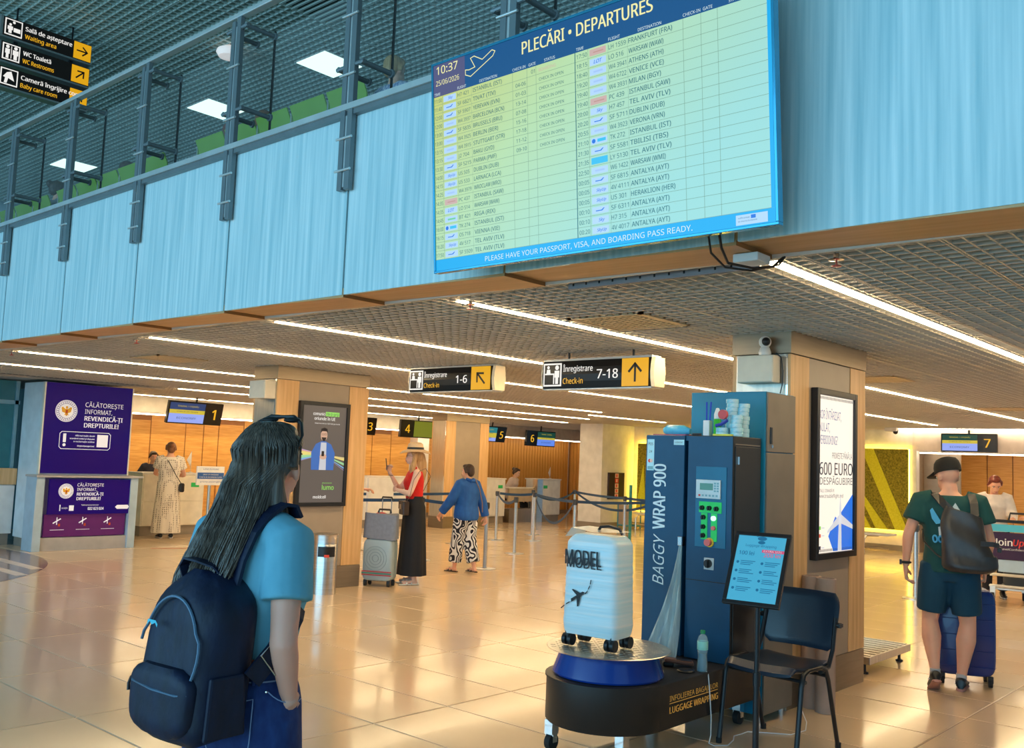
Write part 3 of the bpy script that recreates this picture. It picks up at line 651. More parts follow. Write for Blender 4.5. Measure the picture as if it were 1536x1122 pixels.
t = thing('dome_light', 'round white dome lamp hanging under the upper ceiling beside the third post', 'ceiling light', (-9.75, 5.74, UZ - 0.1)); build('dome', MB().lathe([(0.02, 0.10), (0.14, 0.03), (0.15, 0.0), (0.12, -0.05), (0.02, -0.07)], n=22), mat('milky_dome', (0.85, 0.82, 0.78), 0.4, emis=0.35, emis_col=(1, 0.9, 0.85)), t, smooth=True); build('stem', MB().cyl((0, 0, 0.08), (0, 0, 0.13), 0.03, n=12), black, t)
# ceiling lamps of the upper hall that light the posts and seats
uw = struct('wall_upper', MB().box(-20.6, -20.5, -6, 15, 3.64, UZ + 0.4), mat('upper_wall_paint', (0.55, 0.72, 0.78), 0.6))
build('upper_back_wall', MB().box(-20.6, 6, 14.2, 14.3, 3.64, UZ + 0.4), MATS['upper_wall_paint'], uw)
t = thing('upper_pillar', 'dark teal pillar standing in the upper hall behind the second glass pane', 'column', (-15.2, 8.6, 3.64)); build('shaft', MB().box(-0.3, 0.3, -0.3, 0.3, 0, UZ - 3.64), mat('teal_paint', (0.10, 0.22, 0.25), 0.5), t, bevel=0.01); build('base', MB().box(-0.33, 0.33, -0.33, 0.33, 0, 0.12), greyp, t)
# ------------------------------------------------------------------ departures board
sy = emi('board_reflection_tint', (0.56, 0.74, 0.42), 0.95)
def board_reflection_tint():  # yellow to cyan reflection tint on the screen, put into its emission colour
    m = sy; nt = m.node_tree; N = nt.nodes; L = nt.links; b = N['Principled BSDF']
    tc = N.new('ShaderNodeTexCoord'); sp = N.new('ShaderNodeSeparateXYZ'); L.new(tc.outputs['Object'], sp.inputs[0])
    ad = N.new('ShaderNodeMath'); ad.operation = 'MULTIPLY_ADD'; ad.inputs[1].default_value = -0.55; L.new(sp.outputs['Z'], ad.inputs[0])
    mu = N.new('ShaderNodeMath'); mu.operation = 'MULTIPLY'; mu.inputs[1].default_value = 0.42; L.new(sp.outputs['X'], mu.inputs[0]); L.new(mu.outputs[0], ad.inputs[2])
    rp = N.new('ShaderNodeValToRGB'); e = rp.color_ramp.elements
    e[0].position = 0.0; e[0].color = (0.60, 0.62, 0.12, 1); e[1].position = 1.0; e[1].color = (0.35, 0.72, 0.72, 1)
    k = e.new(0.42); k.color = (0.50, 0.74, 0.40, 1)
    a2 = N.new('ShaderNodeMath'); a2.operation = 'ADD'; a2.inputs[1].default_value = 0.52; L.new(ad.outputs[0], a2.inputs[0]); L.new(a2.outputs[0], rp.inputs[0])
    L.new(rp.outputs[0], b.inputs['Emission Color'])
board_reflection_tint()
bnavy = emi('board_header', (0.01, 0.09, 0.26), 0.9); bblue = emi('board_footer', (0.01, 0.42, 0.85), 0.95); bpurp = emi('board_clock_panel', (0.10, 0.10, 0.22), 0.9)
binky = emi('board_ink', (0.02, 0.16, 0.20), 0.8); bgrid = emi('board_rule', (0.22, 0.38, 0.28), 0.8); bcream = emi('board_cream', (0.95, 0.88, 0.40), 0.95); blogo = emi('board_logo_tile', (0.50, 0.72, 1.0), 0.9); blogob = emi('board_logo_ink', (0.02, 0.18, 0.75), 0.9); bpink = emi('board_logo_pink', (0.75, 0.50, 0.45), 0.8); bsky = emi('board_logo_sky', (0.05, 0.55, 0.90), 0.9); bgn = emi('board_logo_green', (0.20, 0.65, 0.35), 0.9); bwh = emi('board_white', (0.75, 0.9, 0.9), 0.9)
bd = thing('departures_board', 'large lit departures board with yellow and blue flight table leaning out from the parapet', 'departure board', (-3.494, 3.30, 2.523))
bd.rotation_euler = (R(4.68), 0, 0); W, H = 1.88, 1.075
build('housing', MB().box(0.03, W - 0.03, 0.03, 0.10, 0.03, H - 0.03), black, bd, bevel=0.01)
bez = mat('cyan_bezel', (0.05, 0.35, 0.55), 0.15, 0.5)
mb = MB(); e = 0.012; mb.box(0, W, -0.012, 0.03, 0, e); mb.box(0, W, -0.012, 0.03, H - e, H); mb.box(0, e, -0.012, 0.03, e, H - e); mb.box(W - e, W, -0.012, 0.03, e, H - e); build('bezel', mb, bez, bd, bevel=0.002)
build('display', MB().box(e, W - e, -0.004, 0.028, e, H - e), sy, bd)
m_ = MB(); F = Face(m_, (0, -0.0045, 0), X_, Z_, 0.0009)
T0, T1 = 0.068, 0.90; rh = (T1 - T0) / 19
F.rect(e, T1, W - e, H - e, bnavy, 1); F.rect(e, T1, 0.235, H - e, bpurp, 2); F.rect(e, e, W - e, T0, bblue, 1); F.rect(W - 0.03, T0, W - e, T1 + 0.14, bblue, 2)
F.text('PLECĂRI • DEPARTURES', 0.61, 0.973, 0.058, bcream, w=0.725, bold=0.02, l=3)
F.text('10:37', 0.035, 1.012, 0.040, bcream, w=0.15, bold=0.01, l=3); F.text('25/06/2026', 0.03, 0.955, 0.026, bcream, w=0.165, l=3)
F.line([(0.24, 0.965), (0.275, 0.95), (0.425, 1.015), (0.44, 1.035), (0.42, 1.045), (0.355, 1.015), (0.30, 1.045), (0.275, 1.04), (0.305, 0.99), (0.265, 0.985), (0.24, 0.99)], 0.004, bcream, 3, True)
F.text('PLEASE HAVE YOUR PASSPORT, VISA, AND BOARDING PASS READY.', 0.355, 0.026, 0.024, bwh, w=1.15, l=3)
F.rect(1.70, 0.018, 1.835, 0.058, blogo, 3); F.text('cofinanțat', 1.71, 0.043, 0.006, binky, w=0.05, l=4); F.text('de Uniunea Europeană', 1.71, 0.030, 0.006, binky, w=0.08, l=4); F.rect(1.765, 0.040, 1.785, 0.054, blogob, 4)
LR = [('11:00', 's', 'H7 421', 'ISTANBUL (IST)', '', '01', 'BOARDING'), ('11:40', 'f', 'SF 6821', 'TIVAT (TIV)', '04-06', '', 'CHECK IN OPEN'), ('12:00', 'f', 'SF 5907', 'YEREVAN (EVN)', '01-03', '', 'CHECK IN OPEN'), ('12:00', 'w', 'W4 3937', 'BARCELONA (BCN)', '13-14', '', 'CHECK IN OPEN'),
      ('13:00', 'f', 'SF 5835', 'BRUSSELS (BRU)', '07-08', '', 'CHECK IN OPEN'), ('13:00', 'w', 'W4 3925', 'BERLIN (BER)', '15-16', '', 'CHECK IN OPEN'), ('13:15', 'w', 'W4 3915', 'STUTTGART (STR)', '17-18', '', 'CHECK IN OPEN'), ('13:15', 'w', 'J2 704', 'BAKU (GYD)', '11-12', '', 'CHECK IN OPEN'),
      ('13:30', 'f', 'SF 5215', 'PARMA (PMF)', '09-10', '', 'CHECK IN OPEN'), ('14:00', 'k', 'US 505', 'DUBLIN (DUB)', '', '', ''), ('14:15', 'k', 'US 533', 'LARNACA (LCA)', '', '', ''), ('14:25', 'w', 'W4 3979', 'WROCLAW (WRO)', '', '', ''), ('14:35', 'p', 'PC 437', 'ISTANBUL (SAW)', '', '', ''),
      ('14:35', 'l', 'LO 514', 'WARSAW (WAW)', '', '', ''), ('14:45', 'g', 'BT 421', 'RIGA (RIX)', '', '', ''), ('16:00', 't', 'TK 274', 'ISTANBUL (IST)', '', '', ''), ('16:15', 'f', 'OS 718', 'VIENNA (VIE)', '', '', ''), ('16:20', 'k', '4V 517', 'TEL AVIV (TLV)', '', '', ''), ('17:50', 'f', 'SF 5509', 'TEL AVIV (TLV)', '', '', '')]
RR = [('17:50', 'p', 'LH 1559', 'FRANKFURT (FRA)'), ('18:15', 'l', 'LO 516', 'WARSAW (WAW)'), ('18:40', 'w', 'W4 3941', 'ATHENS (ATH)'), ('19:20', 'w', 'W4 6722', 'VENICE (VCE)'), ('19:40', 'w', 'W4 3931', 'MILAN (BGY)'), ('19:40', 'p', 'PC 439', 'ISTANBUL (SAW)'), ('20:00', 's', 'H7 457', 'TEL AVIV (TLV)'), ('20:20', 'f', 'SF 5711', 'DUBLIN (DUB)'),
      ('20:55', 'w', 'W4 3923', 'VERONA (VRN)'), ('21:10', 't', 'TK 272', 'ISTANBUL (IST)'), ('21:30', 'f', 'SF 5581', 'TBILISI (TBS)'), ('21:35', 'y', 'LY 5130', 'TEL AVIV (TLV)'), ('22:50', 'w', 'W6 1422', 'WARSAW (WMI)'), ('00:05', 'f', 'SF 6815', 'ANTALYA (AYT)'), ('00:05', 'k', '4V 4111', 'ANTALYA (AYT)'), ('00:05', 'k', 'US 301', 'HERAKLION (HER)'), ('00:10', 'f', 'SF 6311', 'ANTALYA (AYT)'), ('00:10', 's', 'H7 315', 'ANTALYA (AYT)'), ('00:20', 'k', '4V 4017', 'ANTALYA (AYT)')]
def logo(F, x, z, k):
    w, h = 0.088, rh * 0.66; bgm = {'p': bpink, 'y': bsky, 'g': blogo}.get(k, blogo); F.rect(x, z, x + w, z + h, bgm, 2)
    if k == 's': F.text('Sky', x + 0.05, z + 0.008, 0.014, blogob, align='c', shear=0.3, bold=0.02, l=3)
    elif k == 'k': F.text('SkyUp', x + 0.05, z + 0.008, 0.013, blogob, w=0.052, align='c', shear=0.3, bold=0.02, l=3)
    elif k == 'l': F.text('LOT', x + 0.044, z + 0.007, 0.016, blogob, w=0.045, align='c', shear=0.3, bold=0.03, l=3)
    elif k == 'f': F.poly([(x + 0.02, z + 0.010), (x + 0.055, z + 0.010), (x + 0.068, z + 0.022), (x + 0.062, z + 0.022), (x + 0.05, z + 0.014), (x + 0.02, z + 0.014)], blogob, 3)
    elif k == 't': F.disc(x + 0.015, z + h / 2, 0.010, blogob, 3, n=14); F.rect(x + 0.035, z + 0.008, x + 0.08, z + 0.022, bsky, 3)
    elif k == 'g': F.rect(x + 0.02, z + 0.009, x + 0.075, z + 0.018, bgn, 3)
    elif k == 'w': F.rect(x + 0.02, z + 0.010, x + 0.07, z + 0.018, emi('board_logo_faint', (0.42, 0.60, 0.95), 0.9), 3)
    elif k == 'p': F.rect(x + 0.02, z + 0.011, x + 0.075, z + 0.016, emi('board_logo_red', (0.65, 0.35, 0.3), 0.8), 3)
for off, nm in ((0.0, 'L'), (0.925, 'R')):
    cx = [0.018, 0.08, 0.183, 0.284, 0.56, 0.65, 0.705] if nm == 'L' else [0.93, 1.0, 1.107, 1.211, 1.491, 1.574, 1.649]
    for t_, x_ in zip(('TIME', 'FLIGHT', 'DESTINATION', 'CHECK-IN', 'GATE', 'STATUS'), (cx[0], cx[2], cx[3] + 0.05, cx[4] - 0.01, cx[5], cx[6] + 0.04)):
        F.text(t_, x_, T1 + 0.006, 0.013, bwh, l=3)
    for x_ in (cx[1] - 0.006, cx[4] - 0.012, cx[5] - 0.012, cx[6] - 0.012): F.rect(x_, T0, x_ + 0.0016, T1, bgrid, 2)
    for x_ in (cx[2] - 0.004, cx[3] - 0.006): F.rect(x_, T0, x_ + 0.001, T1, bgrid, 2)
F.rect(0.921, T0, 0.925, T1, binky, 3)
for i in range(19):
    zt = T1 - (i + 1) * rh; F.rect(e, zt, W - 0.03, zt + 0.0015, bgrid, 2)
    a = LR[i]; b = RR[i]; zz = zt + 0.012
    F.text(a[0], 0.018, zz, 0.019, binky, w=0.052, l=3); logo(F, 0.082, zt + 0.007, a[1]); F.text(a[2], 0.183, zz, 0.018, binky, w=0.0125 * len(a[2]), l=3); F.text(a[3], 0.288, zz, 0.020, binky, w=0.0137 * len(a[3]), bold=0.012, l=3)
    if a[4]: F.text(a[4], 0.568, zz, 0.018, binky, l=3)
    if a[5]: F.text(a[5], 0.665, zz, 0.018, binky, l=3)
    if a[6]: F.text(a[6], 0.712, zz, 0.014, bpink if i == 0 else binky, l=3)
    F.text(b[0], 0.932, zz, 0.019, binky, w=0.058, l=3); logo(F, 1.004, zt + 0.007, b[1]); F.text(b[2], 1.107, zz, 0.020, binky, w=0.0130 * len(b[2]), l=3); F.text(b[3], 1.211, zz, 0.021, binky, w=0.0145 * len(b[3]), bold=0.012, l=3)
build('flight_table', m_, None, bd)
for x in (0.4, 1.5): build('wall_bracket', MB().box(x - 0.04, x + 0.04, 0.09, 0.21, 0.25, 0.85), black, bd)
t = tag(build('board_cable', MB().tube([(-1.93, 3.40, 2.56), (-1.94, 3.44, 2.50), (-1.97, 3.55, 2.46), (-1.92, 3.68, 2.455), (-1.88, 3.78, 2.475), (-1.87, 3.86, 2.53)], 0.006, 6).tube([(-1.98, 3.40, 2.56), (-2.00, 3.46, 2.49), (-2.0, 3.58, 2.45), (-1.94, 3.70, 2.45), (-1.87, 3.82, 2.49), (-1.87, 3.88, 2.54)], 0.005, 6), black, smooth=True), 'loose black cables looping from under the departures board to the ceiling', 'cable')
t = tag(build('cable_box', MB().box(-2.02, -1.90, 3.68, 3.80, 2.49, 2.528), white, bevel=0.005), 'small white junction box under the wooden soffit where the black cables end', 'junction box')
t = thing('track_duct', 'grey slotted cable duct hanging below the grid beneath the departures board', 'cable duct', (-2.6, 3.98, 2.555))
mb = MB().m(mat('duct_grey', (0.30, 0.29, 0.31), 0.6)); mb.box(-0.56, 0.56, -0.01, 0.01, -0.035, 0.04); mb.m(black)
for i in range(13): mb.box(-0.53 + i * 0.0855, -0.52 + i * 0.0855, -0.012, -0.0102, -0.02, 0.015)
build('duct_body', mb, None, t)

# ------------------------------------------------------------------ way signs
skb = emi('sign_black', (0.008, 0.008, 0.008), 0.5); sgrey = mat('sign_aluminium', (0.45, 0.46, 0.46), 0.35, 0.7); signc = mat('sign_end_cap', (0.85, 0.75, 0.55), 0.4)
def arrow(F, cx, cy, s, ang, mt, l=3):
    c, q = math.cos(ang), math.sin(ang)
    def rt(p): return (cx + s * (p[0] * c - p[1] * q), cy + s * (p[0] * q + p[1] * c))
    F.line([rt((-1, 0)), rt((0.9, 0))], s * 0.28, mt, l); F.line([rt((0.1, 0.8)), rt((0.95, 0)), rt((0.1, -0.8))], s * 0.28, mt, l + 1)
def picto(F, x, y, s, kind, dk=None):
    dk = skb; F.rect(x, y, x + s, y + s, wprint, 2); g = s * 0.07; F.rect(x + g, y + g, x + s - g, y + s - g, skb, 3)
    P = lambda u, v: (x + u * s, y + v * s)
    def man(u, v, h, w=0.13, l=4):
        F.disc(*P(u, v + h * 0.88), s * h * 0.13, wprint, l, n=12); F.poly([P(u - w, v + h * 0.35), P(u - w * 0.6, v + h * 0.35), P(u - w * 0.6, v), P(u + w * 0.6, v), P(u + w * 0.6, v + h * 0.35), P(u + w, v + h * 0.35), P(u + w, v + h * 0.72), P(u - w, v + h * 0.72)], wprint, l)
    if kind == 'checkin':
        F.poly([P(0.10, 0.50), P(0.62, 0.50), P(0.62, 0.56), P(0.10, 0.56)], wprint, 4); F.poly([P(0.56, 0.1), P(0.62, 0.1), P(0.62, 0.5), P(0.56, 0.5)], wprint, 4); F.disc(*P(0.28, 0.82), s * 0.07, wprint, 4, n=12); F.poly([P(0.18, 0.56), P(0.40, 0.56), P(0.38, 0.73), P(0.2, 0.73)], wprint, 4); man(0.76, 0.1, 0.8)
    elif kind == 'wait': man(0.30, 0.12, 0.6, 0.15); F.poly([P(0.5, 0.25), P(0.88, 0.25), P(0.88, 0.5), P(0.5, 0.5)], wprint, 4); F.disc(*P(0.5, 0.82), s * 0.08, wprint, 4, n=14)
    elif kind == 'wc': man(0.28, 0.1, 0.8, 0.13); man(0.74, 0.1, 0.8, 0.16); F.rect(x + s * 0.48, y + s * 0.12, x + s * 0.52, y + s * 0.88, wprint, 4)
    elif kind == 'baby': F.poly([P(0.15, 0.45), P(0.35, 0.75), P(0.6, 0.86), P(0.8, 0.30), P(0.45, 0.42), P(0.38, 0.1), P(0.22, 0.1), P(0.28, 0.42)], wprint, 4)
def lowsign(label, x0, x1, y, z0, z1, num, ang):
    t = thing('check_in_sign', label, 'sign', ((x0 + x1) / 2, y, z1)); W, H = x1 - x0, z1 - z0; h = W / 2
    prof = [(-h, 0.0), (-h, H)]
    mb = MB(); ring = lambda xx: [V((xx, 0.0, -H)), V((xx, -0.015, -H * 0.75)), V((xx, -0.02, -H * 0.5)), V((xx, -0.015, -H * 0.25)), V((xx, 0.0, 0)), V((xx, 0.14, 0)), V((xx, 0.155, -H * 0.5)), V((xx, 0.14, -H))]
    mb.loft([ring(-h), ring(h)]); build('body', mb, skb, t)
    mb = MB(); mb.loft([ring(h + 0.0), ring(h + 0.035)]); build('end_cap', mb, signc, t); mb = MB(); mb.loft([ring(-h - 0.012), ring(-h)]); build('end_cap', mb, signc, t)
    build('under_tray', MB().box(-h, h, 0.0, 0.14, -H - 0.012, -H), sgrey, t); build('top_tray', MB().box(-h, h, 0.0, 0.14, 0, 0.018), sgrey, t)
    for q in (-h * 0.6, h * 0.6): build('hanger', MB().cyl((q, 0.07, 0.01), (q, 0.07, CZ - z1 + 0.06), 0.01, n=8), black, t)
    m_ = MB(); F = Face(m_, (-h, -0.021, -H), X_, Z_, 0.002)
    F.rect(W - H * 1.15, 0.02 * H, W - 0.015, H * 0.98, amberp, 1); arrow(F, W - H * 0.60, H * 0.5, H * 0.30, ang, skb, 2)
    picto(F, 0.02, H * 0.08, H * 0.84, 'checkin')
    F.text('Înregistrare', H * 1.0, H * 0.60, H * 0.20, wprint, w=W * 0.28, bold=0.015, l=3); F.text('Check-in', H * 1.0, H * 0.16, H * 0.20, amber, w=W * 0.19, bold=0.01, l=3); F.text(num, W * 0.73 - 0.01, H * 0.32, H * 0.32, wprint, w=W * (0.13 if len(num) < 4 else 0.19), align='r', bold=0.02, l=3)
    build('lettering', m_, None, t)
lowsign('black hanging sign reading Check-in 1-6 with an arrow up to the left', -7.73, -6.50, 7.0, 2.283, 2.53, '1-6', R(135))
lowsign('black hanging sign reading Check-in 7-18 with an upward arrow', -5.42, -4.28, 6.5, 2.23, 2.472, '7-18', R(90))
def upsign(label, y0, z0, l1, l2, kind, ang):
    t = thing('direction_sign', label, 'sign', (-10.8, y0, z0)); W, H = 0.96, 0.215
    build('body', MB().box(-0.12, 0, 0, W, 0, H), skb, t, bevel=0.006); build('end_cap', MB().box(-0.12, 0.006, -0.03, 0, 0, H), sgrey, t, bevel=0.004); build('tray', MB().box(-0.12, 0.004, -0.03, W, -0.02, 0), sgrey, t)
    m_ = MB(); F = Face(m_, (0.001, 0, 0), Y_, Z_, 0.0025)
    F.rect(W - H * 0.95, 0.01, W - 0.008, H - 0.01, amberp, 1); arrow(F, W - H * 0.5, H * 0.5, H * 0.27, ang, skb, 2); picto(F, 0.015, H * 0.08, H * 0.84, kind)
    F.text(l1, H * 1.05, H * 0.56, H * 0.22, wprint, w=0.045 * len(l1) * 0.66, bold=0.02, l=3); F.text(l2, H * 1.05, H * 0.16, H * 0.22, amber, w=0.045 * len(l2) * 0.62, bold=0.01, l=3)
    build('lettering', m_, None, t)
    return t
g_ = 'stacked signs hanging in the upper hall'
for a in (upsign('top black sign at the upper left reading Waiting area with an arrow to the right', 3.644, 5.942, 'Sală de așteptare', 'Waiting area', 'wait', 0.0),
          upsign('middle black sign at the upper left reading WC Restrooms', 3.640, 5.665, 'WC Toaletă', 'WC Restrooms', 'wc', R(45)),
          upsign('lowest black sign at the upper left reading Baby care room', 3.640, 5.39, 'Cameră îngrijire copii', 'Baby care room', 'baby', R(45))): a['group'] = g_
t = thing('sign_hanger', 'two thin rods holding the three stacked signs under the upper ceiling', 'hanger', (-10.86, 4.1, 6.16))
for q in (-0.3, 0.3): build('rod', MB().cyl((0, q, 0), (0, q, UZ - 6.16 + 0.04), 0.01, n=8), black, t)
for q in (-0.3, 0.3): build('link', MB().box(-0.02, 0.02, q - 0.02, q + 0.02, -0.28, 0), black, t)

# ------------------------------------------------------------------ wrapping machine (axis along y)
MS, MZ = 0.966, 0.0544   # shrinks the machine and its items about the camera point: factor and height shift
def onm(x, y, z): return (x * MS, y * MS, z * MS + MZ)  # point pulled towards the camera by that scaling
mach = thing('luggage_wrapping_machine', 'black luggage wrapping machine lettered BAGGY WRAP 900 with a blue turntable drum', 'wrapping machine', onm(-3.33, 4.68, 0)); mach.scale = (MS, MS, MS)
r = 0.36; yb = 1.165
def stadium(r_, z, y1=yb, n=20): return [V((r_ * math.cos(R(180) + math.pi * i / n), r_ * math.sin(R(180) + math.pi * i / n), z)) for i in range(n + 1)] + [V((r_, y1, z)), V((-r_, y1, z))]
mb = MB(); mb.loft([stadium(r - 0.004, 0.11), stadium(r, 0.115), stadium(r, 0.355)]); build('base_body', mb, blackp, mach, smooth=True)
mb = MB(); mb.loft([stadium(r + 0.008, 0.355), stadium(r + 0.008, 0.366), stadium(r, 0.37)]); build('base_deck', mb, blackp, mach, smooth=True)
bdrum = mat('blue_drum_paint', (0.005, 0.045, 0.30), 0.22, coat=0.6, vary=0.05)
build('turntable_drum', MB().lathe([(0.322, 0.375), (0.327, 0.385), (0.280, 0.515)], n=48), bdrum, mach, smooth=True)
plate = mat('chequer_plate', (0.62, 0.58, 0.50), 0.3, 0.9, bump=0.0)
build('turntable_plate', MB().lathe([(0.02, 0.516), (0.360, 0.516), (0.364, 0.519), (0.360, 0.523), (0.02, 0.523)], n=56), plate, mach, smooth=True)
mb = MB()
for i in range(-8, 9):
    for j in range(-8, 9):
        x, y = i * 0.042, j * 0.042
        if x * x + y * y > 0.335 ** 2: continue
        a = R(45) if (i + j) % 2 else R(-45)
        mb.obox((x, y, 0.524), V((math.cos(a), math.sin(a), 0)) * 0.014, V((-math.sin(a), math.cos(a), 0)) * 0.004, (0, 0, 0.0012))
o = build('plate_tread', mb, plate, mach); o['kind'] = 'stuff'
# towers
blt = mat('tower_daylight_blue', (0.003, 0.060, 0.145), 0.42, spec=0.5, vary=0.1)  # black towers: blue daylight on the fronts is put into this colour
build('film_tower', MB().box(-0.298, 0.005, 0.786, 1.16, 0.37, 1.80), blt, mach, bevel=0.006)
build('film_slot', MB().box(0.005, 0.035, 0.84, 1.2, 0.37, 1.77), black, mach)
ct = build('control_tower', MB().box(0.035, 0.36, 0.786, 1.165, 0.37, 1.80), blackp, mach, bevel=0.005)
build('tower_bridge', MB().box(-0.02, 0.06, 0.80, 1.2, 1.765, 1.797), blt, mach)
build('service_door', MB().box(0.36, 0.366, 0.81, 1.14, 0.42, 1.735), blackp, mach, bevel=0.003)
build('door_lock', MB().box(0.366, 0.372, 0.83, 0.85, 1.62, 1.67), chrome, mach); build('door_trim', MB().box(0.36, 0.365, 0.81, 1.14, 1.745, 1.752), bronze, mach)
cpnl = build('control_panel', MB().box(0.10, 0.322, 0.776, 0.79, 1.085, 1.60), mat('panel_steel_blue', (0.01, 0.15, 0.28), 0.4), mach, bevel=0.002)
build('front_panel', MB().box(0.037, 0.358, 0.781, 0.786, 0.375, 1.795), blt, mach)  # thin plate added to carry the painted daylight blue of the tower front
build('lower_seam', MB().box(0.036, 0.359, 0.778, 0.787, 0.868, 0.873), black, mach)
dp = build('display_unit', MB().box(0.110, 0.285, 0.762, 0.776, 1.395, 1.515), mat('display_casing', (0.62, 0.72, 0.76), 0.4), mach, bevel=0.003)
m_ = MB(); F = Face(m_, (0.110, 0.7615, 1.395), X_, Z_); lcd = emi('lcd_green', (0.08, 0.30, 0.26), 0.6)
F.rect(0.03, 0.055, 0.125, 0.098, lcd, 1)
for i in range(4):
    for j in range(2): F.rect(0.132 + j * 0.02, 0.045 + i * 0.016, 0.147 + j * 0.02, 0.056 + i * 0.016, mat('key_teal', (0.20, 0.42, 0.48), 0.5), 1)
for i in range(6): F.rect(0.02 + i * 0.025, 0.014, 0.035 + i * 0.025, 0.026, MATS['key_teal'] if i else rd, 1)
build('display_face', m_, None, dp)
gpm = mat('green_label_plate', (0.02, 0.55, 0.12), 0.5, emis=0.12)
for nm, bx in (('label_plate', (0.13, 0.292, 1.305, 1.375)), ('label_plate', (0.147, 0.192, 1.135, 1.303)), ('label_plate', (0.218, 0.262, 1.125, 1.303))):
    build(nm, MB().box(bx[0], bx[1], 0.772, 0.776, bx[2], bx[3]), gpm, mach)
for x, z in ((0.155, 1.335), (0.207, 1.335), (0.258, 1.333), (0.165, 1.275), (0.165, 1.215), (0.165, 1.16)):
    o = build('rotary_knob', MB().cyl((x, 0.772, z), (x, 0.752, z), 0.016, 0.013, n=16).box(x - 0.003, x + 0.003, 0.742, 0.753, z - 0.014, z + 0.014), black, mach, smooth=True)
build('start_button', MB().cyl((0.240, 0.772, 1.272), (0.240, 0.758, 1.272), 0.016, n=18), emi('lit_button', (0.7, 1.0, 1.0), 1.2), mach, smooth=True)
build('stop_button', MB().cyl((0.240, 0.772, 1.21), (0.240, 0.758, 1.21), 0.014, n=18), mat('pink_button', (0.75, 0.16, 0.16), 0.4), mach, smooth=True)
build('emergency_stop', MB().m(mat('yellow_ring', (0.85, 0.55, 0.05), 0.5)).cyl((0.212, 0.776, 1.118), (0.212, 0.768, 1.118), 0.030, n=22).m(MATS['pink_button']).cyl((0.208, 0.768, 1.118), (0.208, 0.742, 1.118), 0.022, n=20), None, mach, smooth=True)
sw = build('main_switch_plate', MB().box(0.172, 0.243, 0.774, 0.781, 0.945, 1.02), mat('switch_plate', (0.55, 0.60, 0.62), 0.4), mach, bevel=0.002)
build('switch_knob', MB().m(black).cyl((0.205, 0.775, 0.984), (0.205, 0.76, 0.984), 0.027, n=20).box(0.198, 0.212, 0.745, 0.76, 0.96, 1.008), None, sw, smooth=True)
m_ = MB(); F = Face(m_, (-0.298, 0.785, 0.37), V((0, 0, 1)), V((-1, 0, 0)), 0.001)   # writing that climbs the tower
cy = mat('tower_lettering', (0.62, 0.76, 0.82), 0.5, emis=0.05)
F.text('WRAP 900', 0.80, -0.165, 0.095, cy, w=0.43, bold=0.022); F.text('BAGGY', 0.44, -0.165, 0.085, cy, w=0.33, shear=0.28)
build('tower_lettering', m_, None, mach); m_2 = MB(); F2 = Face(m_2, (-0.298, 0.785, 0.37), X_, Z_, 0.001); stk = mat('pale_blue_sticker', (0.45, 0.75, 0.85), 0.5)
F2.rect(0.012, 1.19, 0.068, 1.40, stk, 1)
F2.text('POS', 0.04, 1.36, 0.018, paintk, w=0.035, align='c'); F2.text('24', 0.04, 1.31, 0.016, paintk, align='c'); F2.disc(0.033, 1.255, 0.012, rd, 2, n=16); F2.disc(0.047, 1.255, 0.012, pk, 3, n=16); F2.rect(0.018, 1.198, 0.062, 1.218, MATS['key_teal'], 2)
F2.rect(0.22, 1.365, 0.30, 1.40, stk, 1); F2.text('LICENȚIAT', 0.26, 1.377, 0.01, paintk, w=0.06, align='c')
build('tower_sticker', m_2, None, mach)
m_ = MB(); F = Face(m_, (r + 0.0005, 0, 0.11), Y_, Z_, 0.001); gold = mat('gold_lettering', (0.78, 0.42, 0.08), 0.5, emis=0.12)
F.text('INFOLIEREA BAGAJELOR', 0.10, 0.152, 0.030, gold, w=0.545); F.rect(0.10, 0.138, 0.645, 0.142, gold, 1); F.text('LUGGAGE WRAPPING', 0.10, 0.085, 0.036, gold, w=0.545, bold=0.03)
F.rect(0.0, 0.0, 0.003, 0.24, black, 1)
build('base_lettering', m_, None, mach)
def caster(par, x, y, rw=0.045, mt=rubber, zl=-0.0563):  # wheels lowered to the floor to make up for the height shift
    c = build('caster_fork', MB().box(x - 0.028, x + 0.028, y - 0.03, y + 0.03, rw * 2 + zl, 0.115).box(x - 0.028, x - 0.022, y - 0.02, y + 0.02, rw + zl, rw * 2 + zl).box(x + 0.022, x + 0.028, y - 0.02, y + 0.02, rw + zl, rw * 2 + zl), chrome, par)
    build('caster_wheel', MB().cyl((x - 0.018, y, rw + zl), (x + 0.018, y, rw + zl), rw, n=20).cyl((x - 0.023, y, rw + zl), (x + 0.023, y, rw + zl), rw * 0.35, n=12), mt, c, smooth=True)
for x, y in ((-0.20, -0.26), (0.23, -0.17), (-0.2, 0.8), (0.26, 1.10)): caster(mach, x, y)
# stretch film hanging from the slot
film = mat('stretch_film', (0.62, 0.80, 0.88), 0.25, alpha=0.55, vary=0.2, scale=(30, 30, 3), bump=0.5)
rows = []
for k in range(15):
    z = 1.10 - k * 0.053; u = k / 14.0; w = 0.012 + 0.105 * u ** 1.2; cxx = 0.008 - 0.055 * u; row = []
    for j in range(13):
        q = j / 12.0; row.append(V((cxx + (q - 0.62) * 2 * w, 0.765 - 0.10 * u ** 2 + 0.018 * math.sin(q * 17 + k * 0.35) * (0.3 + u), z - 0.012 * q)))
    rows.append(row)
rows.append([p + V((-0.05 * (1 - j / 12), -0.10, -0.0)) for j, p in enumerate(rows[-1])])
for j in range(13): rows[-1][j].z = 0.376
mb = MB(); n = 13; mb.add([p for r_ in rows for p in r_], [(i * n + j, i * n + j + 1, (i + 1) * n + j + 1, (i + 1) * n + j) for i in range(len(rows) - 1) for j in range(n - 1)])
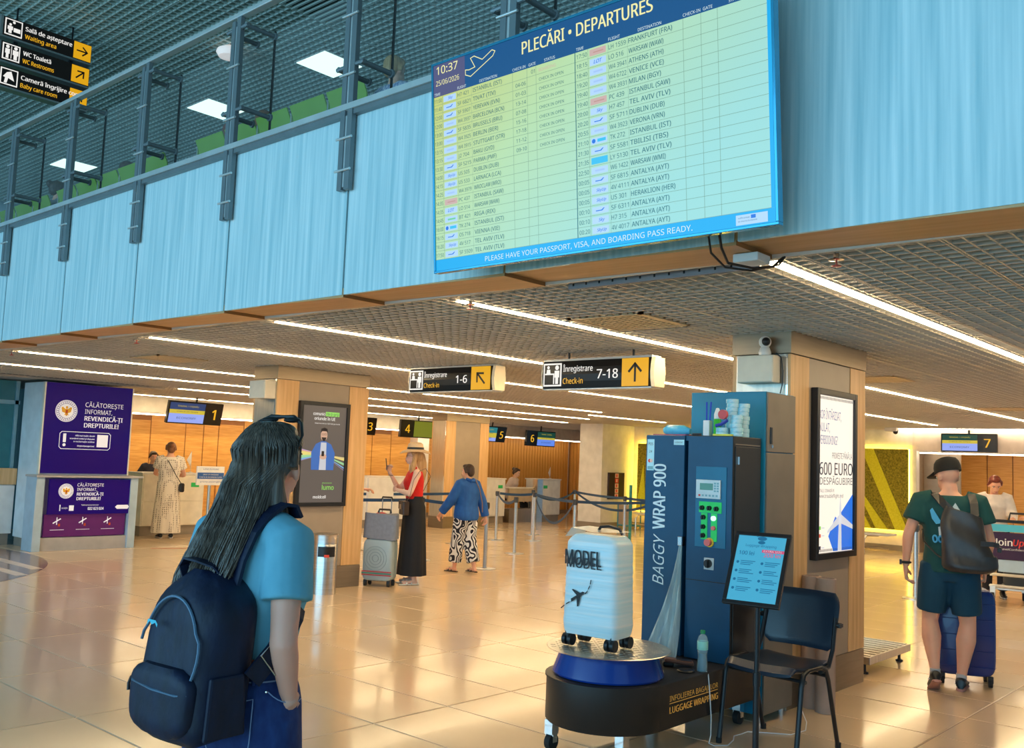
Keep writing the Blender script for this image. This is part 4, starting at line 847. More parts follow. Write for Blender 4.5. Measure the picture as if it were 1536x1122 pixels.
o = build('film_tail', mb, film, mach, smooth=True); sd = o.modifiers.new('s', 'SOLIDIFY'); sd.thickness = 0.001
build('film_clip', MB().box(-0.012, 0.022, 0.75, 0.785, 1.08, 1.14), chrome, mach, bevel=0.003)

# wrapped suitcase on the turntable
wrapm = mat('white_film_wrap', (0.60, 0.84, 0.92), 0.28, col2=(0.86, 0.93, 0.95), scale=(2, 2, 60), bump=0.25, coat=0.3)
t = thing('wrapped_suitcase', 'suitcase wrapped in white film and lettered MODEL, standing on the turntable', 'suitcase', onm(-3.37, 4.62, 0.525), R(4)); t.scale = (MS, MS, MS)
mb = MB(); rings = []
for k in range(26):
    u = k / 25.0; z = 0.072 + u * 0.575; w = 0.19 - 0.012 * u; d = 0.125 - 0.01 * u
    if u < 0.08: w *= 0.93 + 0.9 * u; d *= 0.9 + 1.2 * u
    if u > 0.93: w *= 1 - (u - 0.93) * 2.6; d *= 1 - (u - 0.93) * 4.0
    w += 0.0018 * math.sin(k * 2.4); d += 0.0018 * math.sin(k * 1.9 + 1)
    ring = []
    for j in range(40):
        a = 2 * math.pi * j / 40; ca, sa = math.cos(a), math.sin(a); p = 0.36
        ring.append(V((w * math.copysign(abs(ca) ** p, ca), d * math.copysign(abs(sa) ** p, sa), z + 0.003 * math.sin(3 * a + k))))
    rings.append(ring)
mb.loft(rings); build('shell', mb, wrapm, t, smooth=True)
filmw = mat('film_flap', (0.85, 0.93, 0.96), 0.2, alpha=0.6)
mb = MB(); mb.add([(-0.185, -0.10, 0.63), (-0.14, -0.10, 0.685), (-0.13, 0.08, 0.69), (-0.18, 0.09, 0.63)], [(0, 1, 2, 3)]); mb.add([(-0.14, -0.10, 0.685), (0.02, -0.11, 0.668), (0.17, -0.08, 0.675), (0.17, 0.06, 0.675), (0.0, 0.09, 0.68), (-0.13, 0.08, 0.69)], [(0, 1, 2, 3, 4, 5)])
build('film_flap', mb, filmw, t, smooth=True)
build('top_handle', MB().tube([(-0.02, 0, 0.665), (0.0, 0, 0.695), (0.06, 0, 0.703), (0.13, 0, 0.69), (0.15, 0, 0.66)], 0.009, 8), black, t, smooth=True)
for x, y in ((-0.145, -0.085), (-0.145, 0.085), (0.145, -0.085), (0.145, 0.085)):
    w_ = build('wheel', MB().cyl((x - 0.03, y, 0.036), (x - 0.008, y, 0.036), 0.034, n=20).cyl((x + 0.008, y, 0.036), (x + 0.03, y, 0.036), 0.034, n=20).box(x - 0.012, x + 0.012, y - 0.02, y + 0.02, 0.03, 0.085), black, t, smooth=True)
m_ = MB(); F = Face(m_, (-0.19, -0.1275, 0), X_, Z_, 0.0015)
F.text('MODEL', 0.030, 0.475, 0.085, paintk, w=0.245, bold=0.045, l=1); F.text('MODEL', 0.045, 0.458, 0.060, paintk, w=0.235, bold=0.03, l=2)
F.line([(0.02, 0.22), (0.07, 0.255), (0.14, 0.29), (0.19, 0.325), (0.215, 0.38)], 0.002, paintk, 1)
for q, (a, b) in enumerate((((0.015, 0.215), (0.035, 0.232)), ((0.05, 0.243), (0.07, 0.255)), ((0.085, 0.262), (0.10, 0.27)), ((0.18, 0.315), (0.193, 0.33)), ((0.20, 0.345), (0.208, 0.36)), ((0.212, 0.375), (0.216, 0.395)))): F.line([a, b], 0.006, paintk, 2)
F.poly([(0.085, 0.262), (0.165, 0.31), (0.175, 0.322), (0.16, 0.325), (0.08, 0.275)], paintk, 2); F.poly([(0.12, 0.30), (0.085, 0.33), (0.095, 0.333), (0.145, 0.315)], paintk, 2); F.poly([(0.12, 0.288), (0.125, 0.235), (0.135, 0.24), (0.148, 0.30)], paintk, 2)
build('print', m_, None, t)

# tall grey cabinet behind
cabg = mat('warm_grey_cabinet', (0.20, 0.165, 0.13), 0.45)
t = thing('tall_cabinet', 'tall warm grey two-door cabinet between the wrapping machine and the column', 'cabinet', (-3.12, 5.90, 0))
build('carcass', MB().box(-0.29, 0.262, -0.22, 0.19, 0.05, 2.10), mat('cabinet_body', (0.008, 0.20, 0.34), 0.4), t, bevel=0.005)  # cyan daylight on the cabinet front, put into the carcass colour
for z0, z1 in ((0.055, 1.704), (1.71, 2.095)):
    dd = build('door', MB().box(0.262, 0.275, -0.215, 0.188, z0, z1), cabg, t, bevel=0.003)
    if z0 > 1: build('handle', MB().box(0.275, 0.282, -0.185, -0.155, 1.76, 1.87), black, dd, bevel=0.004); build('key', MB().box(0.28, 0.29, -0.175, -0.165, 1.735, 1.755), chrome, dd)
for x, y in ((0.22, -0.16), (0.22, 0.13), (-0.24, -0.16), (-0.24, 0.13)):
    build('foot', MB().cyl((x, y, 0), (x, y, 0.05), 0.02, n=12), chrome, t)
# things on top of the machine
TZ = 1.80
t = thing('pen_cup', 'white square cup holding two blue pens on top of the wrapping machine', 'pen cup', onm(-3.21, 5.56, TZ)); build('cup', MB().box(-0.022, 0.022, -0.022, 0.022, 0, 0.10), white, t, bevel=0.003)
for q in (-0.008, 0.008): tag(build('pen', MB().cyl(onm(-3.21 + q, 5.56, TZ + 0.005), onm(-3.205 + q * 2, 5.56, TZ + 0.225), 0.005, n=8), mat('blue_pen', (0.01, 0.03, 0.5), 0.3), smooth=True), 'blue pen standing %s in the white cup' % ('left' if q < 0 else 'right'), 'pen', 'pens in the white cup')
t = thing('glue_bottle', 'green and clear bottle with a white pointed cap beside the pen cup', 'bottle', onm(-3.145, 5.57, TZ)); build('body', MB().m(mat('green_label', (0.03, 0.50, 0.03), 0.4)).lathe([(0.022, 0), (0.024, 0.01), (0.024, 0.105), (0.02, 0.11)], n=16), None, t, smooth=True); build('cap', MB().lathe([(0.022, 0.11), (0.022, 0.14), (0.010, 0.178), (0.004, 0.18)], n=16), white, t, smooth=True)
t = tag(build('note_pad', MB().box(-3.024, -2.90, 5.30, 5.35, TZ * MS + MZ, TZ * MS + MZ + 0.012), mat('yellow_paper', (0.85, 0.78, 0.10), 0.6)), 'thin yellow note pad on the front edge of the machine top', 'note pad')
tapem = mat('clear_tape_roll', (0.05, 0.50, 0.66), 0.2, col2=(0.55, 0.72, 0.80), scale=(22, 22, 26), coat=0.4); core = mat('tape_core', (0.62, 0.60, 0.62), 0.5)
st = [(-3.03, 5.66, 10, 'tallest stack at the back'), (-2.985, 5.545, 6, 'middle stack'), (-2.915 - 0.13, 5.53, 2, 'lowest stack beside the yellow pad'), (-3.0 + 0.10 - 0.04 + 0.0, 5.68, 8, 'right-hand stack by the edge')]
st = [(-3.065, 5.70 - 0.05, 10, 'tall back stack'), (-3.10, 5.545, 2, 'lowest stack'), (-3.025 + 0.02, 5.545, 5, 'middle stack'), (-2.925 + 0.005 - 0.105 + 0.11, 5.60 + 0.045, 7, 'right-hand stack')]
first = None
st = [(-3.075, 5.64, 9, 'tall back stack'), (-3.11 + 0.02, 5.535, 2, 'lowest stack'), (-3.02 + 0.018, 5.56, 5, 'middle stack'), (-3.02, 5.68, 8, 'right-hand back stack')]
for x, y, nn, w in st:
    for k in range(nn):
        if first is None:
            first = thing('tape_roll', '', 'tape roll', (0, 0, 0)); build('tape', MB().lathe([(0.030, 0), (0.041, 0), (0.042, 0.003), (0.042, 0.024), (0.041, 0.027), (0.030, 0.027)], n=24, cap=False), tapem, first, smooth=True)
            build('core', MB().lathe([(0.028, 0.0005), (0.0305, 0.0005), (0.0305, 0.0265), (0.028, 0.0265), (0.028, 0.0005)], n=24, cap=False), core, first, smooth=True); o = first
        else: o = copy_tree(first)
        o.location = onm(x + 0.003 * math.sin(k * 2.1), y + 0.003 * math.cos(k * 1.7), TZ + 0.0275 * k); o.scale = (MS, MS, MS)
        o['label'] = 'clear tape roll %s in the %s on the machine' % ('at the bottom' if k == 0 else 'at the top' if k == nn - 1 else ORD[k + 1] + ' from below', w)
        o['group'] = 'tape rolls stacked on the wrapping machine'
t = thing('tape_dispenser', 'red and blue hand tape dispenser lying against the tape rolls', 'tape dispenser', onm(-3.065, 5.50, TZ + 0.056)); build('handle', MB().tube([(-0.05, 0, 0.01), (-0.01, 0, 0.02), (0.03, 0, 0.045)], 0.011, 8), mat('blue_plastic', (0.02, 0.05, 0.4), 0.4), t, smooth=True); build('roll_holder', MB().cyl((-0.0, -0.012, 0.08), (-0.0, 0.012, 0.08), 0.030, n=20), mat('red_plastic', (0.6, 0.06, 0.06), 0.4), t, smooth=True)
t = thing('cloth_bundle', 'folded light blue bundle lying on a purple folder on the left tower', 'bundle', onm(-3.49, 5.62, TZ)); build('folder', MB().box(-0.12, 0.13, -0.09, 0.09, 0, 0.008), mat('purple_folder', (0.25, 0.02, 0.10), 0.5), t, bevel=0.002)
mb = MB(); mb.tube([(-0.09, 0, 0.035), (-0.06, 0, 0.038), (0.06, 0.0, 0.036), (0.11, 0, 0.03)], [0.018, 0.036, 0.035, 0.018], 14); build('blue_pouch', mb, mat('sky_plastic', (0.10, 0.50, 0.72), 0.3, alpha=1, bump=0.3, scale=(40, 40, 40)), t, smooth=True)
tag(build('black_marker', MB().cyl(onm(-3.30, 5.52, TZ + 0.008), onm(-3.24, 5.53, TZ + 0.008), 0.008, n=10), black, smooth=True), 'small black marker lying between the two towers on top', 'marker')
# water bottle, phone, payment terminal on the deck
t = thing('water_bottle', 'half full clear water bottle with a green cap on the machine deck', 'bottle', onm(-2.995, 5.18, 0.371))
pet = mat('clear_pet', (0.75, 0.93, 0.95), 0.05, alpha=0.28, vary=0.0); wat = mat('bottled_water', (0.02, 0.20, 0.35), 0.05, alpha=0.75, vary=0.0)
prof = [(0.026, 0), (0.031, 0.006), (0.031, 0.03), (0.027, 0.075), (0.025, 0.09), (0.030, 0.12), (0.031, 0.13), (0.031, 0.175), (0.024, 0.20), (0.012, 0.212), (0.012, 0.22)]
build('body', MB().lathe(prof, n=24), pet, t, smooth=True); build('water', MB().lathe([(r_ * 0.93, max(0.003, z)) for r_, z in prof[:5]] + [(0.0235, 0.105)], n=24), wat, t, smooth=True)
build('label', MB().lathe([(0.0315, 0.125), (0.0318, 0.127), (0.0318, 0.172), (0.0315, 0.174)], n=24, cap=False), mat('mint_label', (0.35, 0.75, 0.65), 0.4), t, smooth=True); build('cap', MB().lathe([(0.0145, 0.216), (0.0145, 0.234), (0.013, 0.236)], n=18), mat('green_cap', (0.01, 0.28, 0.10), 0.4), t, smooth=True)
t = thing('payment_terminal', 'brown and black payment terminal lying on the machine deck beside the film', 'payment terminal', onm(-3.165, 5.19, 0.371), R(38)); mb = MB(); mb.obox((0, 0, 0.030), (0.085, 0, -0.008), (0, 0.037, 0), (0.001, 0, 0.012)); build('body', mb, mat('brown_casing', (0.14, 0.06, 0.04), 0.4), t, bevel=0.008)
mb = MB(); mb.obox((0.03, 0, 0.040), (0.045, 0, -0.0045), (0, 0.030, 0), (0.0, 0, 0.001)); build('screen', mb, black, t); build('battery', MB().box(-0.095, -0.03, -0.032, 0.032, 0, 0.03), black, t, bevel=0.01)
t = thing('charging_cradle', 'flat black charging cradle lying beside the payment terminal', 'cradle', onm(-3.06, 5.10, 0.371)); build('body', MB().lathe([(0.05, 0), (0.052, 0.006), (0.045, 0.012)], n=20), black, t, smooth=True); build('rim', MB().lathe([(0.046, 0.012), (0.047, 0.0135), (0.044, 0.0135)], n=20, cap=False), chrome, t)
# roll of string hanging beside drum
tag(build('tape_end', MB().tube([onm(-3.085 + 0.018 * math.cos(a), 4.86, 0.394 + 0.018 * math.sin(a)) for a in [2 * math.pi * i / 14 for i in range(14)]], 0.006, 6, close=True), mat('tan_cord', (0.6, 0.42, 0.22), 0.6), smooth=True), 'small tan ring standing on the deck next to the blue drum', 'ring')
tag(build('charging_cable', MB().tube([(-2.88, 5.02, 0.42), (-2.862, 5.02, 0.40), (-2.858, 5.03, 0.32), (-2.855, 5.05, 0.16), (-2.86, 5.06, 0.05), (-2.86, 5.04, 0.008), (-2.82, 5.03, 0.005), (-2.77, 5.10, 0.005), (-2.80, 5.22, 0.005), (-2.84, 5.30, 0.005), (-2.83, 5.38, 0.005), (-2.83, 5.45, 0.005), (-2.74, 5.52, 0.005), (-2.62, 5.60, 0.005), (-2.60, 5.76, 0.005), (-2.68, 5.95, 0.005), (-2.78, 6.10, 0.03)], 0.0035, 6), paintw, smooth=True), 'thin white cable dropping from the machine deck and curling over the floor', 'cable')
for q, (x, y) in enumerate(((-2.87, 6.36), (-2.73, 6.30))):
    tag(build('cardboard_tube', MB().lathe([(0.060, 0), (0.065, 0.002), (0.065, 0.88), (0.052, 0.882), (0.05, 0.80)], (x + (0.03 if q == 0 else 0.02), y, 0), n=26), mat('pinkish_cardboard', (0.42, 0.30, 0.24), 0.7), smooth=True), 'upright %s cardboard tube behind the black chair' % ('thinner left' if q == 0 else 'thicker right'), 'tube', 'cardboard tubes behind the chair')

# ------------------------------------------------------------------ price stand
t = thing('price_stand', 'black floor stand with a tilted blue lit price sheet headed luggage wrapping', 'sign stand', (-2.43, 4.77, 0))
build('base', MB().lathe([(0.16, 0), (0.16, 0.012), (0.02, 0.02)], n=30), black, t, smooth=True); build('pole', MB().cyl((0, 0, 0.015), (0, 0, 0.48), 0.017, n=16), black, t, smooth=True); build('collar', MB().cyl((0, 0, 0.45), (0, 0, 0.52), 0.021, n=16), black, t, smooth=True); build('upper_pole', MB().cyl((0, 0, 0.50), (0, 0, 0.95), 0.0135, n=16), black, t, smooth=True)
ln = R(28); up = V((0.0, math.sin(ln), math.cos(ln))); rt = V((1, 0.13, 0)).normalized(); up = (up - rt * up.dot(rt)).normalized(); nn = rt.cross(up)
cc = V((-0.005, 0.0, 1.06)); Wd, Hd = 0.31, 0.42
mb = MB(); mb.obox(cc, rt * Wd / 2, nn * 0.008, up * Hd / 2); hd = build('board', mb, black, t, bevel=0.003)
mb = MB()
for a, b, c, d in ((0, Hd / 2 - 0.011, Wd / 2, 0.011), (0, -Hd / 2 + 0.011, Wd / 2, 0.011)): mb.obox(cc + up * b + nn * 0.01, rt * c, nn * 0.006, up * d)
for sx in (-1, 1): mb.obox(cc + rt * sx * (Wd / 2 - 0.011) + nn * 0.01, rt * 0.011, nn * 0.006, up * (Hd / 2 - 0.022))
build('frame', mb, black, t, bevel=0.002)
m_ = MB(); F = Face(m_, cc - rt * Wd / 2 - up * Hd / 2 + nn * 0.009, rt, up, 0.0008); sheet = emi('price_sheet', (0.10, 0.60, 0.92), 0.62); shink = emi('price_ink', (0.02, 0.22, 0.45), 0.6); prd = emi('price_red', (0.75, 0.12, 0.25), 0.8)
F.rect(0.02, 0.02, Wd - 0.02, Hd - 0.02, sheet, 1); F.disc(Wd / 2, 0.385, 0.026, shink, 2, ry=0.012); F.line([(Wd / 2 - 0.03, 0.395), (Wd / 2, 0.41), (Wd / 2 + 0.035, 0.40)], 0.004, shink, 2); F.disc(Wd / 2, 0.362, 0.02, shink, 2, ry=0.010)
F.text('Luggage Wrapping', Wd / 2, 0.335, 0.014, shink, w=0.17, align='c', bold=0.01)
F.text('100 lei', 0.04, 0.285, 0.022, shink, w=0.085, bold=0.02); F.rect(0.165, 0.305, 0.29, 0.322, prd, 2); F.text('EXTRA SIZE', 0.175, 0.309, 0.009, paintw, w=0.10, l=3); F.text('200 lei', 0.18, 0.28, 0.022, prd, w=0.09, bold=0.02)
for i in range(4):
    for x in (0.035, 0.17):
        z = 0.235 - i * 0.05; F.disc(x + 0.008, z + 0.006, 0.008, shink, 2, n=12)
        for k in range(3): F.rect(x + 0.024, z + 0.012 - k * 0.010, x + 0.105 - 0.012 * ((i + k) % 3), z + 0.016 - k * 0.010, shink, 2)
build('price_sheet', m_, None, t)

# ------------------------------------------------------------------ chair
vin = mat('black_vinyl', (0.006, 0.018, 0.038), 0.33, bump=0.08, scale=(150, 150, 150), coat=0.2)
t = thing('visitor_chair', 'black stackable visitor chair standing beside the price stand', 'chair', (-2.58, 5.36, 0), R(-4))
def side(sx):
    x = sx * 0.245
    front = [(x, -0.255, 0), (x, -0.20, 0.40), (x, -0.175, 0.462), (x, -0.13, 0.48), (x, 0.02, 0.482), (x, 0.075, 0.465), (x, 0.11, 0.40), (x, 0.235, 0)]
    return front
for sx, nm in ((-1, 'l'), (1, 'r')):
    p = side(sx); build('leg', MB().tube(p[:4] + [p[4]], 0.0125, 10, sq=1.25), black, t, smooth=True); build('leg', MB().tube([p[4], p[5], p[6], p[7]], 0.0125, 10, sq=1.25), black, t, smooth=True)
    for q in (p[0], p[7]): build('foot_cap', MB().cyl((q[0], q[1], 0), (q[0], q[1], 0.03), 0.017, n=12), rubber, t)
build('cross_bar', MB().tube([(-0.245, -0.15, 0.42), (0.245, -0.15, 0.42)], 0.011, 8).tube([(-0.245, 0.08, 0.43), (0.245, 0.08, 0.43)], 0.011, 8), black, t, smooth=True)
mb = MB(); rings = []
for k in range(13):
    v = k / 12.0; y = -0.245 + 0.43 * v; zc = 0.455 + 0.018 * (2 * v - 1) ** 2 - (0.03 if k == 0 else 0); hw = 0.232 * (1 - 0.10 * abs(2 * v - 1) ** 4); ring = []
    for j in range(24):
        a = 2 * math.pi * j / 24; ca, sa = math.cos(a), math.sin(a); x = hw * math.copysign(abs(ca) ** 0.5, ca); ring.append(V((x, y, zc + 0.022 * math.copysign(abs(sa) ** 0.7, sa) * (0.5 if k in (0, 12) else 1) + 0.02 * (x / 0.23) ** 2)))
    rings.append(ring)
mb.loft(rings); build('seat', mb, vin, t, smooth=True)
mb = MB(); rings = []
for k in range(15):
    v = k / 14.0; z = 0.545 + 0.33 * v; hw = 0.242 * (1 - 0.20 * abs(2 * v - 1) ** 5) ; yb_ = 0.185 + 0.09 * v; ring = []
    for j in range(24):
        a = 2 * math.pi * j / 24; ca, sa = math.cos(a), math.sin(a); x = hw * math.copysign(abs(ca) ** 0.55, ca); ring.append(V((x, yb_ + 0.05 * (1 - (x / 0.235) ** 2) + 0.017 * math.copysign(abs(sa) ** 0.7, sa) * (0.4 if k in (0, 14) else 1), z)))
    rings.append(ring)
mb.loft(rings); build('backrest', mb, vin, t, smooth=True)
for sx in (-1, 1):
    build('back_upright', MB().tube([(sx * 0.235, 0.03, 0.455), (sx * 0.235, 0.13, 0.47), (sx * 0.235, 0.18, 0.56), (sx * 0.228, 0.225, 0.74)], 0.0125, 10, sq=1.2), black, t, smooth=True)
    build('wing_knob', MB().cyl((sx * 0.232, 0.225, 0.70), (sx * 0.262, 0.225, 0.70), 0.016, n=12).box(sx * 0.262 - 0.004, sx * 0.262 + 0.004, 0.205, 0.245, 0.69, 0.71), black, t, smooth=True)

# ------------------------------------------------------------------ steel weighing platform
t = thing('weighing_platform', 'low steel platform scale with ribbed top beside the poster column', 'scale', (-3.28, 8.10, 0))
build('deck', MB().box(-0.45, 0.34, -0.42, 0.50, 0.085, 0.145), steelh, t, bevel=0.004)
for i in range(9): build('rib', MB().box(-0.43, 0.32, -0.38 + i * 0.1, -0.35 + i * 0.1, 0.145, 0.151), steelh, t)
for x in (-0.40, 0.27):
    for y in (-0.35, 0.42): build('foot', MB().lathe([(0.03, 0), (0.03, 0.012), (0.012, 0.02), (0.012, 0.085)], (x, y, 0), n=14), black, t)
build('under_box', MB().box(-0.3, 0.2, -0.36, -0.1, 0.03, 0.085), black, t)

# ------------------------------------------------------------------ bins
def bin_(label, x, y, r_, h, withslot=True):
    t = thing('litter_bin', label, 'bin', (x, y, 0)); build('body', MB().lathe([(r_, 0), (r_, h), (r_ * 0.97, h + 0.008)], n=36), steel, t, smooth=True); build('lid_ring', MB().lathe([(r_ * 1.02, h - 0.10), (r_ * 1.02, h - 0.095), (r_ * 1.02, h - 0.005), (r_ * 1.03, h + 0.004), (r_ * 0.96, h + 0.01)], n=36, cap=False), steel, t, smooth=True)
    pts = [V((r_ * 1.012 * math.cos(a), r_ * 1.012 * math.sin(a), 0)) for a in [R(-75) + R(8) * i for i in range(12)]]
    mb = MB(); mb.add([(p.x, p.y, h - 0.24) for p in pts] + [(p.x, p.y, h - 0.125) for p in pts], [(i, i + 1, 13 + i, 12 + i) for i in range(11)]); build('opening', mb, black, t)
    pts = pts[4:8]; mb = MB(); mb.add([(p.x * 1.01, p.y * 1.01, h - 0.245) for p in pts] + [(p.x * 1.01, p.y * 1.01, h - 0.215) for p in pts], [(i, i + 1, 5 + i, 4 + i) for i in range(3)]); build('red_sticker', mb, mat('bright_red_sticker', (0.8, 0.08, 0.05), 0.5), t)
bin_('steel litter bin at the foot of the left column behind the woman with the backpack', -8.82, 6.82, 0.135, 0.66)
t = thing('luggage_sizer', 'blue framed baggage sizer standing by the white pier', 'sizer', (-13.55, 19.75, 0)); mb = MB(); bl = mat('blue_tube', (0.03, 0.25, 0.42), 0.4)
for x in (-0.2, 0.2):
    for y in (-0.2, 0.2): build('upright', MB().cyl((x, y, 0), (x, y, 0.62), 0.016, n=8), bl, t)
for z in (0.62, 0.08): build('ring', MB().tube([(-0.2, -0.2, z), (0.2, -0.2, z), (0.2, 0.2, z), (-0.2, 0.2, z)], 0.016, 8, close=True), bl, t)
build('panel', MB().box(-0.19, 0.19, -0.2, -0.19, 0.1, 0.58), taupe, t)
tag(build('standing_pole', MB().cyl((-10.75, 15.70, 0), (-10.75, 15.70, 1.18), 0.03, n=12), mat('teal_pole', (0.04, 0.28, 0.26), 0.4), smooth=True), 'short teal post standing behind the barrier near the fire cabinet', 'post')

# ------------------------------------------------------------------ barrier posts and belts
ST = {'A': (-9.52, 10.24), 'B': (-10.79, 12.33), 'C': (-12.29, 14.60), 'D': (-13.3, 15.75), 'E': (-13.3, 17.2), 'F': (-10.0, 12.95), 'G': (-10.80, 15.58), 'H': (-12.75, 14.0), 'I': (-12.57, 12.66), 'J': (-10.81, 10.16), 'K': (-9.6, 14.9), 'L': (-14.3, 11.3), 'M': (-8.2, 15.0), 'N': (-4.35, 12.9)}
stl = {'A': 'nearest, right behind the woman in the blue jacket', 'B': 'fourth from the left with nothing in front of it', 'C': 'in the middle, in front of the agent desk', 'D': 'behind the middle one, slightly left', 'E': 'in front of the wooden slats near the white pier', 'F': 'its foot hidden behind the wrapped suitcase', 'G': 'by the teal pole, in front of the fire cabinet', 'H': 'just behind the nearest one',
       'I': 'left of the woman in the blue jacket', 'J': 'between the woman in red and the one in the blue jacket', 'K': 'its base showing left of the wrapping machine', 'L': 'seen through the gap beside the third column', 'M': 'hidden mostly by the wrapping machine', 'N': 'left of the man with the cap'}
first = None
beltm = mat('navy_belt', (0.012, 0.06, 0.16), 0.6)
for k, (x, y) in ST.items():
    if first is None:
        first = thing('barrier_post', '', 'barrier post', (0, 0, 0)); build('base_plate', MB().lathe([(0.165, 0), (0.165, 0.008), (0.05, 0.018)], n=30), steel, first, smooth=True)
        build('tube', MB().cyl((0, 0, 0.012), (0, 0, 0.88), 0.030, n=20), steel, first, smooth=True); build('belt_head', MB().cyl((0, 0, 0.86), (0, 0, 0.955), 0.036, n=20).box(-0.044, 0.044, -0.012, 0.012, 0.88, 0.945), mat('dark_belt_head', (0.06, 0.065, 0.075), 0.35), first, smooth=True); o = first
    else: o = copy_tree(first)
    o.location = (x, y, 0); o['label'] = 'steel queue barrier post, ' + stl[k]; o['group'] = 'queue barrier posts'
def belt(a, b, label, sag=0.0, z=0.915):
    pa, pb = V((*ST[a], z)) if isinstance(a, str) else V((*a, z)), V((*ST[b], z)) if isinstance(b, str) else V((*b, z)); d = (pb - pa); pts = []
    u0 = 0.05 / d.length
    for i in range(17):
        u = u0 + (1 - 2 * u0) * i / 16.0; q = (i / 16.0); p = pa + d * u; p.z -= sag * 4 * q * (1 - q) + 0.02 * 4 * q * (1 - q); pts.append(p)
    tag(build('barrier_belt', MB().ribbon(pts, Z_, 0.048, 0.002), beltm), label, 'belt', 'navy queue belts')
belt('J', 'A', 'navy belt passing behind the woman in the blue jacket at waist height'); belt((-13.2, 9.2), 'I', 'navy belt behind the grey suitcase, reaching the post left of the blue jacket'); belt((-12.0, 7.9), 'J', 'navy belt running behind the woman in red, nearer of two')
belt('H', 'C', 'navy belt from behind the nearest post to the middle post'); belt('C', 'F', 'tight navy belt from the middle post towards the wrapped suitcase'); belt('F', 'K', 'tight navy belt crossing in front of the fire cabinet'); belt('D', 'F', 'slack navy belt sagging low in front of desk 6', 0.48)
belt('E', 'G', 'navy belt running in front of the white pier'); belt('C', 'E', 'navy belt sloping down towards the wooden slats', 0.12); belt('G', 'M', 'navy belt reaching behind the wrapping machine from the teal pole')
belt('B', 'H', 'slack belt beyond the woman in blue', 0.1); belt('E', 'K', 'slack thin belt curving past the white pier', 0.25)

# ------------------------------------------------------------------ purple kiosk, left office
kb = thing('information_kiosk', 'purple information kiosk with the text REVENDICĂ-ȚI DREPTURILE and a shelf desk', 'kiosk', (-15.0, 6.6, 0))
build('cabinet_body', MB().box(-0.40, 0.36, -0.64, 0.70, 0.13, 2.48), mat('kiosk_white', (0.72, 0.78, 0.82), 0.4), kb, bevel=0.008); build('plinth', MB().box(-0.38, 0.34, -0.62, 0.68, 0, 0.13), greyp, kb)
purp = mat('violet_print', (0.004, 0.001, 0.13), 0.4, col2=(0.025, 0.002, 0.09), scale=(0.8, 0.8, 0.8), spec=0.2, emis=0.13, emis_col=(0.02, 0.0, 0.30)); purp2 = mat('plum_print', (0.10, 0.01, 0.10), 0.4, emis=0.2, emis_col=(0.09, 0.01, 0.13))
build('upper_board', MB().box(0.36, 0.40, -0.64, 0.70, 1.12, 2.475), purp, kb); build('side_strip', MB().box(0.34, 0.405, -0.66, -0.64, 0.13, 2.48), cream, kb); build('side_strip', MB().box(0.34, 0.405, 0.70, 0.72, 0.13, 2.48), cream, kb)
grm = mat('grey_laminate', (0.46, 0.44, 0.43), 0.4); blp = mat('pale_blue_laminate', (0.45, 0.58, 0.68), 0.4)
build('desk_top', MB().box(0.36, 0.76, -0.82, 0.80, 1.07, 1.10), grm, kb, bevel=0.004)
for y0 in (-0.80, 0.62):
    build('desk_leg', MB().box(0.36, 0.72, y0, y0 + 0.12, 0, 1.07), blp, kb, bevel=0.003)
build('desk_panel', MB().box(0.66, 0.70, -0.60, 0.74, 0.53, 1.045), purp, kb); build('lower_panel', MB().box(0.62, 0.65, -0.62, 0.60, 0.20, 0.525), purp2, kb); build('lower_rail', MB().box(0.40, 0.68, -0.68, 0.62, 0.0, 0.19), MATS['grey_laminate'], kb)
m_ = MB(); vw = mat('print_lavender_white', (0.85, 0.84, 0.9), 0.5, emis=0.25)
gd = mat('emblem_gold', (0.80, 0.42, 0.03), 0.5, emis=0.1); gdr = mat('emblem_red', (0.6, 0.08, 0.02), 0.5)
def emblem(F, x, y, r_):
    F.disc(x, y, r_, vw, 1, n=36); F.ring(x, y, r_ * 0.90, r_ * 0.93, purp, 2); F.ring(x, y, r_ * 0.66, r_ * 0.69, purp, 2)
    for i in range(28):
        a = 2 * math.pi * i / 28; F.line([(x + r_ * 0.74 * math.cos(a), y + r_ * 0.74 * math.sin(a)), (x + r_ * 0.84 * math.cos(a), y + r_ * 0.84 * math.sin(a))], r_ * 0.05, purp, 2)
    P = lambda u, v: (x + u * r_, y + v * r_)
    F.poly([P(-0.12, -0.2), P(-0.4, -0.1), P(-0.48, 0.3), P(-0.36, 0.38), P(-0.12, 0.18)], gd, 3); F.poly([P(0.12, -0.2), P(0.12, 0.18), P(0.36, 0.38), P(0.48, 0.3), P(0.4, -0.1)], gd, 3)
    F.poly([P(-0.14, 0.2), P(-0.14, -0.3), P(0, -0.5), P(0.14, -0.3), P(0.14, 0.2)], gd, 4); F.disc(*P(0, 0.33), r_ * 0.12, gd, 4, n=12); F.poly([P(-0.10, 0.1), P(-0.10, -0.15), P(0, -0.25), P(0.10, -0.15), P(0.10, 0.1)], gdr, 5); F.line([P(-0.2, -0.35), P(0.2, -0.35)], r_ * 0.06, gd, 4)
F = Face(m_, (0.4005, -0.64, 1.12), Y_, Z_, 0.003)
emblem(F, 0.32, 0.94, 0.165)
for i, (s_, w_, b_) in enumerate((('CĂLĂTOREȘTE', 0.60, 0), ('INFORMAT,', 0.43, 0), ('REVENDICĂ-ȚI', 0.60, 0.03), ('DREPTURILE!', 0.54, 0.03))): F.text(s_, 0.60, 1.02 - i * 0.105, 0.068, vw, w=w_, bold=b_)
F.line([(0.28, 0.37), (1.0, 0.37), (1.03, 0.40), (1.03, 0.60), (1.0, 0.63), (0.28, 0.63), (0.25, 0.60), (0.25, 0.40)], 0.008, vw, 1, True)
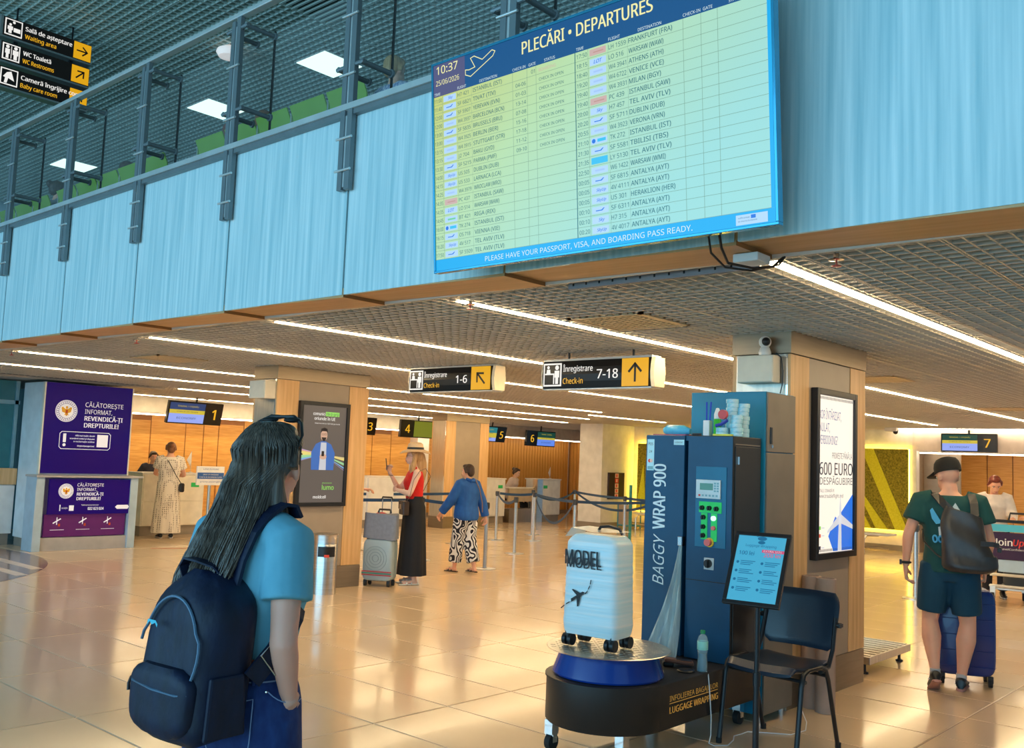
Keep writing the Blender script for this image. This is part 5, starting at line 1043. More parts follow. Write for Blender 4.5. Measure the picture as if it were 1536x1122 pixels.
F.rect(0.30, 0.47, 0.345, 0.60, vw, 2); F.disc(0.322, 0.43, 0.024, vw, 2, n=16)
for i, (s_, w_) in enumerate((('Află mai multe detalii', 0.30), ('scanând codul și depune', 0.38), ('o reclamație online', 0.32), ('drepturipasageri.md', 0.26))): F.text(s_, 0.78, 0.565 - i * 0.045 - (0.02 if i == 3 else 0), 0.022, vw, w=w_, align='r', bold=0.02)
F.rect(0.82, 0.41, 0.99, 0.60, vw, 2)
build('upper_print', m_, None, kb); m_ = MB(); F = Face(m_, (0.7005, -0.60, 0.53), Y_, Z_, 0.003)
emblem(F, 0.24, 0.34, 0.11)
for i, (s_, w_, b_) in enumerate((('CĂLĂTOREȘTE', 0.40, 0), ('INFORMAT,', 0.30, 0), ('REVENDICĂ-ȚI', 0.40, 0.03), ('DREPTURILE!', 0.36, 0.03))): F.text(s_, 0.40, 0.41 - i * 0.068, 0.045, vw, w=w_, bold=b_)
F.rect(0.16, 0.05, 0.175, 0.14, vw, 2); F.rect(0.30, 0.05, 0.37, 0.13, vw, 2); F.text('aviație', 0.19, 0.08, 0.025, vw, w=0.09); F.text('Telefonul consumatorului', 0.48, 0.125, 0.018, vw, w=0.26); F.text('022 823 024', 0.58, 0.06, 0.040, vw, w=0.24, bold=0.03)
F.poly([(1.0, 0.10), (1.03, 0.07), (1.20, 0.07), (1.22, 0.10), (1.20, 0.13), (1.03, 0.13)], vw, 2)
build('desk_print', m_, None, kb); m_ = MB(); F = Face(m_, (0.6505, -0.62, 0.20), Y_, Z_, 0.003)
for i in range(3):
    x = 0.18 + i * 0.38; F.line([(x - 0.05, 0.20), (x + 0.05, 0.26)], 0.018, vw, 2); F.line([(x, 0.28), (x, 0.18)], 0.012, vw, 2); F.rect(x + 0.02, 0.15, x + 0.05, 0.19, gdr, 3); F.line([(x - 0.09, 0.10), (x + 0.11, 0.10)], 0.006, vw, 2)
build('lower_print', m_, None, kb)

og = mat('teal_office_glass', (0.03, 0.20, 0.24), 0.06, alpha=0.85, spec=0.8); ofr = mat('blue_grey_frame', (0.22, 0.40, 0.48), 0.35, 0.3)
of = thing('office_counter', 'glazed office front with white base and wooden ledge at the far left', 'counter', (-15.45, 4.0, 0))
build('base_panel', MB().box(-0.1, 0, -2.5, 1.92, 0.17, 0.91), white, of, bevel=0.004); build('plinth', MB().box(-0.1, -0.01, -2.5, 1.92, 0, 0.17), greyp, of); build('wood_band', MB().box(-0.1, 0.04, -2.5, 1.96, 0.91, 1.16), oak, of, bevel=0.004)
build('glass', MB().box(-0.06, -0.05, -2.5, 1.94, 1.16, 2.5), og, of)
for y0 in (-1.2, 0.6, 1.30, 1.87): build('mullion', MB().box(-0.09, -0.02, y0, y0 + 0.05, 1.16, 2.5), ofr, of)
build('transom', MB().box(-0.09, -0.02, -2.5, 1.94, 2.14, 2.20), ofr, of); build('interior_wall', MB().box(-2.9, -2.8, -2.5, 2.9, 0, 2.50), mat('office_teal', (0.05, 0.22, 0.26), 0.6), of)
build('white_stub', MB().box(-0.10, 0.02, 1.62, 1.95, 0.17, 0.90), white, of, bevel=0.004)
struct('wall_office', MB().box(-18.6, -15.5, 7.0, 7.1, 0, 2.55), MATS['office_teal'])
struct('ceiling_margin', MB().box(-20, -14.8, -3, 7.95, CZ - 0.03, CZ + 0.0), mat('plain_ceiling', (0.42, 0.38, 0.34), 0.7)) 

# information stand beside desk 1
t = thing('information_stand', 'blue and white information board on a steel post, right of the cream desk', 'sign stand', (-15.2, 9.13, 0))
build('foot', MB().lathe([(0.17, 0), (0.17, 0.01), (0.04, 0.02)], n=24), steel, t); build('post', MB().cyl((0, 0, 0.01), (0, 0, 0.93), 0.03, n=14), steel, t, smooth=True)
build('board', MB().box(-0.01, 0.02, -0.27, 0.27, 0.93, 1.26), paintw, t, bevel=0.004); m_ = MB(); F = Face(m_, (0.0205, -0.27, 0.93), Y_, Z_, 0.003); navy = mat('print_navy', (0.03, 0.12, 0.40), 0.5)
F.rect(0.01, 0.11, 0.53, 0.22, navy, 1); F.text('DROP OFF BAGGAGE', 0.27, 0.175, 0.022, paintw, w=0.3, align='c'); F.text('CHECK-IN BUSINESS CLASS', 0.27, 0.13, 0.022, paintw, w=0.44, align='c'); F.text('LINE FLYONE', 0.27, 0.27, 0.024, navy, w=0.3, align='c'); F.text('priority passengers', 0.27, 0.05, 0.024, navy, w=0.4, align='c')
build('lettering', m_, None, t)
tag(build('red_tape_line', MB().ribbon([(-14.05, 7.5, 0.002), (-13.7, 8.3, 0.002), (-13.55, 9.2, 0.002), (-13.5, 9.9, 0.002)], X_, 0.05, 0.002), mat('red_floor_tape', (0.55, 0.13, 0.05), 0.5)), 'red tape line on the floor right of the purple kiosk', 'floor tape')
t = thing('notice_board', 'white standing notice board behind the raised arm of the woman in red', 'notice board', (-12.2, 10.47, 0)); build('board', MB().box(0, 0.05, -0.27, 0.28, 0.25, 1.2), paintw, t, bevel=0.004); build('post', MB().box(-0.03, 0.0, -0.03, 0.03, 0, 1.0), steel, t); build('foot', MB().box(-0.15, 0.15, -0.2, 0.2, 0, 0.02), steel, t)

# ------------------------------------------------------------------ green seats of the upper hall
gseat = mat('lime_shell', (0.22, 0.42, 0.02), 0.4, coat=0.2); alu = mat('polished_aluminium', (0.75, 0.80, 0.80), 0.2, 0.9)
def seatrow(x1, n, first=[None]):
    for k in range(n):
        if first[0] is None:
            s = first[0] = thing('waiting_seat', '', 'seat', (0, 0, 0))
            rings = []
            for i in range(7):
                u = i / 6.0; z = 0.42 + u * 0.56; y = 0.0 + 0.02 * (1 - u) - 0.10 * max(0, u - 0.8) / 0.2 * 0.5; rings.append([V((-0.245, y, z)), V((0.245, y, z)), V((0.245, y + 0.015, z)), V((-0.245, y + 0.015, z))])
            mb = MB(); mb.loft(rings); build('backrest', mb, gseat, s, smooth=True); build('seat_shell', MB().box(-0.245, 0.245, 0.0, 0.48, 0.40, 0.425), gseat, s, bevel=0.01)
            build('side_arm', MB().box(-0.268, -0.250, -0.02, 0.3, 0.40, 0.93), alu, s, bevel=0.004); build('leg', MB().box(-0.02, 0.02, 0.1, 0.16, 0, 0.40), alu, s); build('foot', MB().box(-0.03, 0.03, -0.05, 0.45, 0, 0.03), alu, s)
        else: s = copy_tree(first[0])
        s.location = (x1 - 0.27 - k * 0.535, 4.86, 3.70); seats.append(s)
seats = []
seatrow(-6.05, 5); seatrow(-9.32, 5); seatrow(-12.22, 5)
for i, s in enumerate(seats): s['label'] = 'lime green waiting seat behind the glass, %s from the right in the %s row' % (ORD[i % 5 + 1], ['nearest', 'middle', 'farthest'][i // 5]); s['group'] = 'lime green seats in the upper waiting area'
# ================================================================== PEOPLE
MALE = [(0.80, .12, .095, 0), (0.88, .165, .115, 0), (0.96, .163, .11, 0), (1.06, .15, .10, .005), (1.18, .163, .11, .005), (1.29, .185, .12, 0), (1.37, .185, .105, -.005), (1.42, .13, .08, -.01), (1.455, .065, .062, -.008), (1.54, .056, .058, .008)]
FEM = [(0.80, .12, .095, 0), (0.88, .170, .12, -.005), (0.95, .165, .118, -.005), (1.06, .125, .092, 0), (1.16, .137, .10, .005), (1.26, .155, .115, .012), (1.34, .16, .095, 0), (1.40, .125, .07, -.01), (1.445, .055, .052, -.008), (1.54, .048, .05, .008)]
def prof_at(pr, z):
    if z <= pr[0][0]: return pr[0][1:]
    for a, b in zip(pr, pr[1:]):
        if a[0] <= z <= b[0]:
            u = (z - a[0]) / (b[0] - a[0]); u = u * u * (3 - 2 * u); return tuple(a[i] + (b[i] - a[i]) * u for i in (1, 2, 3))
    return pr[-1][1:]
def sgp(v, p): return math.copysign(abs(v) ** p, v)
def torso(mb, pr, z0, z1, inf, f, n=22, step=0.035, flare=0.0):
    k = max(2, int((z1 - z0) / step)); rings = []
    for i in range(k + 1):
        z = z0 + (z1 - z0) * i / k; hw, hd, yo = prof_at(pr, z); e = inf + flare * (1 - i / k)
        rings.append([f(V(((hw + e) * sgp(math.cos(a), .85), (hd + e) * sgp(math.sin(a), .85) + yo, z))) for a in [2 * math.pi * j / n for j in range(n)]])
    mb.loft(rings)
def hand(mb, w, d, pn, side, s=1.0, curl=0.5, spread=1.0, curls=None):
    # palm from wrist w along d, palm normal pn, thumb on 'side' direction
    w, d, pn = V(w), V(d).normalized(), V(pn); pn = (pn - d * pn.dot(d)).normalized(); sd = V(side); sd = (sd - d * sd.dot(d) - pn * sd.dot(pn)).normalized()
    def ring(t, hw, ht): return [w + d * t * s + sd * hw * s * math.cos(a) + pn * ht * s * math.sin(a) for a in [2 * math.pi * j / 12 for j in range(12)]]
    mb.loft([ring(-0.03, .024, .019), ring(0.0, .026, .017), ring(0.03, .036, .016), ring(0.065, .041, .014), ring(0.088, .039, .011), ring(0.095, .034, .006)])
    Ls = [0.070, 0.078, 0.073, 0.057]
    for i in range(4):
        o = 0.030 - 0.0195 * i; p = w + d * (0.083 - 0.004 * abs(i - 1)) * s + sd * o * s * spread; dd = (d + sd * (0.06 - 0.05 * i) * spread).normalized(); c = (curls[i] if curls else curl) * (1 + 0.1 * i)
        pts = [p - dd * 0.012 * s]; cur = dd; ln = Ls[i] * s; pts.append(p.copy())
        for fr, cc in ((0.45, c), (0.30, c * 1.2), (0.25, c * 0.8)):
            q = Quaternion(pn.cross(cur).normalized(), -cc); cur = (q @ cur).normalized()
            if (cur - dd).dot(pn) < 0: cur = cur - pn * 2 * cur.dot(pn)
            p = p + cur * ln * fr; pts.append(p.copy())
        mb.tube(pts, [.0095 * s, .0095 * s, .0088 * s, .0080 * s, .0062 * s], 8)
    b = w + d * 0.022 * s + sd * 0.026 * s; t1 = (d * 0.65 + sd * 0.75 + pn * 0.35).normalized(); t2 = (d * 0.95 + sd * 0.25 + pn * 0.5).normalized()
    mb.tube([b - t1 * 0.012 * s, b + t1 * 0.022 * s, b + t1 * 0.040 * s, b + t1 * 0.040 * s + t2 * 0.024 * s, b + t1 * 0.040 * s + t2 * 0.038 * s], [.013 * s, .012 * s, .0105 * s, .0095 * s, .007 * s], 8)
def person(label, loc, rotz, H, P, group=None):
    s = H / 1.70; t = thing('person', label, 'person', loc, rotz, group); T = Matrix.Scale(s, 4); pr = P.get('prof', FEM); sk = P.get('skin', skin); vx = P.get('voxel', 0.011); lean = P.get('lean', 0.0); tw = P.get('twist', 0.0)
    def f(p):
        if p.z > 0.95:
            z = p.z - 0.95; p = V((p.x, p.y + math.sin(lean) * z, 0.95 + math.cos(lean) * z))
        return p
    sw = P.get('sw', 0.178 if pr is MALE else 0.160); SH = {q: f(V((sx * sw, -0.005, 1.375))) for q, sx in (('R', 1), ('L', -1))}
    HP = {q: V((sx * 0.088, 0, 0.90)) for q, sx in (('R', 1), ('L', -1))}
    legs = P.get('legs') or {}; arms = P.get('arms') or {}
    LG = {q: [HP[q]] + [V(p) for p in legs.get(q, ((sx * .095, .01, .49), (sx * .095, -.02, .085)))[:2]] for q, sx in (('R', 1), ('L', -1))}
    toe = {q: V(legs[q][2]) if q in legs and len(legs[q]) > 2 else V((0.12 * (1 if q == 'R' else -1), 1, -0.0)) for q in 'RL'}
    AR = {}
    for q, sx in (('R', 1), ('L', -1)):
        AR[q] = arms.get(q, ((sx * .225, -.03, 1.10), (sx * .235, .05, .86), (0, .12, -1), (-sx, 0, 0)))
    mk = 1.12 if pr is MALE else 1.0
    hy, hp = P.get('head', (0, 0)); hc = f(V((0, 0.008 + P.get('neck', 0), 1.50))); HR = Matrix.Rotation(hy, 3, 'Z') @ Matrix.Rotation(hp - lean * 0.4, 3, 'X')
    hd_ = lambda x, y, z: hc + HR @ V((x, y, z))
    mb = MB(T)
    if not P.get('nobody_torso'): torso(mb, pr, 0.80, 1.54, -0.012, f)
    for q in 'RL':
        a = LG[q]; k_ = a[1]; an = a[2]; hp_ = a[0]
        mb.tube([hp_ + V((0, 0, 0.04)), hp_ - (hp_ - k_) * 0.3, k_ + (hp_ - k_) * 0.1, k_, k_ + (an - k_) * 0.3, k_ + (an - k_) * 0.8, an, an - V((0, 0, 0.03))], [.075 * mk, .082 * mk, .055 * mk, .052 * mk, .056 * mk * mk, .036 * mk, .033, .031], 14)
        td = toe[q].normalized(); mb.tube([an - td * 0.04 - V((0, 0, .05)), an + td * 0.05 - V((0, 0, .045)), an + td * 0.15 - V((0, 0, .06))], [.028, .032, .024], 10)
        S = SH[q]; el, wr = V(AR[q][0]), V(AR[q][1])
        mb.tube([S + V((0, 0, .01)) - V((S.x * .25, 0, 0)), S, S + (el - S) * .35, S + (el - S) * .9, el, el + (wr - el) * .25, el + (wr - el) * .85, wr], [.05 * mk, .052 * mk, .043 * mk, .036 * mk, .037 * mk, .036 * mk, .024 * mk, .023 * mk], 12)
    # head: skull, jaw, nose, lips, ears, neck
    mb.tube([f(V((0, -0.012, 1.40))), hd_(0, -0.004, -0.01), hd_(0, 0.0, 0.05)], [.054 * mk, .050 * mk, .05], 14)
    mb.ball(hd_(0, -0.008, 0.105), (.074, .094, .095), 20, 14, HR); mb.ball(hd_(0, 0.030, 0.045), (.054, .062, .062), 18, 12, HR); mb.ball(hd_(0, 0.074, 0.002), (.024, .020, .018), 12, 8, HR)
    mb.tube([hd_(0, 0.082, 0.090), hd_(0, 0.098, 0.064), hd_(0, 0.107, 0.052), hd_(0, 0.090, 0.043)], [.008, .010, .013, .010], 10)
    mb.tube([hd_(-.022, .086, .022), hd_(0, .094, .024), hd_(.022, .086, .022)], [.005, .010, .005], 8)
    mb.tube([hd_(-.05, .072, .108), hd_(-.025, .084, .113), hd_(.025, .084, .113), hd_(.05, .072, .108)], [.007, .010, .010, .007], 8)
    for sx in (-1, 1): mb.ball(hd_(sx * .079, -.004, .068), (.010, .020, .032), 10, 8, HR @ Matrix.Rotation(sx * 0.35, 3, 'Z'))
    ex = MB(T)
    for q, sx in (('R', 1), ('L', -1)):
        if AR[q][2] is not None:
            sd = AR[q][4] if len(AR[q]) > 4 else (0, 1, 0); cl = AR[q][5] if len(AR[q]) > 5 else 0.35
            hand(ex, AR[q][1], AR[q][2], AR[q][3], sd, 1.0 * (1.06 if pr is MALE else 0.94), cl)
    body = build('body', mb, sk, t, voxel=vx * s, it=3, extra=ex)
    eyew = mat('eye_white', (0.8, 0.78, 0.75), 0.2); iris = mat('dark_iris', (0.03, 0.02, 0.015), 0.2); lip = mat('lips', (0.50, 0.16, 0.14), 0.45); brow = P.get('hairmat', black)
    if P.get('face', True):
        for sx in (-1, 1):
            e = MB(T); e.m(eyew); e.ball(hd_(sx * .031, .073, .086), (.0135, .009, .008), 12, 8, HR); e.m(iris); e.ball(hd_(sx * .031, .0795, .086), (.006, .004, .006), 10, 6, HR); build('eye', e, None, t, smooth=True)
            build('eyebrow', MB(T).tube([hd_(sx * .016, .092, .103), hd_(sx * .034, .089, .108), hd_(sx * .052, .076, .102)], [.003, .004, .002], 6), brow, t, smooth=True)
        build('lips', MB(T).tube([hd_(-.024, .090, .022), hd_(-.008, .1005, .026), hd_(0, .1025, .024), hd_(.008, .1005, .026), hd_(.024, .090, .022)], [.002, .006, .007, .006, .002], 8), lip, t, smooth=True)
    # clothes
    tp = P.get('top')
    if tp:
        mb = MB(T); inf = tp.get('inf', .012); torso(mb, pr, tp.get('z0', .90), tp.get('z1', 1.435), inf, f, flare=tp.get('flare', 0.0))
        sl = tp.get('sleeve', 'short')
        for q in 'RL':
            S = SH[q]; el, wr = V(AR[q][0]), V(AR[q][1]); r_ = inf
            if sl == 'short': mb.tube([S - V((S.x * .45, 0, -.02)), S + V((0, 0, .004)), S + (el - S) * .3, S + (el - S) * .58], [.055 * mk + r_, .058 * mk + r_ * .8, .053 * mk + r_, .055 * mk + r_ * 1.1], 16)
            elif sl == 'long': mb.tube([S - V((S.x * .45, 0, -.02)), S + V((0, 0, .004)), S + (el - S) * .4, S + (el - S) * .92, el + (wr - el) * .12, el + (wr - el) * .6, el + (wr - el) * .96], [.055 * mk + r_, .056 * mk + r_, .049 * mk + r_, .045 * mk + r_, .044 * mk + r_, .037 * mk + r_, .034 * mk + r_], 16)
            elif sl == 'strap': mb.tube([f(V((S.x * .75, 0.06, 1.33))), f(V((S.x * .55, 0.03, 1.40))), f(V((S.x * .33, -0.01, 1.45)))], [.03, .026, .022], 8)
        build(tp.get('name', 'shirt'), mb, tp['mat'], t, voxel=vx * s * 0.95, it=5)
    bt = P.get('bottom')
    if bt:
        mb = MB(T); inf = bt.get('inf', .014); kind = bt['kind']; z1 = bt.get('z1', 1.0)
        if kind in ('pants', 'shorts'):
            torso(mb, pr, .80, z1, inf, lambda p: p if p.z < .95 else f(p)); e = bt.get('end', .97); fl_ = bt.get('flare', .0)
            for q in 'RL':
                h_, k_, a_ = LG[q]; up_ = h_ + V((0, 0, .02)); th0 = .088 * mk + inf
                if kind == 'shorts': pts = [up_, h_ + (k_ - h_) * .3, h_ + (k_ - h_) * e]; rr = [th0, .085 * mk + inf + fl_ * .5, .066 * mk + inf + fl_]
                else: pts = [up_, h_ + (k_ - h_) * .35, k_ + (h_ - k_) * .08, k_ + (a_ - k_) * .35, k_ + (a_ - k_) * e]; rr = [th0, .086 * mk + inf + fl_ * .3, .060 * mk + inf + fl_ * .6, .057 * mk + inf + fl_ * .8, .050 * mk + inf + fl_]
                mb.tube(pts, rr, 18)
        else:
            za, zb = bt.get('zb', .08), z1; rings = []; wb_ = bt.get('wb', .24); n = 44; k = 22; pl = bt.get('pleat', .012)
            for i in range(k + 1):
                u = i / k; z = zb + (za - zb) * u; hw, hd2, yo = prof_at(pr, max(z, .90)) if z > .88 else prof_at(pr, .90); w_ = hw + inf + (wb_ - .18) * max(0, (u - .1)) / .9; d_ = hd2 + inf + (wb_ - .18) * .8 * max(0, (u - .1)) / .9
                rings.append([V(((w_ + pl * u * math.sin(9 * a + 1)) * math.cos(a), (d_ + pl * u * math.sin(9 * a + 1)) * math.sin(a) + yo + bt.get('shift', 0) * u, z)) for a in [2 * math.pi * j / n for j in range(n)]])
            mb.loft(rings[::-1])
        if kind in ('pants', 'shorts'): build(bt.get('name', 'trousers'), mb, bt['mat'], t, voxel=vx * s, it=4)
        else: build(bt.get('name', 'skirt'), mb, bt['mat'], t, smooth=True)
    # shoes
    sh = P.get('shoe', black); sole = P.get('sole', mat('shoe_sole', (0.55, 0.52, 0.50), 0.6))
    for q in 'RL':
        an = LG[q][2]; td = toe[q].normalized(); fw = td; sidev = V((0, 0, 1)).cross(fw).normalized(); upv = fw.cross(sidev).normalized(); upv = -upv if upv.z < 0 else upv; base = an - upv * 0.085; S_ = MB(T)
        def fr(tt, hw, h0, h1): return [base + fw * tt + sidev * hw * math.cos(a) + upv * ((h0 + h1) / 2 + (h1 - h0) / 2 * math.sin(a)) for a in [2 * math.pi * j / 14 for j in range(14)]]
        if P.get('sandal'):
            S_.m(sole); S_.loft([fr(-.065, .020, 0, .018), fr(-.05, .030, 0, .022), fr(.06, .030, 0, .020), fr(.13, .040, 0, .018), fr(.17, .036, 0, .016), fr(.19, .018, .003, .015)])
            S_.m(sh); S_.tube([base + fw * .10 - sidev * .042 + upv * .01, base + fw * .09 + upv * .058, base + fw * .10 + sidev * .042 + upv * .01], [.012] * 3, 6).tube([base + fw * .04 - sidev * .036 + upv * .01, base + fw * .02 + upv * .075, base + fw * .04 + sidev * .036 + upv * .01], [.010] * 3, 6)
            build('sandal', S_, None, t, smooth=True)
        else:
            S_.m(sole); S_.loft([fr(-.075, .022, 0, .02), fr(-.06, .034, 0, .024), fr(.05, .036, 0, .022), fr(.12, .046, 0, .022), fr(.17, .038, .002, .02), fr(.195, .018, .006, .018)])
            S_.m(sh); S_.loft([fr(-.072, .02, .018, .05), fr(-.062, .034, .018, .085), fr(-.02, .040, .018, .105), fr(.03, .040, .018, .095), fr(.07, .042, .018, .072), fr(.13, .044, .018, .055), fr(.17, .036, .018, .045), fr(.19, .015, .02, .035)])
            S_.m(paintw if P.get('stripe') else sh); S_.tube([base + fw * .0 + sidev * .041 + upv * .04, base + fw * .06 + sidev * .043 + upv * .06], .004, 6)
            build('shoe', S_, None, t, smooth=True)
    return t, s, T, f, hd_, HR, SH
def hairmesh(T, hd_, HR, kind, hm, t, vx=0.009):
    mb = MB(T)
    if kind in ('short', 'bun', 'long', 'bob'):
        mb.ball(hd_(0, -.022, .122), (.083, .092, .088), 20, 14, HR); mb.ball(hd_(0, -.055, .080), (.072, .062, .080), 18, 12, HR); mb.ball(hd_(0, .035, .172), (.062, .052, .030), 16, 10, HR)
        for sx in (-1, 1): mb.tube([hd_(sx * .070, .030, .150), hd_(sx * .080, .008, .11), hd_(sx * .080, -.02, .06)], [.02, .018, .022], 10)
    if kind == 'bun': mb.ball(hd_(0, -.115, .15), (.045, .04, .045), 14, 10, HR); mb.ball(hd_(0, -.07, .12), (.06, .05, .06), 14, 10, HR)
    if kind == 'long':
        mb.tube([hd_(.0, -.06, .10), hd_(0, -.085, .0), hd_(0, -.10, -.12), hd_(0, -.105, -.25)], [.075, .075, .065, .03], 16, sq=0.6)
        for sx in (-1, 1): mb.tube([hd_(sx * .065, -.01, .12), hd_(sx * .085, .0, .03), hd_(sx * .095, .02, -.07), hd_(sx * .085, .04, -.20)], [.03, .032, .036, .014], 12)
    o = build('hair', mb, hm, t, voxel=vx, it=3); return o
def strands(T, curves, r, hm, t, name='hair_strands', n=4):
    mb = MB(T)
    for c in curves: mb.tube(c, [r * .8] + [r] * (len(c) - 2) + [r * .2], n)
    return build(name, mb, hm, t, smooth=True)
tee = mat('grey_blue_tee', (0.13, 0.38, 0.50), 0.85, col2=(0.18, 0.47, 0.60), bump=0.15, scale=(14, 14, 9)); denim = mat('dark_denim', (0.006, 0.022, 0.12), 0.8, col2=(0.016, 0.05, 0.19), bump=0.2, scale=(40, 40, 22))
stitch = mat('denim_stitch', (0.22, 0.30, 0.50), 0.7)
brunette = mat('ash_brown_hair', (0.045, 0.034, 0.028), 0.34, col2=(0.16, 0.115, 0.085), scale=(90, 90, 3), bump=0.4, detail=3); auburn = mat('auburn_hair', (0.16, 0.055, 0.025), 0.45, col2=(0.28, 0.12, 0.05), scale=(80, 80, 6)); blonde = mat('dark_blonde_hair', (0.32, 0.17, 0.07), 0.45, col2=(0.58, 0.36, 0.16), scale=(80, 80, 4)); darkh = mat('dark_brown_hair', (0.03, 0.018, 0.012), 0.45, col2=(0.08, 0.045, 0.03), scale=(60, 60, 10)); redh = mat('red_brown_hair', (0.14, 0.02, 0.012), 0.45, col2=(0.25, 0.05, 0.03), scale=(60, 60, 10))

# ---- woman with the backpack in the foreground
FW = (-2.255, 1.50, 0.0)
skinw = mat('skin_rosy', (0.92, 0.42, 0.30), 0.5, sub=0.12, vary=0.05)
t, s, T, f, hd_, HR, SH = person('woman in a grey-blue t-shirt and jeans seen from behind, looking up at the departures board', FW, R(4), 1.675, dict(prof=FEM, voxel=0.0075, skin=skinw, sw=0.158, head=(R(20), R(10)), hairmat=brunette, neck=.048,
    arms={'R': ((.205, -.045, 1.13), (.165, .02, .96), (-.55, .25, -.75), (-1, 0, 0), (0, 1, 0), 0.4), 'L': ((-.215, -.05, 1.12), (-.20, .05, .92), (.1, .35, -1), (1, 0, 0), (0, 1, 0), 0.5)},
    top=dict(mat=tee, z0=1.075, inf=.014, sleeve='short', name='t_shirt'), bottom=dict(kind='pants', mat=denim, z1=1.06, inf=.012, flare=.03, name='jeans')))
woman = t
# jeans details
zb = []
for z_ in (1.062, 1.022):
    hw, hd2, yo = prof_at(FEM, z_); zb.append(MB(T).tube([V(((hw + .016) * sgp(math.cos(a), .85), (hd2 + .016) * sgp(math.sin(a), .85) + yo, z_)) for a in [2 * math.pi * j / 40 for j in range(40)]], 0.0022, 5, close=True))
for m__ in zb: build('stitch_line', m__, stitch, t)
def onhip(a, z, e=.0165): hw, hd2, yo = prof_at(FEM, z); return V(((hw + e) * sgp(math.cos(a), .85), (hd2 + e) * sgp(math.sin(a), .85) + yo, z))
pk_ = [(R(-82), .965), (R(-35), .985), (R(-38), .86), (R(-58), .83), (R(-78), .85)]
pts = []
for i in range(5):
    a0, z0 = pk_[i]; a1, z1 = pk_[(i + 1) % 5]
    for k in range(6): u = k / 6.0; pts.append(onhip(a0 + (a1 - a0) * u, z0 + (z1 - z0) * u, .019 if z0 > .9 else .03))
build('back_pocket_stitch', MB(T).tube(pts, 0.0016, 5, close=True), stitch, t)
for sx in (-1, 1):
    build('belt_loop', MB(T).tube([onhip(R(-90 + sx * 55), 1.07, .018), onhip(R(-90 + sx * 55), 1.015, .019)], .005, 6), denim, t)
build('side_pocket_stitch', MB(T).tube([onhip(R(-18) + R(5) * k, 1.0 - .012 * k + .001 * k * k, .019) for k in range(9)], .0015, 5), stitch, t); build('rivet', MB(T).ball(onhip(R(-20), 1.0, .019), .004, 10, 6), chrome, t)
# hair
def HP_(x, y, z): return T @ hd_(x, y, z)
mb = MB(T)
mb.ball(hd_(0, -.024, .124), (.081, .094, .085), 24, 16, HR); mb.ball(hd_(0, -.055, .085), (.077, .062, .08), 20, 14, HR); mb.ball(hd_(0, .03, .165), (.062, .056, .036), 18, 12, HR)
fall = [(0, -.058, .09, .088, .062), (0, -.080, .02, .092, .060), (0, -.106, -.05, .096, .056), (-.004, -.140, -.11, .104, .050), (-.012, -.172, -.17, .108, .042), (-.022, -.195, -.225, .104, .034), (-.034, -.210, -.275, .085, .022), (-.045, -.218, -.315, .055, .010)]
Hb = hd_(0, 0, 0)
rings = []
for x, y, z, w_, d_ in fall:
    c = Hb + V((x, y, z)); w_ *= .88; rings.append([c + V((w_ * sgp(math.cos(a), .8), d_ * sgp(math.sin(a), .8), 0)) for a in [2 * math.pi * j / 22 for j in range(22)]])
mb.loft(rings)
mb.tube([Hb + V((.060, -.05, .10)), Hb + V((.076, -.052, .03)), Hb + V((.082, -.045, -.05)), Hb + V((.088, -.025, -.12)), Hb + V((.086, .012, -.18)), Hb + V((.078, .035, -.22))], [.026, .024, .024, .022, .018, .008], 14)
mb.tube([Hb + V((-.066, -.03, .10)), Hb + V((-.085, -.03, .03)), Hb + V((-.092, -.025, -.05)), Hb + V((-.095, -.02, -.14)), Hb + V((-.09, -.01, -.24))], [.03, .030, .030, .024, .008], 14)
mb.tube([hd_(.066, .045, .150), hd_(.074, .020, .140), hd_(.080, -.015, .12), hd_(.082, -.035, .08)], [.010, .014, .016, .02], 10)
build('hair', mb, brunette, t, voxel=0.006, it=3)
cur = []; rnd = random.Random(3)
for i in range(360):
    a = rnd.uniform(R(-200), R(20)); ca, sa = math.cos(a), math.sin(a); lat = rnd.uniform(.25, .95)
    p0 = hd_(.084 * ca * lat, -.020 + .098 * sa * lat, .118 + .094 * math.sqrt(max(0, 1 - lat * lat)))
    p1 = hd_(.088 * ca, -.022 + .102 * sa, .10); pts = [p0, (p0 + p1) / 2 + (p1 - hd_(0, -.02, .1)).normalized() * .012 + V((0, 0, .012)), p1]
    e = rnd.uniform(.75, 1.0); wv = rnd.uniform(-.004, .004); k0 = rnd.uniform(0.995, 1.06)
    for k, (x, y, z, w_, d_) in enumerate(fall[1:int(3 + e * 5.99)]):
        yy = d_ * sgp(sa, .8); yy = min(yy, d_ * .2) if sa > 0 else yy
        pts.append(Hb + V((x + w_ * .88 * sgp(ca, .8) * k0 + wv * k, y + yy * k0 + .002 * math.sin(k + i), z + rnd.uniform(-.012, .012))))
    if rnd.random() < .35: pts[-1] = pts[-1] + V((rnd.uniform(-.02, .012), rnd.uniform(-.02, .0), -.03))
    pts = [Hb + (q - Hb) * 1.0 for q in pts]; cur.append(pts)
strands(T, cur, .0017, brunette, t)
cur = []
for i in range(60):
    u = rnd.uniform(-1, 1); v_ = rnd.uniform(-1, 1)
    cur.append([hd_(.068, .0 + .03 * v_, .15), Hb + V((.086, -.050 + .012 * v_, .05)), Hb + V((.094 + .006 * u, -.035 + .015 * v_, -.05)), Hb + V((.102 + .008 * u, -.002 + .02 * v_, -.12)), Hb + V((.094 + .012 * u, .02 + .02 * v_, -.185)), Hb + V((.082 + .016 * u, .045 + .02 * v_, -.235 - .03 * abs(u)))])
strands(T, cur, .0016, auburn, t, 'front_lock')
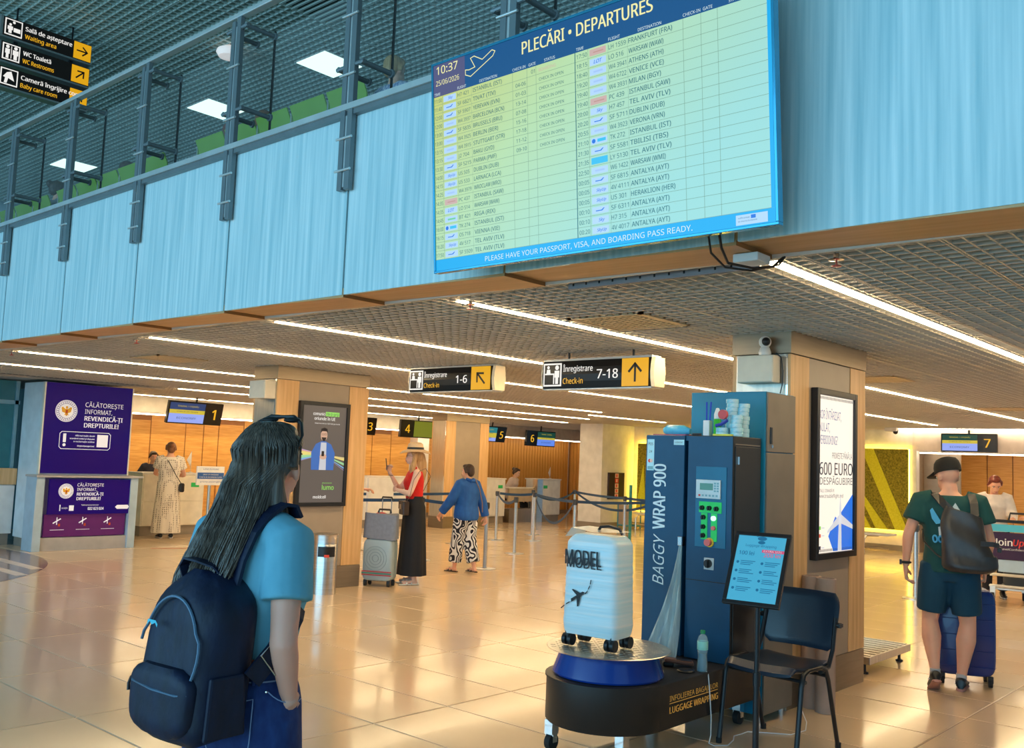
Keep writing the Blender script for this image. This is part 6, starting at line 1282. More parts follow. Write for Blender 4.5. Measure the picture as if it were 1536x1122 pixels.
# sunglasses pushed up on the head
mb = MB(T); mb.tube([hd_(-.086, -.02, .12), hd_(-.088, .02, .165), hd_(-.07, .048, .195), hd_(-.035, .066, .208), hd_(0, .068, .210), hd_(.035, .066, .208), hd_(.07, .048, .195), hd_(.088, .02, .165), hd_(.086, -.02, .12)], [.003, .004, .005, .009, .005, .009, .005, .004, .003], 8)
for sx in (-1, 1): mb.ball(hd_(sx * .036, .056, .203), (.027, .016, .008), 14, 8, HR)
build('sunglasses', mb, black, t, smooth=True)

# backpack worn by the woman (leans on her back; its own thing)
navy_ = mat('navy_nylon', (0.002, 0.005, 0.020), 0.55, col2=(0.004, 0.011, 0.042), bump=0.35, scale=(26, 26, 14)); zipm = mat('zip_teeth', (0.10, 0.17, 0.26), 0.4, 0.3)
bp = thing('backpack', 'dark navy backpack with a small front pocket, worn by the foreground woman', 'backpack', (FW[0] + 0.025, FW[1] - 0.165, 0.875), R(4))
mb = MB(); rings = []
for k in range(24):
    u = k / 23.0; z = 0.41 * u; w_ = .150 * (1 - .10 * u) * (1 - max(0, (u - .72) / .28) ** 2.2 * .62) * (1 - max(0, (.12 - u) / .12) ** 2 * .35); d_ = .105 * (1 - .18 * u) * (1 - max(0, (u - .72) / .28) ** 2.2 * .55) * (1 - max(0, (.12 - u) / .12) ** 2 * .35); yc = -.015 + .045 * u
    rings.append([V((w_ * sgp(math.cos(a), .62), d_ * sgp(math.sin(a), .62) + yc + .004 * math.sin(5 * a + 6 * u), z + .004 * math.sin(3 * a))) for a in [2 * math.pi * j / 40 for j in range(40)]])
mb.loft(rings); build('main_bag', mb, navy_, bp, smooth=True)
mb = MB(); rings = []
for k in range(14):
    u = k / 13.0; z = 0.02 + 0.165 * u; e = 1 - abs(2 * u - 1) ** 5 * .4; rings.append([V((.125 * e * sgp(math.cos(a), .6), -.088 + (.034 * e) * sgp(math.sin(a), .7), z)) for a in [2 * math.pi * j / 28 for j in range(28)]])
mb.loft(rings); pk2 = build('front_pocket', mb, navy_, bp, smooth=True)
build('pocket_zip', MB().tube([(-.118, -.100, .140), (-.095, -.116, .138), (0, -.123, .132), (.09, -.117, .130), (.118, -.102, .132)], .0032, 6), zipm, bp, smooth=True)
build('zip_pull', MB().tube([(-.112, -.108, .142), (-.120, -.110, .125), (-.116, -.112, .108)], .004, 6), black, bp, smooth=True)
arc = []
for k in range(21):
    a = R(200) - R(220) * k / 20.0; u = .5 + .5 * math.sin(a) if False else None
for k in range(25):
    q = k / 24.0; a = math.pi * (1.12 - 1.24 * q); x = .112 * math.cos(a) * (1.10 if math.sin(a) < .3 else 1.0); z = .215 + .135 * math.sin(a); yy = -.092 + .045 * ((z - .1) / .30)
    arc.append(V((x, yy - .012 * (1 - (x / .15) ** 2) - .004, z)))
arc = arc[3:]
build('main_zip', MB().tube(arc, .0038, 6), zipm, bp, smooth=True)
build('top_handle', MB().ribbon([(-.06, .0, .385), (-.065, -.01, .42), (-.04, -.015, .438), (.0, -.01, .435), (.04, .01, .425), (.06, .03, .405), (.06, .04, .385)], Y_, .030, .005), navy_, bp)
m_ = MB(); F = Face(m_, (-.075, -.098, .27), X_, (0, .16, 1), .001); F.poly([(0, .004), (.01, .014), (.02, .006), (.034, .012), (.045, .002), (.045, .010), (.034, .018), (.0, .018)], mat('teal_logo', (.05, .45, .6), .5, emis=.1), 2); build('label', m_, None, bp)
for sx in (1, -1):
    pts = [(sx * .065, .04, .36), (sx * .072, .055, .44), (sx * .078, .085, .51), (sx * .084, .125, .555), (sx * .088, .170, .582), (sx * .092, .200, .575), (sx * .094, .215, .545)]
    build('shoulder_strap', MB().ribbon(pts, X_, .060, .010), navy_, bp)
    build('lower_strap', MB().ribbon([(sx * .150, .195, .32), (sx * .162, .180, .300), (sx * .168, .155, .27), (sx * .166, .115, .215), (sx * .150, .060, .15)], V((0, .65, -.75)), .058, .008), navy_, bp)
build('strap_buckle', MB().tube([(.172, .105, .245), (.172, .150, .19), (.166, .120, .155), (.166, .072, .21)], .0028, 6, close=True), chrome, bp, smooth=True)
build('side_pocket', MB().prism([(-.06, .02), (.06, .02), (.05, .17), (-.05, .17)], (.014, 0, 0), (.138, -.01, 0), Y_, Z_), navy_, bp, bevel=.01)

# ---- woman in red taking a photo
redc = mat('red_top', (0.62, 0.010, 0.008), 0.7, bump=0.1, scale=(20, 20, 20)); blk = mat('black_cloth', (0.010, 0.011, 0.016), 0.8, bump=0.2, scale=(30, 30, 4))
t, s, T, f, hd_, HR, SH = person('woman in a red sleeveless top, black wide trousers and straw hat raising a phone', (-8.88, 8.21, 0), R(148), 1.70, dict(prof=FEM, skin=skinp, head=(R(-8), R(0)), hairmat=blonde, lean=R(2),
    arms={'R': ((.19, .17, 1.15), (.075, .32, 1.38), (-.25, .1, 1), (-.9, -.3, 0), (-.2, .6, 0), 0.9), 'L': ((-.20, .10, 1.12), (.02, .24, 1.165), (1, .15, .05), (0, -1, -.1), (0, 0, 1), 0.3)},
    top=dict(mat=redc, z0=1.05, z1=1.40, inf=.012, sleeve='strap', name='top'), bottom=dict(kind='skirt', mat=blk, z1=1.09, zb=.12, wb=.235, inf=.014, name='wide_trousers', pleat=.010),
    shoe=mat('white_strap', (.8, .78, .75), .5), sandal=True, sole=mat('white_sole', (.82, .8, .76), .6)))
straw = mat('straw', (0.72, 0.52, 0.32), 0.8, bump=0.4, scale=(60, 60, 60))
hairmesh(T, hd_, HR, 'long', blonde, t)
c = hd_(0, -.012, .165); hb = []
mbh = MB(T)
def hring(r_, z, dip=0): return [c + HR @ V((r_ * math.cos(a), r_ * 1.08 * math.sin(a), z - dip * abs(math.sin(a)) ** 2)) for a in [2 * math.pi * j / 32 for j in range(32)]]
mbh.loft([hring(.185, -.018, .03), hring(.15, .0, .012), hring(.098, .006), hring(.093, .035), hring(.086, .075), hring(.06, .095), hring(.01, .098), hring(.01, .09), hring(.08, .07), hring(.09, .0), hring(.148, -.005, .012), hring(.184, -.024, .03)], cap=False); build('straw_hat', mbh, straw, t, smooth=True)
mbh = MB(T); mbh.loft([hring(.1005, .008), hring(.0975, .034), hring(.096, .034), hring(.099, .008)], cap=False); build('hat_band', mbh, black, t, smooth=True)
mb = MB(T)
for sx in (-1, 1): mb.tube([hd_(sx * .031 + .022 * math.cos(a), .094, .086 + .018 * math.sin(a)) for a in [2 * math.pi * j / 14 for j in range(14)]], .0022, 5, close=True); mb.tube([hd_(sx * .053, .092, .09), hd_(sx * .078, .0, .085)], .002, 5)
build('glasses', mb, mat('brown_frame', (.12, .03, .03), .4), t, smooth=True)
ph = thing('mobile_phone', 'dark mobile phone held upright by the woman in red', 'phone')
pw = Matrix.Translation((-8.88, 8.21, 0)) @ Matrix.Rotation(R(148), 4, 'Z') @ T @ V((.02, .372, 1.47)); ph.location = pw; ph.rotation_euler = (R(-8), R(0), R(140))
build('casing', MB().box(-.036, .036, -.005, .005, -.07, .078), black, ph, bevel=.003); build('camera_lens', MB().cyl((-.02, .005, .06), (-.02, .008, .06), .006, n=12), chrome, ph)
build('bracelet', MB(T).tube([V((.098 + .028 * math.cos(a), .298 + .028 * math.sin(a), 1.335)) for a in [2 * math.pi * j / 16 for j in range(16)]], .004, 6, close=True), mat('dark_bracelet', (.05, .03, .03), .5), t, smooth=True)
bag = thing('handbag', 'dark brown handbag hanging at the hip of the woman in red', 'handbag', (-8.73, 8.18, 0), R(150)); bm_ = mat('brown_leather', (.045, .028, .020), .35)
build('body', MB().box(-.13 + .02, .12 + .02, .165, .245, .86, 1.03), bm_, bag, bevel=.015); build('flap', MB().box(-.105, .135, .243, .253, .93, 1.035), bm_, bag, bevel=.004); build('clasp', MB().box(-.02, .05, .252, .258, .93, .99), mat('clasp_gold', (.75, .5, .25), .3, .8), bag, bevel=.002)
build('strap', MB().tube([(-.11, .21, 1.02), (-.17, .18, 1.10), (-.13, .13, 1.30), (-.09, .05, 1.41), (-.05, -.03, 1.44), (.08, -.13, 1.34), (.16, -.06, 1.15), (.17, .10, 1.06), (.135, .20, 1.02)], .004, 6), mat('chain_strap', (.16, .12, .10), .4, .5), bag, smooth=True)
# her suitcase and grey bag
case = mat('silver_blue_shell', (0.34, 0.44, 0.50), 0.35, vary=.05); csg = mat('case_groove', (0.24, 0.32, 0.38), 0.4)
def suitcase(name, label, loc, rz, w, d, h, mt, rim, handle=0.34, wheelr=.028, grooves=True):
    t = thing(name, label, 'suitcase', loc, rz); z0 = wheelr * 2 + .01
    for y0, y1 in ((-d / 2, -.006), (.006, d / 2)):
        mb = MB(); ys = [y0, y0 + .012, y0 + .03, y1] if y0 < -.01 else [y0, y1 - .03, y1 - .012, y1]; rr = [.88, .97, 1, 1] if y0 < -.01 else [1, 1, .97, .88]
        mb.loft([[V((w / 2 * q * sgp(math.cos(a), .28), y, z0 + h / 2 + h / 2 * q ** .5 * sgp(math.sin(a), .28))) for a in [2 * math.pi * j / 36 for j in range(36)]] for y, q in zip(ys, rr)]); build('shell', mb, mt, t, smooth=True)
    build('zip_band', MB().loft([[V(((w / 2 - .002) * sgp(math.cos(a), .28), y, z0 + h / 2 + (h / 2 - .002) * sgp(math.sin(a), .28))) for a in [2 * math.pi * j / 36 for j in range(36)]] for y in (-.008, .008)]), rim, t)
    for x in (-w / 2 + .04, w / 2 - .04):
        for y in (-d / 2 + .035, d / 2 - .035):
            fk = build('wheel_housing', MB().box(x - .02, x + .02, y - .02, y + .02, wheelr, z0 + .01), black, t, bevel=.004); build('wheel', MB().cyl((x - .014, y, wheelr), (x + .014, y, wheelr), wheelr, n=18), rubber, fk, smooth=True)
    if handle:
        for x in (-.07, .07): build('handle_rod', MB().cyl((x, d / 2 - .03, z0 + h - .02), (x, d / 2 - .03, z0 + h + handle), .007, n=10), chrome, t, smooth=True)
        build('pull_grip', MB().tube([(-.085, d / 2 - .03, z0 + h + handle - .03), (-.07, d / 2 - .03, z0 + h + handle + .01), (.07, d / 2 - .03, z0 + h + handle + .01), (.085, d / 2 - .03, z0 + h + handle - .03)], .012, 8), black, t, smooth=True)
    return t, z0
t, z0 = suitcase('suitcase', 'silver-blue hard suitcase with circular grooves standing beside the woman in red', (-8.98, 7.78, 0), R(28), .38, .22, .50, case, black)
for q in (.04, .075, .11, .145): build('ring_groove', MB().tube([V((-.02 + q * math.cos(a), -.113, z0 + .27 + q * math.sin(a))) for a in [2 * math.pi * j / 30 for j in range(30)]], .0028, 5, close=True), csg, t, smooth=True)
for z_, c_ in ((z0 + .105, mat('stripe_red', (.5, .05, .05), .5)), (z0 + .085, mat('stripe_green', (.05, .28, .18), .5)), (z0 + .065, MATS['stripe_red'])): build('strap_stripe', MB().box(-.19, .19, -.114, -.11, z_, z_ + .014), c_, t)
t = thing('tote_bag', 'grey fabric bag lying on top of the silver-blue suitcase', 'bag', (-8.98, 7.78, z0 + .502), R(28)); mb = MB(); mb.loft([[V(((.215 - .0 * u) * sgp(math.cos(a), .4), -.01 + (.10 - .05 * u) * sgp(math.sin(a), .5), .30 * u + .012 * math.sin(2 * a))) for a in [2 * math.pi * j / 28 for j in range(28)]] for u in (0, .08, .5, .9, 1.0)]); build('body', mb, mat('grey_felt', (.20, .22, .28), .8, bump=.2, scale=(30, 30, 30)), t, smooth=True)
t2, z1_ = suitcase('suitcase', 'red and dark suitcase half hidden between the column and the silver-blue suitcase', (-9.85, 8.55, 0), R(20), .36, .24, .52, mat('dark_luggage', (.03, .03, .035), .5), black, .42)
tag(build('red_bag', MB().ball((-9.85, 8.52, .72), (.17, .11, .10), 18, 12), mat('red_fabric', (.50, .01, .02), .6, bump=.3, scale=(20, 20, 20)), smooth=True), 'red soft bag lying on the suitcase beside the left column', 'bag')

# ---- man in teal with a backpack and person in black behind
teal = mat('teal_shirt', (.08, .28, .33), .7); 
t, s, T, f, hd_, HR, SH = person('man in a teal t-shirt with a dark backpack, cut off by the left column', (-10.60, 8.48, 0), R(-50), 1.74, dict(prof=MALE, skin=skin, voxel=.013, hairmat=darkh, lean=R(12), top=dict(mat=teal, z0=.92, inf=.014), bottom=dict(kind='pants', mat=mat('khaki', (.14, .11, .08), .8), end=.95), arms={'R': ((.24, .10, 1.12), (.16, .28, 1.08), (-.3, 1, 0), (0, 0, -1), (-1, 0, 0), .4)}, shoe=mat('pale_shoe', (.55, .45, .4), .5)))
hairmesh(T, hd_, HR, 'short', darkh, t); build('backpack', MB(T).box(-.14, .14, -.29, -.12, 1.0, 1.42), mat('charcoal_fabric', (.035, .045, .06), .7), t, bevel=.05)
t, s, T, f, hd_, HR, SH = person('person in black half hidden behind the raised phone and white notice board', (-11.9, 9.6, 0), R(-60), 1.66, dict(prof=MALE, skin=skin, voxel=.014, hairmat=darkh, top=dict(mat=blk, z0=.92, inf=.014), bottom=dict(kind='pants', mat=blk, end=.95)))
hairmesh(T, hd_, HR, 'short', darkh, t)

# ---- woman in the blue jacket
bjk = mat('blue_jacket', (0.008, 0.085, 0.36), 0.7, col2=(0.015, 0.13, 0.48), bump=0.35, scale=(16, 16, 10))
mz = mat('black_white_maze_print', (.8, .8, .82), .8); nt = mz.node_tree; N = nt.nodes; L = nt.links; wv = N.new('ShaderNodeTexWave'); wv.inputs['Scale'].default_value = 7; wv.inputs['Distortion'].default_value = 12; wv.inputs['Detail'].default_value = 0.0; wv.inputs['Detail Scale'].default_value = 1.5; tcx = N.new('ShaderNodeTexCoord'); L.new(tcx.outputs['Object'], wv.inputs['Vector']); r2 = N.new('ShaderNodeValToRGB'); r2.color_ramp.interpolation = 'CONSTANT'; r2.color_ramp.elements[0].color = (.012, .014, .03, 1); r2.color_ramp.elements[1].position = .5; r2.color_ramp.elements[1].color = (.8, .8, .82, 1); L.new(wv.outputs['Fac'], r2.inputs[0]); L.new(r2.outputs[0], N['Principled BSDF'].inputs['Base Color'])
t, s, T, f, hd_, HR, SH = person('woman in a bright blue jacket and black and white patterned trousers walking past the barriers', (-9.37, 9.66, 0), R(92), 1.50, dict(prof=MALE, skin=skin, head=(R(14), R(0)), hairmat=darkh,
    arms={'L': ((-.27, .10, 1.12), (-.30, .26, .93), (-.2, .5, -.8), (0, -1, 0), (1, 1, 0), .5), 'R': ((.27, -.08, 1.12), (.30, -.14, .87), (.1, 0, -1), (-1, 0, 0), (0, 1, 0), .5)},
    legs={'L': ((-.08, .10, .50), (-.08, .14, .085)), 'R': ((.08, -.02, .50), (.08, -.14, .095))},
    top=dict(mat=bjk, z0=.82, inf=.030, flare=.03, sleeve='long', name='jacket'), bottom=dict(kind='pants', mat=mz, inf=.02, end=.82, flare=.03), shoe=black, sandal=True, sole=mat('dark_sole', (.07, .04, .03), .6)))
hairmesh(T, hd_, HR, 'short', darkh, t); build('hood', MB(T).tube([V((-.09, -.04, 1.47)), V((-.05, -.11, 1.44)), V((.05, -.11, 1.44)), V((.09, -.04, 1.47))], [.02, .035, .035, .02], 12), bjk, t, smooth=True)
build('bag_strap', MB(T).tube([V((.03, -.14, 1.46)), V((.10, -.175, 1.30)), V((.17, -.175, 1.10)), V((.20, -.16, .95))], .008, 6), mat('tan_strap', (.30, .19, .12), .6), t, smooth=True)

# ---- woman in the dotted dress at desk 1
dot = mat('dotted_dress', (.78, .70, .60), .8); nt = dot.node_tree; N = nt.nodes; L = nt.links; vo = N.new('ShaderNodeTexVoronoi'); vo.inputs['Scale'].default_value = 32; vo.inputs['Randomness'].default_value = 0.15; tcx = N.new('ShaderNodeTexCoord'); L.new(tcx.outputs['Object'], vo.inputs['Vector']); r2 = N.new('ShaderNodeValToRGB'); r2.color_ramp.interpolation = 'CONSTANT'; r2.color_ramp.elements[0].color = (.10, .07, .06, 1); r2.color_ramp.elements[1].position = .30; r2.color_ramp.elements[1].color = (.80, .73, .64, 1); L.new(vo.outputs['Distance'], r2.inputs[0]); L.new(r2.outputs[0], N['Principled BSDF'].inputs['Base Color'])
t, s, T, f, hd_, HR, SH = person('woman in a long pale dotted dress with a black shoulder bag at the cream desk', (-15.50, 8.52, 0), R(70), 1.66, dict(prof=MALE, skin=skin, voxel=.013, hairmat=auburn, arms={'R': ((.26, .05, 1.12), (.20, .30, 1.10), (-.3, 1, 0), (0, 0, -1), (-1, 0, 0), .3), 'L': ((-.22, .10, 1.14), (-.16, .30, 1.12), (.3, 1, 0), (0, 0, -1), (1, 0, 0), .3)},
    top=dict(mat=dot, z0=.86, inf=.022, name='dress_top'), bottom=dict(kind='skirt', mat=dot, z1=1.0, zb=.10, wb=.235, inf=.03, name='dress_skirt'), shoe=black))
hairmesh(T, hd_, HR, 'bun', auburn, t); build('bag_strap', MB(T).tube([V((-.12, -.03, 1.45)), V((-.05, -.145, 1.36)), V((.10, -.165, 1.10)), V((.20, -.14, .96))], .007, 6), black, t, smooth=True); build('shoulder_bag', MB(T).box(.17, .25, -.17, -.05, .82, .98), black, t, bevel=.025)
tag(build('document', MB().obox((-15.78, 8.78, 1.22), (.05, .03, 0), (-.002, .004, 0), (0, 0, .10)), mat('cream_paper', (.85, .78, .45), .7)), 'cream sheet of paper in the hands of the woman in the dotted dress', 'document')

# ---- agents behind the desks
t, s, T, f, hd_, HR, SH = person('agent with dark hair bending behind the cream desk under screen 1', (-17.05, 8.95, 0.0), R(-100), 1.52, dict(prof=FEM, skin=skin, voxel=.014, hairmat=darkh, lean=R(24), top=dict(mat=mat('dark_uniform', (.05, .05, .08), .8), z0=.9, inf=.012), bottom=dict(kind='pants', mat=blk)))
hairmesh(T, hd_, HR, 'bun', darkh, t)
SEAT = {'R': ((.10, .40, .50), (.10, .42, .085)), 'L': ((-.10, .40, .50), (-.10, .42, .085))}
pinkb = mat('pale_pink_blouse', (.75, .62, .60), .7)
t, s, T, f, hd_, HR, SH = person('seated agent in a pale blouse with dark tied hair behind the desk under screen 6', (-16.72, 18.85, -0.28), R(-75), 1.66, dict(prof=FEM, skin=skinp, voxel=.013, hairmat=darkh, lean=R(14), head=(0, R(-12)), legs={'R': ((.10, .42, .88), (.10, .44, .40)), 'L': ((-.10, .42, .88), (-.10, .44, .40))}, top=dict(mat=pinkb, z0=.9, inf=.014, sleeve='long'), bottom=dict(kind='pants', mat=blk)))
hairmesh(T, hd_, HR, 'bun', darkh, t)

# ---- man with cap, backpack and blue suitcase
grt = mat('dark_green_tee', (0.010, 0.075, 0.070), 0.8, bump=0.2, scale=(14, 14, 10)); shr = mat('petrol_shorts', (0.005, 0.055, 0.105), 0.8, bump=0.2, scale=(12, 12, 12))
MP = (-2.36, 7.74, 0.0); MR = R(18)
t, s, T, f, hd_, HR, SH = person('man in a black cap, green t-shirt, petrol blue shorts and black backpack, walking away', MP, MR, 1.72, dict(prof=MALE, skin=skin, voxel=.010, head=(R(38), R(-14)), hairmat=skin, face=True, stripe=True, sw=.20,
    arms={'L': ((-.285, -.06, 1.13), (-.305, -.02, .885), (.05, .18, -1), (1, 0, 0), (0, 1, 0), .45), 'R': ((.27, -.02, 1.12), (.24, .08, .90), (.0, .1, -1), (-1, 0, 0), (0, 1, 0), .9)},
    legs={'L': ((-.135, .03, .49), (-.10, -.16, .135), (-.1, .85, -.42)), 'R': ((.125, .03, .48), (.08, .02, .085))},
    top=dict(mat=grt, z0=.86, inf=.022, sleeve='short', name='t_shirt'), bottom=dict(kind='shorts', mat=shr, inf=.018, end=.82, flare=.012, name='shorts', z1=.98), shoe=black, sole=mat('pinkish_sole', (.45, .22, .18), .6)))
man = t
for q, an in (('L', V((-.10, -.16, .135))), ('R', V((.08, .02, .085)))):
    build('sock', MB(T).tube([an + V((0, 0, -.01)), an + V((0, 0, .035))], [.038, .036], 14), mat('grey_sock', (.5, .5, .52), .8), t, smooth=True)
cpm = mat('black_cap', (.012, .012, .012), .8); mb = MB(T); mb.ball(hd_(0, -.012, .130), (.086, .104, .088), 22, 14, HR); 
mb2 = MB(T); rr_ = [hd_(.086 * math.cos(a), -.012 + .104 * math.sin(a), .135) for a in [2 * math.pi * j / 26 for j in range(26)]]
mb2.loft([[hd_(.087 * sgp(math.cos(a), .9) * k, -.012 + .106 * math.sin(a) * k, z) for a in [2 * math.pi * j / 26 for j in range(26)]] for k, z in ((1.0, .110), (1.0, .150), (.93, .185), (.75, .210), (.4, .224), (.02, .228))]); build('cap_crown', mb2, cpm, t, smooth=True)
mb2 = MB(T); mb2.add([hd_(.075 * math.cos(a), .05 + k * (.06 + .08 * math.sin(a)), .122 - .02 * k) for k in (0, 1) for a in [math.pi * j / 10 for j in range(11)]], [(i, i + 1, 12 + i, 11 + i) for i in range(10)]); o = build('cap_visor', mb2, cpm, t, smooth=True); sd = o.modifiers.new('s', 'SOLIDIFY'); sd.thickness = .004
build('watch', MB(T).tube([V((-.303 + .032 * math.cos(a), -.025 + .032 * math.sin(a), .915)) for a in [2 * math.pi * j / 16 for j in range(16)]], [.010] * 16, 6, close=True).box(-.348, -.332, -.045, -.005, .895, .935), black, t, smooth=True)
# print on the back of the shirt
pb = mat('shirt_print_blue', (.10, .50, .80), .6); pw_ = mat('shirt_print_white', (.70, .78, .78), .6)
def back(u, z, e=.030): hw, hd2, yo = prof_at(MALE, z); a = R(-90) + u; return V(((hw + e) * sgp(math.cos(a), .85), (hd2 + e) * sgp(math.sin(a), .85) + yo, z))
mb = MB(T); mb.m(pb)
def patch(pts, mt): mb.m(mt); c_ = V((0, 0, 0)); P_ = [back(u, z) for u, z in pts]; mb.add(P_, [tuple(range(len(P_)))])
patch([(-.62, 1.32), (-.52, 1.34), (-.30, 1.27), (-.2, 1.23), (-.42, 1.22), (-.55, 1.26)], pb); patch([(-.10, 1.27), (.14, 1.385), (.36, 1.30), (.40, 1.24), (.1, 1.22)], pw_); patch([(-.35, 1.20), (-.18, 1.21), (-.15, 1.12), (-.33, 1.13)], pw_)
mb.m(pb); mb.tube([back(-.50 + .09 * math.cos(a), 1.11 + .025 * math.sin(a), .031) for a in [2 * math.pi * j / 14 for j in range(14)]], .007, 6, close=True); mb.tube([back(-.28 + .07 * math.cos(a), 1.11 + .022 * math.sin(a), .031) for a in [2 * math.pi * j / 14 for j in range(14)]], .007, 6, close=True)
build('back_print', mb, None, t)
bk = mat('black_coated_fabric', (.018, .018, .020), .38, col2=(.05, .048, .046), bump=.7, scale=(7, 7, 5), detail=5)
bp = thing('backpack', 'black slouchy coated backpack hanging on the right shoulder of the man with the cap', 'backpack', MP, MR)
mb = MB(); rings = []
for k in range(22):
    u = k / 21.0; z = .90 + .44 * u; w_ = .185 * (1 - .36 * u ** 2) * (1 - max(0, (.1 - u) / .1) ** 2 * .3); d_ = .105 * (1 - .45 * u) * (1 - max(0, (.1 - u) / .1) ** 2 * .3); cx = .130 - .045 * u + .01 * math.sin(7 * u); cy_ = -.235 + .05 * u
    rings.append([V((cx + (w_ + .006 * math.sin(4 * a + 9 * u)) * sgp(math.cos(a), .6), cy_ + (d_ + .006 * math.sin(3 * a + 12 * u)) * sgp(math.sin(a), .6), z - .04 * (math.cos(a)) * (u > .3))) for a in [2 * math.pi * j / 36 for j in range(36)]])
mb.loft(rings); build('main_bag', mb, bk, bp, smooth=True)
build('shoulder_strap', MB().ribbon([(.02, -.16, 1.33), (-.05, -.15, 1.40), (-.10, -.10, 1.455), (-.115, -.02, 1.465), (-.13, .08, 1.41), (-.15, .14, 1.28)], X_, .055, .012), bk, bp)
build('shoulder_strap', MB().ribbon([(.17, -.17, 1.31), (.165, -.13, 1.40), (.15, -.06, 1.465), (.15, .03, 1.46), (.16, .13, 1.36), (.19, .15, 1.22)], X_, .055, .012), bk, bp)
build('lower_strap', MB().tube([(-.19, .02, 1.18), (-.18, -.12, 1.10), (-.10, -.19, 1.02), (.0, -.22, .95)], .007, 6), bk, bp, smooth=True); build('front_loop', MB().ribbon([(.20, -.335, 1.12), (.28, -.325, 1.12), (.32, -.28, 1.11)], Z_, .035, .008), bk, bp); build('side_buckle', MB().box(.31, .34, -.27, -.23, 1.06, 1.10), black, bp, bevel=.005)
blu = mat('royal_blue_shell', (0.006, 0.035, 0.20), 0.35, coat=.3)
t, z0 = suitcase('suitcase', 'large dark blue hard suitcase pulled by the man with the cap', (-2.36, 8.09, 0), R(24), .42, .28, .66, blu, mat('zip_navy', (.01, .02, .06), .6), 0.22, .032)
for k in range(5): build('shell_rib', MB().box(-.20, .20, -.146, -.14, z0 + .07 + .12 * k, z0 + .075 + .12 * k).box(.209, .213, -.10, .10, z0 + .07 + .12 * k, z0 + .075 + .12 * k), blu, t, bevel=.002)
# ---- travellers at desk 7 with a trolley
whb = mat('off_white_blouse', (.78, .70, .64), .75, bump=.2, scale=(14, 14, 14))
t, s, T, f, hd_, HR, SH = person('woman with short red-brown hair in a white blouse bending over a luggage trolley', (-3.72, 14.1, 0), R(195), 1.66, dict(prof=FEM, skin=skin, voxel=.011, head=(R(12), R(-22)), hairmat=redh, lean=R(18), arms={'L': ((-.22, .14, 1.14), (-.22, .38, 1.10), (0, 1, -.1), (0, 0, -1), (1, 0, 0), .4), 'R': ((.22, .14, 1.14), (.18, .38, 1.10), (0, 1, -.1), (0, 0, -1), (-1, 0, 0), .4)}, top=dict(mat=whb, z0=.9, inf=.026, sleeve='long', name='blouse'), bottom=dict(kind='pants', mat=blk)))
hairmesh(T, hd_, HR, 'short', redh, t)
t, s, T, f, hd_, HR, SH = person('person in a cream t-shirt with a black shoulder strap at the right edge', (-3.02, 14.5, 0), R(150), 1.74, dict(prof=MALE, skin=skin, voxel=.012, hairmat=darkh, lean=R(8), top=dict(mat=mat('cream_tee', (.74, .68, .60), .8, bump=.2, scale=(12, 12, 12)), z0=.9, inf=.02), bottom=dict(kind='pants', mat=mat('grey_trousers', (.1, .1, .12), .8)), arms={'R': ((.25, .12, 1.13), (.18, .36, 1.06), (-.2, 1, 0), (0, 0, -1), (-1, 0, 0), .4)}))
hairmesh(T, hd_, HR, 'short', darkh, t); build('shoulder_strap', MB(T).ribbon([(.13, -.13, 1.30), (.12, -.05, 1.455), (.12, .05, 1.455), (.14, .14, 1.34), (.17, .15, 1.15)], X_, .04, .01), black, t)
tr = thing('luggage_trolley', 'luggage trolley with a dark advert panel, beside the woman in the white blouse', 'trolley', (-3.25, 13.35, 0), R(8)); alt = mat('trolley_aluminium', (.70, .68, .62), .3, .6)
build('frame', MB().tube([(-.30, -.02, .36), (-.33, -.02, .95), (-.30, .0, 1.02)], .018, 8).tube([(.30, -.02, .36), (.33, -.02, .95), (.30, .0, 1.02)], .018, 8).tube([(-.31, -.02, .38), (.31, -.02, .38)], .018, 8), alt, tr, smooth=True)
build('deck', MB().tube([(-.31, -.05, .24), (.31, -.05, .24), (.22, .75, .17), (-.22, .75, .17)], .018, 8, close=True).box(-.25, .25, .0, .7, .19, .21), alt, tr)
build('handle', MB().tube([(-.30, .0, 1.02), (-.30, -.10, 1.06), (.30, -.10, 1.06), (.30, .0, 1.02)], .02, 8), black, tr, smooth=True); build('brake_bar', MB().tube([(-.1, -.05, 1.06), (-.08, -.02, 1.16), (.18, -.02, 1.16), (.2, -.05, 1.06)], .014, 8), black, tr, smooth=True)
build('upper_panel', MB().box(-.31, .31, -.05, -.03, .925, 1.015), mat('turquoise_ad', (.08, .50, .62), .5, emis=.1), tr); build('advert_panel', MB().box(-.31, .31, -.05, -.03, .58, .915), mat('aubergine_ad', (.035, .008, .05), .5), tr)
m_ = MB(); F = Face(m_, (-.31, -.0505, .58), X_, Z_, .003); F.text('Join', .05, .17, .085, paintw, w=.20, bold=.04); F.text('Up!', .26, .175, .080, rd, w=.15, bold=.04, shear=.2); F.text('TravelConfident', .10, .115, .025, paintw, w=.30); F.rect(.51, .05, .58, .13, mat('pale_tag', (.7, .45, .5), .5), 1); F.rect(.42, .37, .46, .41, blogob, 1); build('advert_print', m_, None, tr)
build('lower_panel', MB().box(-.22, .26, -.03, -.02, .42, .57), mat('sky_ad', (.45, .60, .72), .5), tr)
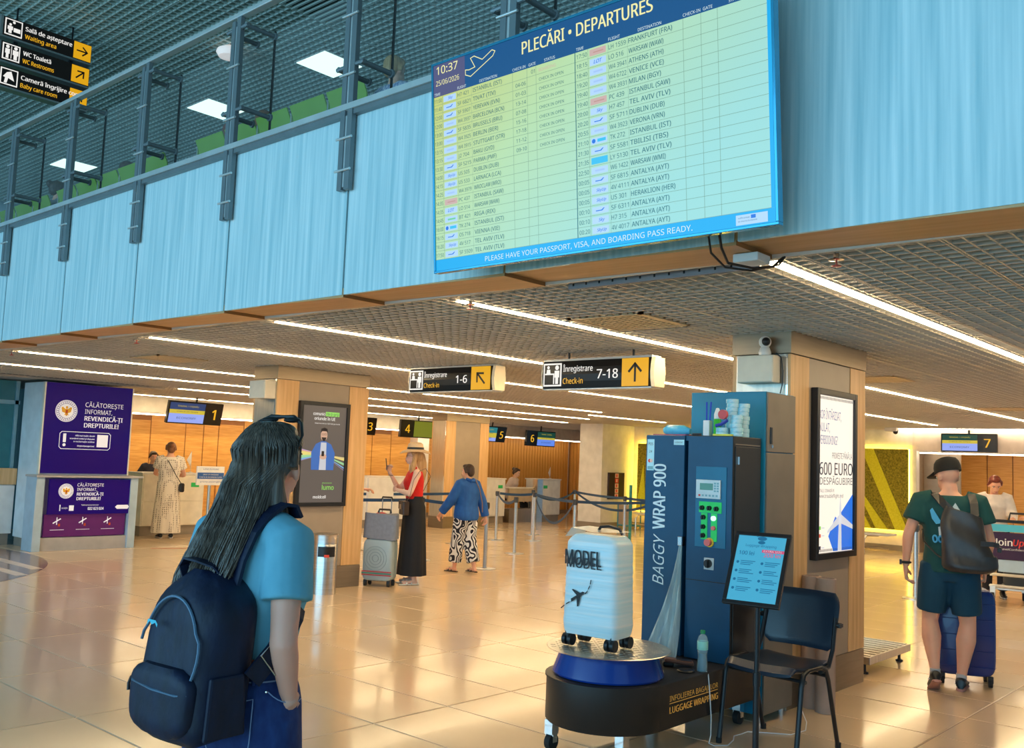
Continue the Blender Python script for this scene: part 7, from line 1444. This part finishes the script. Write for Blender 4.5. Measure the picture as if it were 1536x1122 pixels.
for x in (-.28, .28): c_ = build('wheel_fork', MB().box(x - .03, x + .03, -.09, -.01, .10, .24), alt, tr); build('wheel', MB().cyl((x - .02, -.05, .085), (x + .02, -.05, .085), .085, n=24), rubber, c_, smooth=True); build('wheel_hub', MB().cyl((x - .024, -.05, .085), (x + .024, -.05, .085), .045, n=18), alt, c_, smooth=True)
c_ = build('wheel_fork', MB().box(-.03, .03, .68, .76, .10, .17), alt, tr); build('wheel', MB().cyl((-.02, .72, .06), (.02, .72, .06), .06, n=20), rubber, c_, smooth=True)
tag(build('travel_bag', MB().loft([[V((-3.3 + .22 * sgp(math.cos(a), .5) * k, 13.78 + .14 * sgp(math.sin(a), .5) * k, z)) for a in [2 * math.pi * j / 24 for j in range(24)]] for z, k in ((.215, .9), (.24, 1), (.45, 1), (.60, .85), (.64, .5))]), mat('dark_grey_bag', (.06, .065, .07), .7, bump=.3, scale=(12, 12, 12)), smooth=True), 'dark grey soft bag lying on the luggage trolley', 'bag')

# ---- people seated in the upper hall, only the tops of their heads show
for k, (x, hm, kind, l_, top_, h_) in enumerate(((-10.72, darkh, 'short', 'person with short dark hair in the middle row of green seats', blk, .0), (-8.50, redh, 'short', 'person with red-brown hair at the left end of the nearest green seats', mat('rust_top', (.25, .06, .03), .8), .0), (-7.92, auburn, 'short', 'person with light brown hair beside the second balustrade post', whb, .0),
        (-12.66, darkh, 'bun', 'woman with a dark bun in the farthest row of green seats', mat('grey_top', (.25, .27, .30), .8), .09), (-6.02, blonde, 'bob', 'person in a blue patterned shirt sitting up at the right end of the green seats', mat('patterned_shirt', (.05, .12, .35), .8, col2=(.7, .75, .8), scale=(40, 40, 40)), .06))):
    t, s, T, f, hd_, HR, SH = person(l_, (x, 5.10, 3.64 - .44 + h_), R(0), 1.70, dict(prof=FEM, voxel=.016, skin=skin, hairmat=hm, face=False, legs={'R': ((.10, .42, .90), (.10, .44, .525)), 'L': ((-.10, .42, .90), (-.10, .44, .525))}, top=dict(mat=top_, z0=.9, inf=.02), bottom=dict(kind='pants', mat=blk)))
    hairmesh(T, hd_, HR, kind, hm, t, .012)
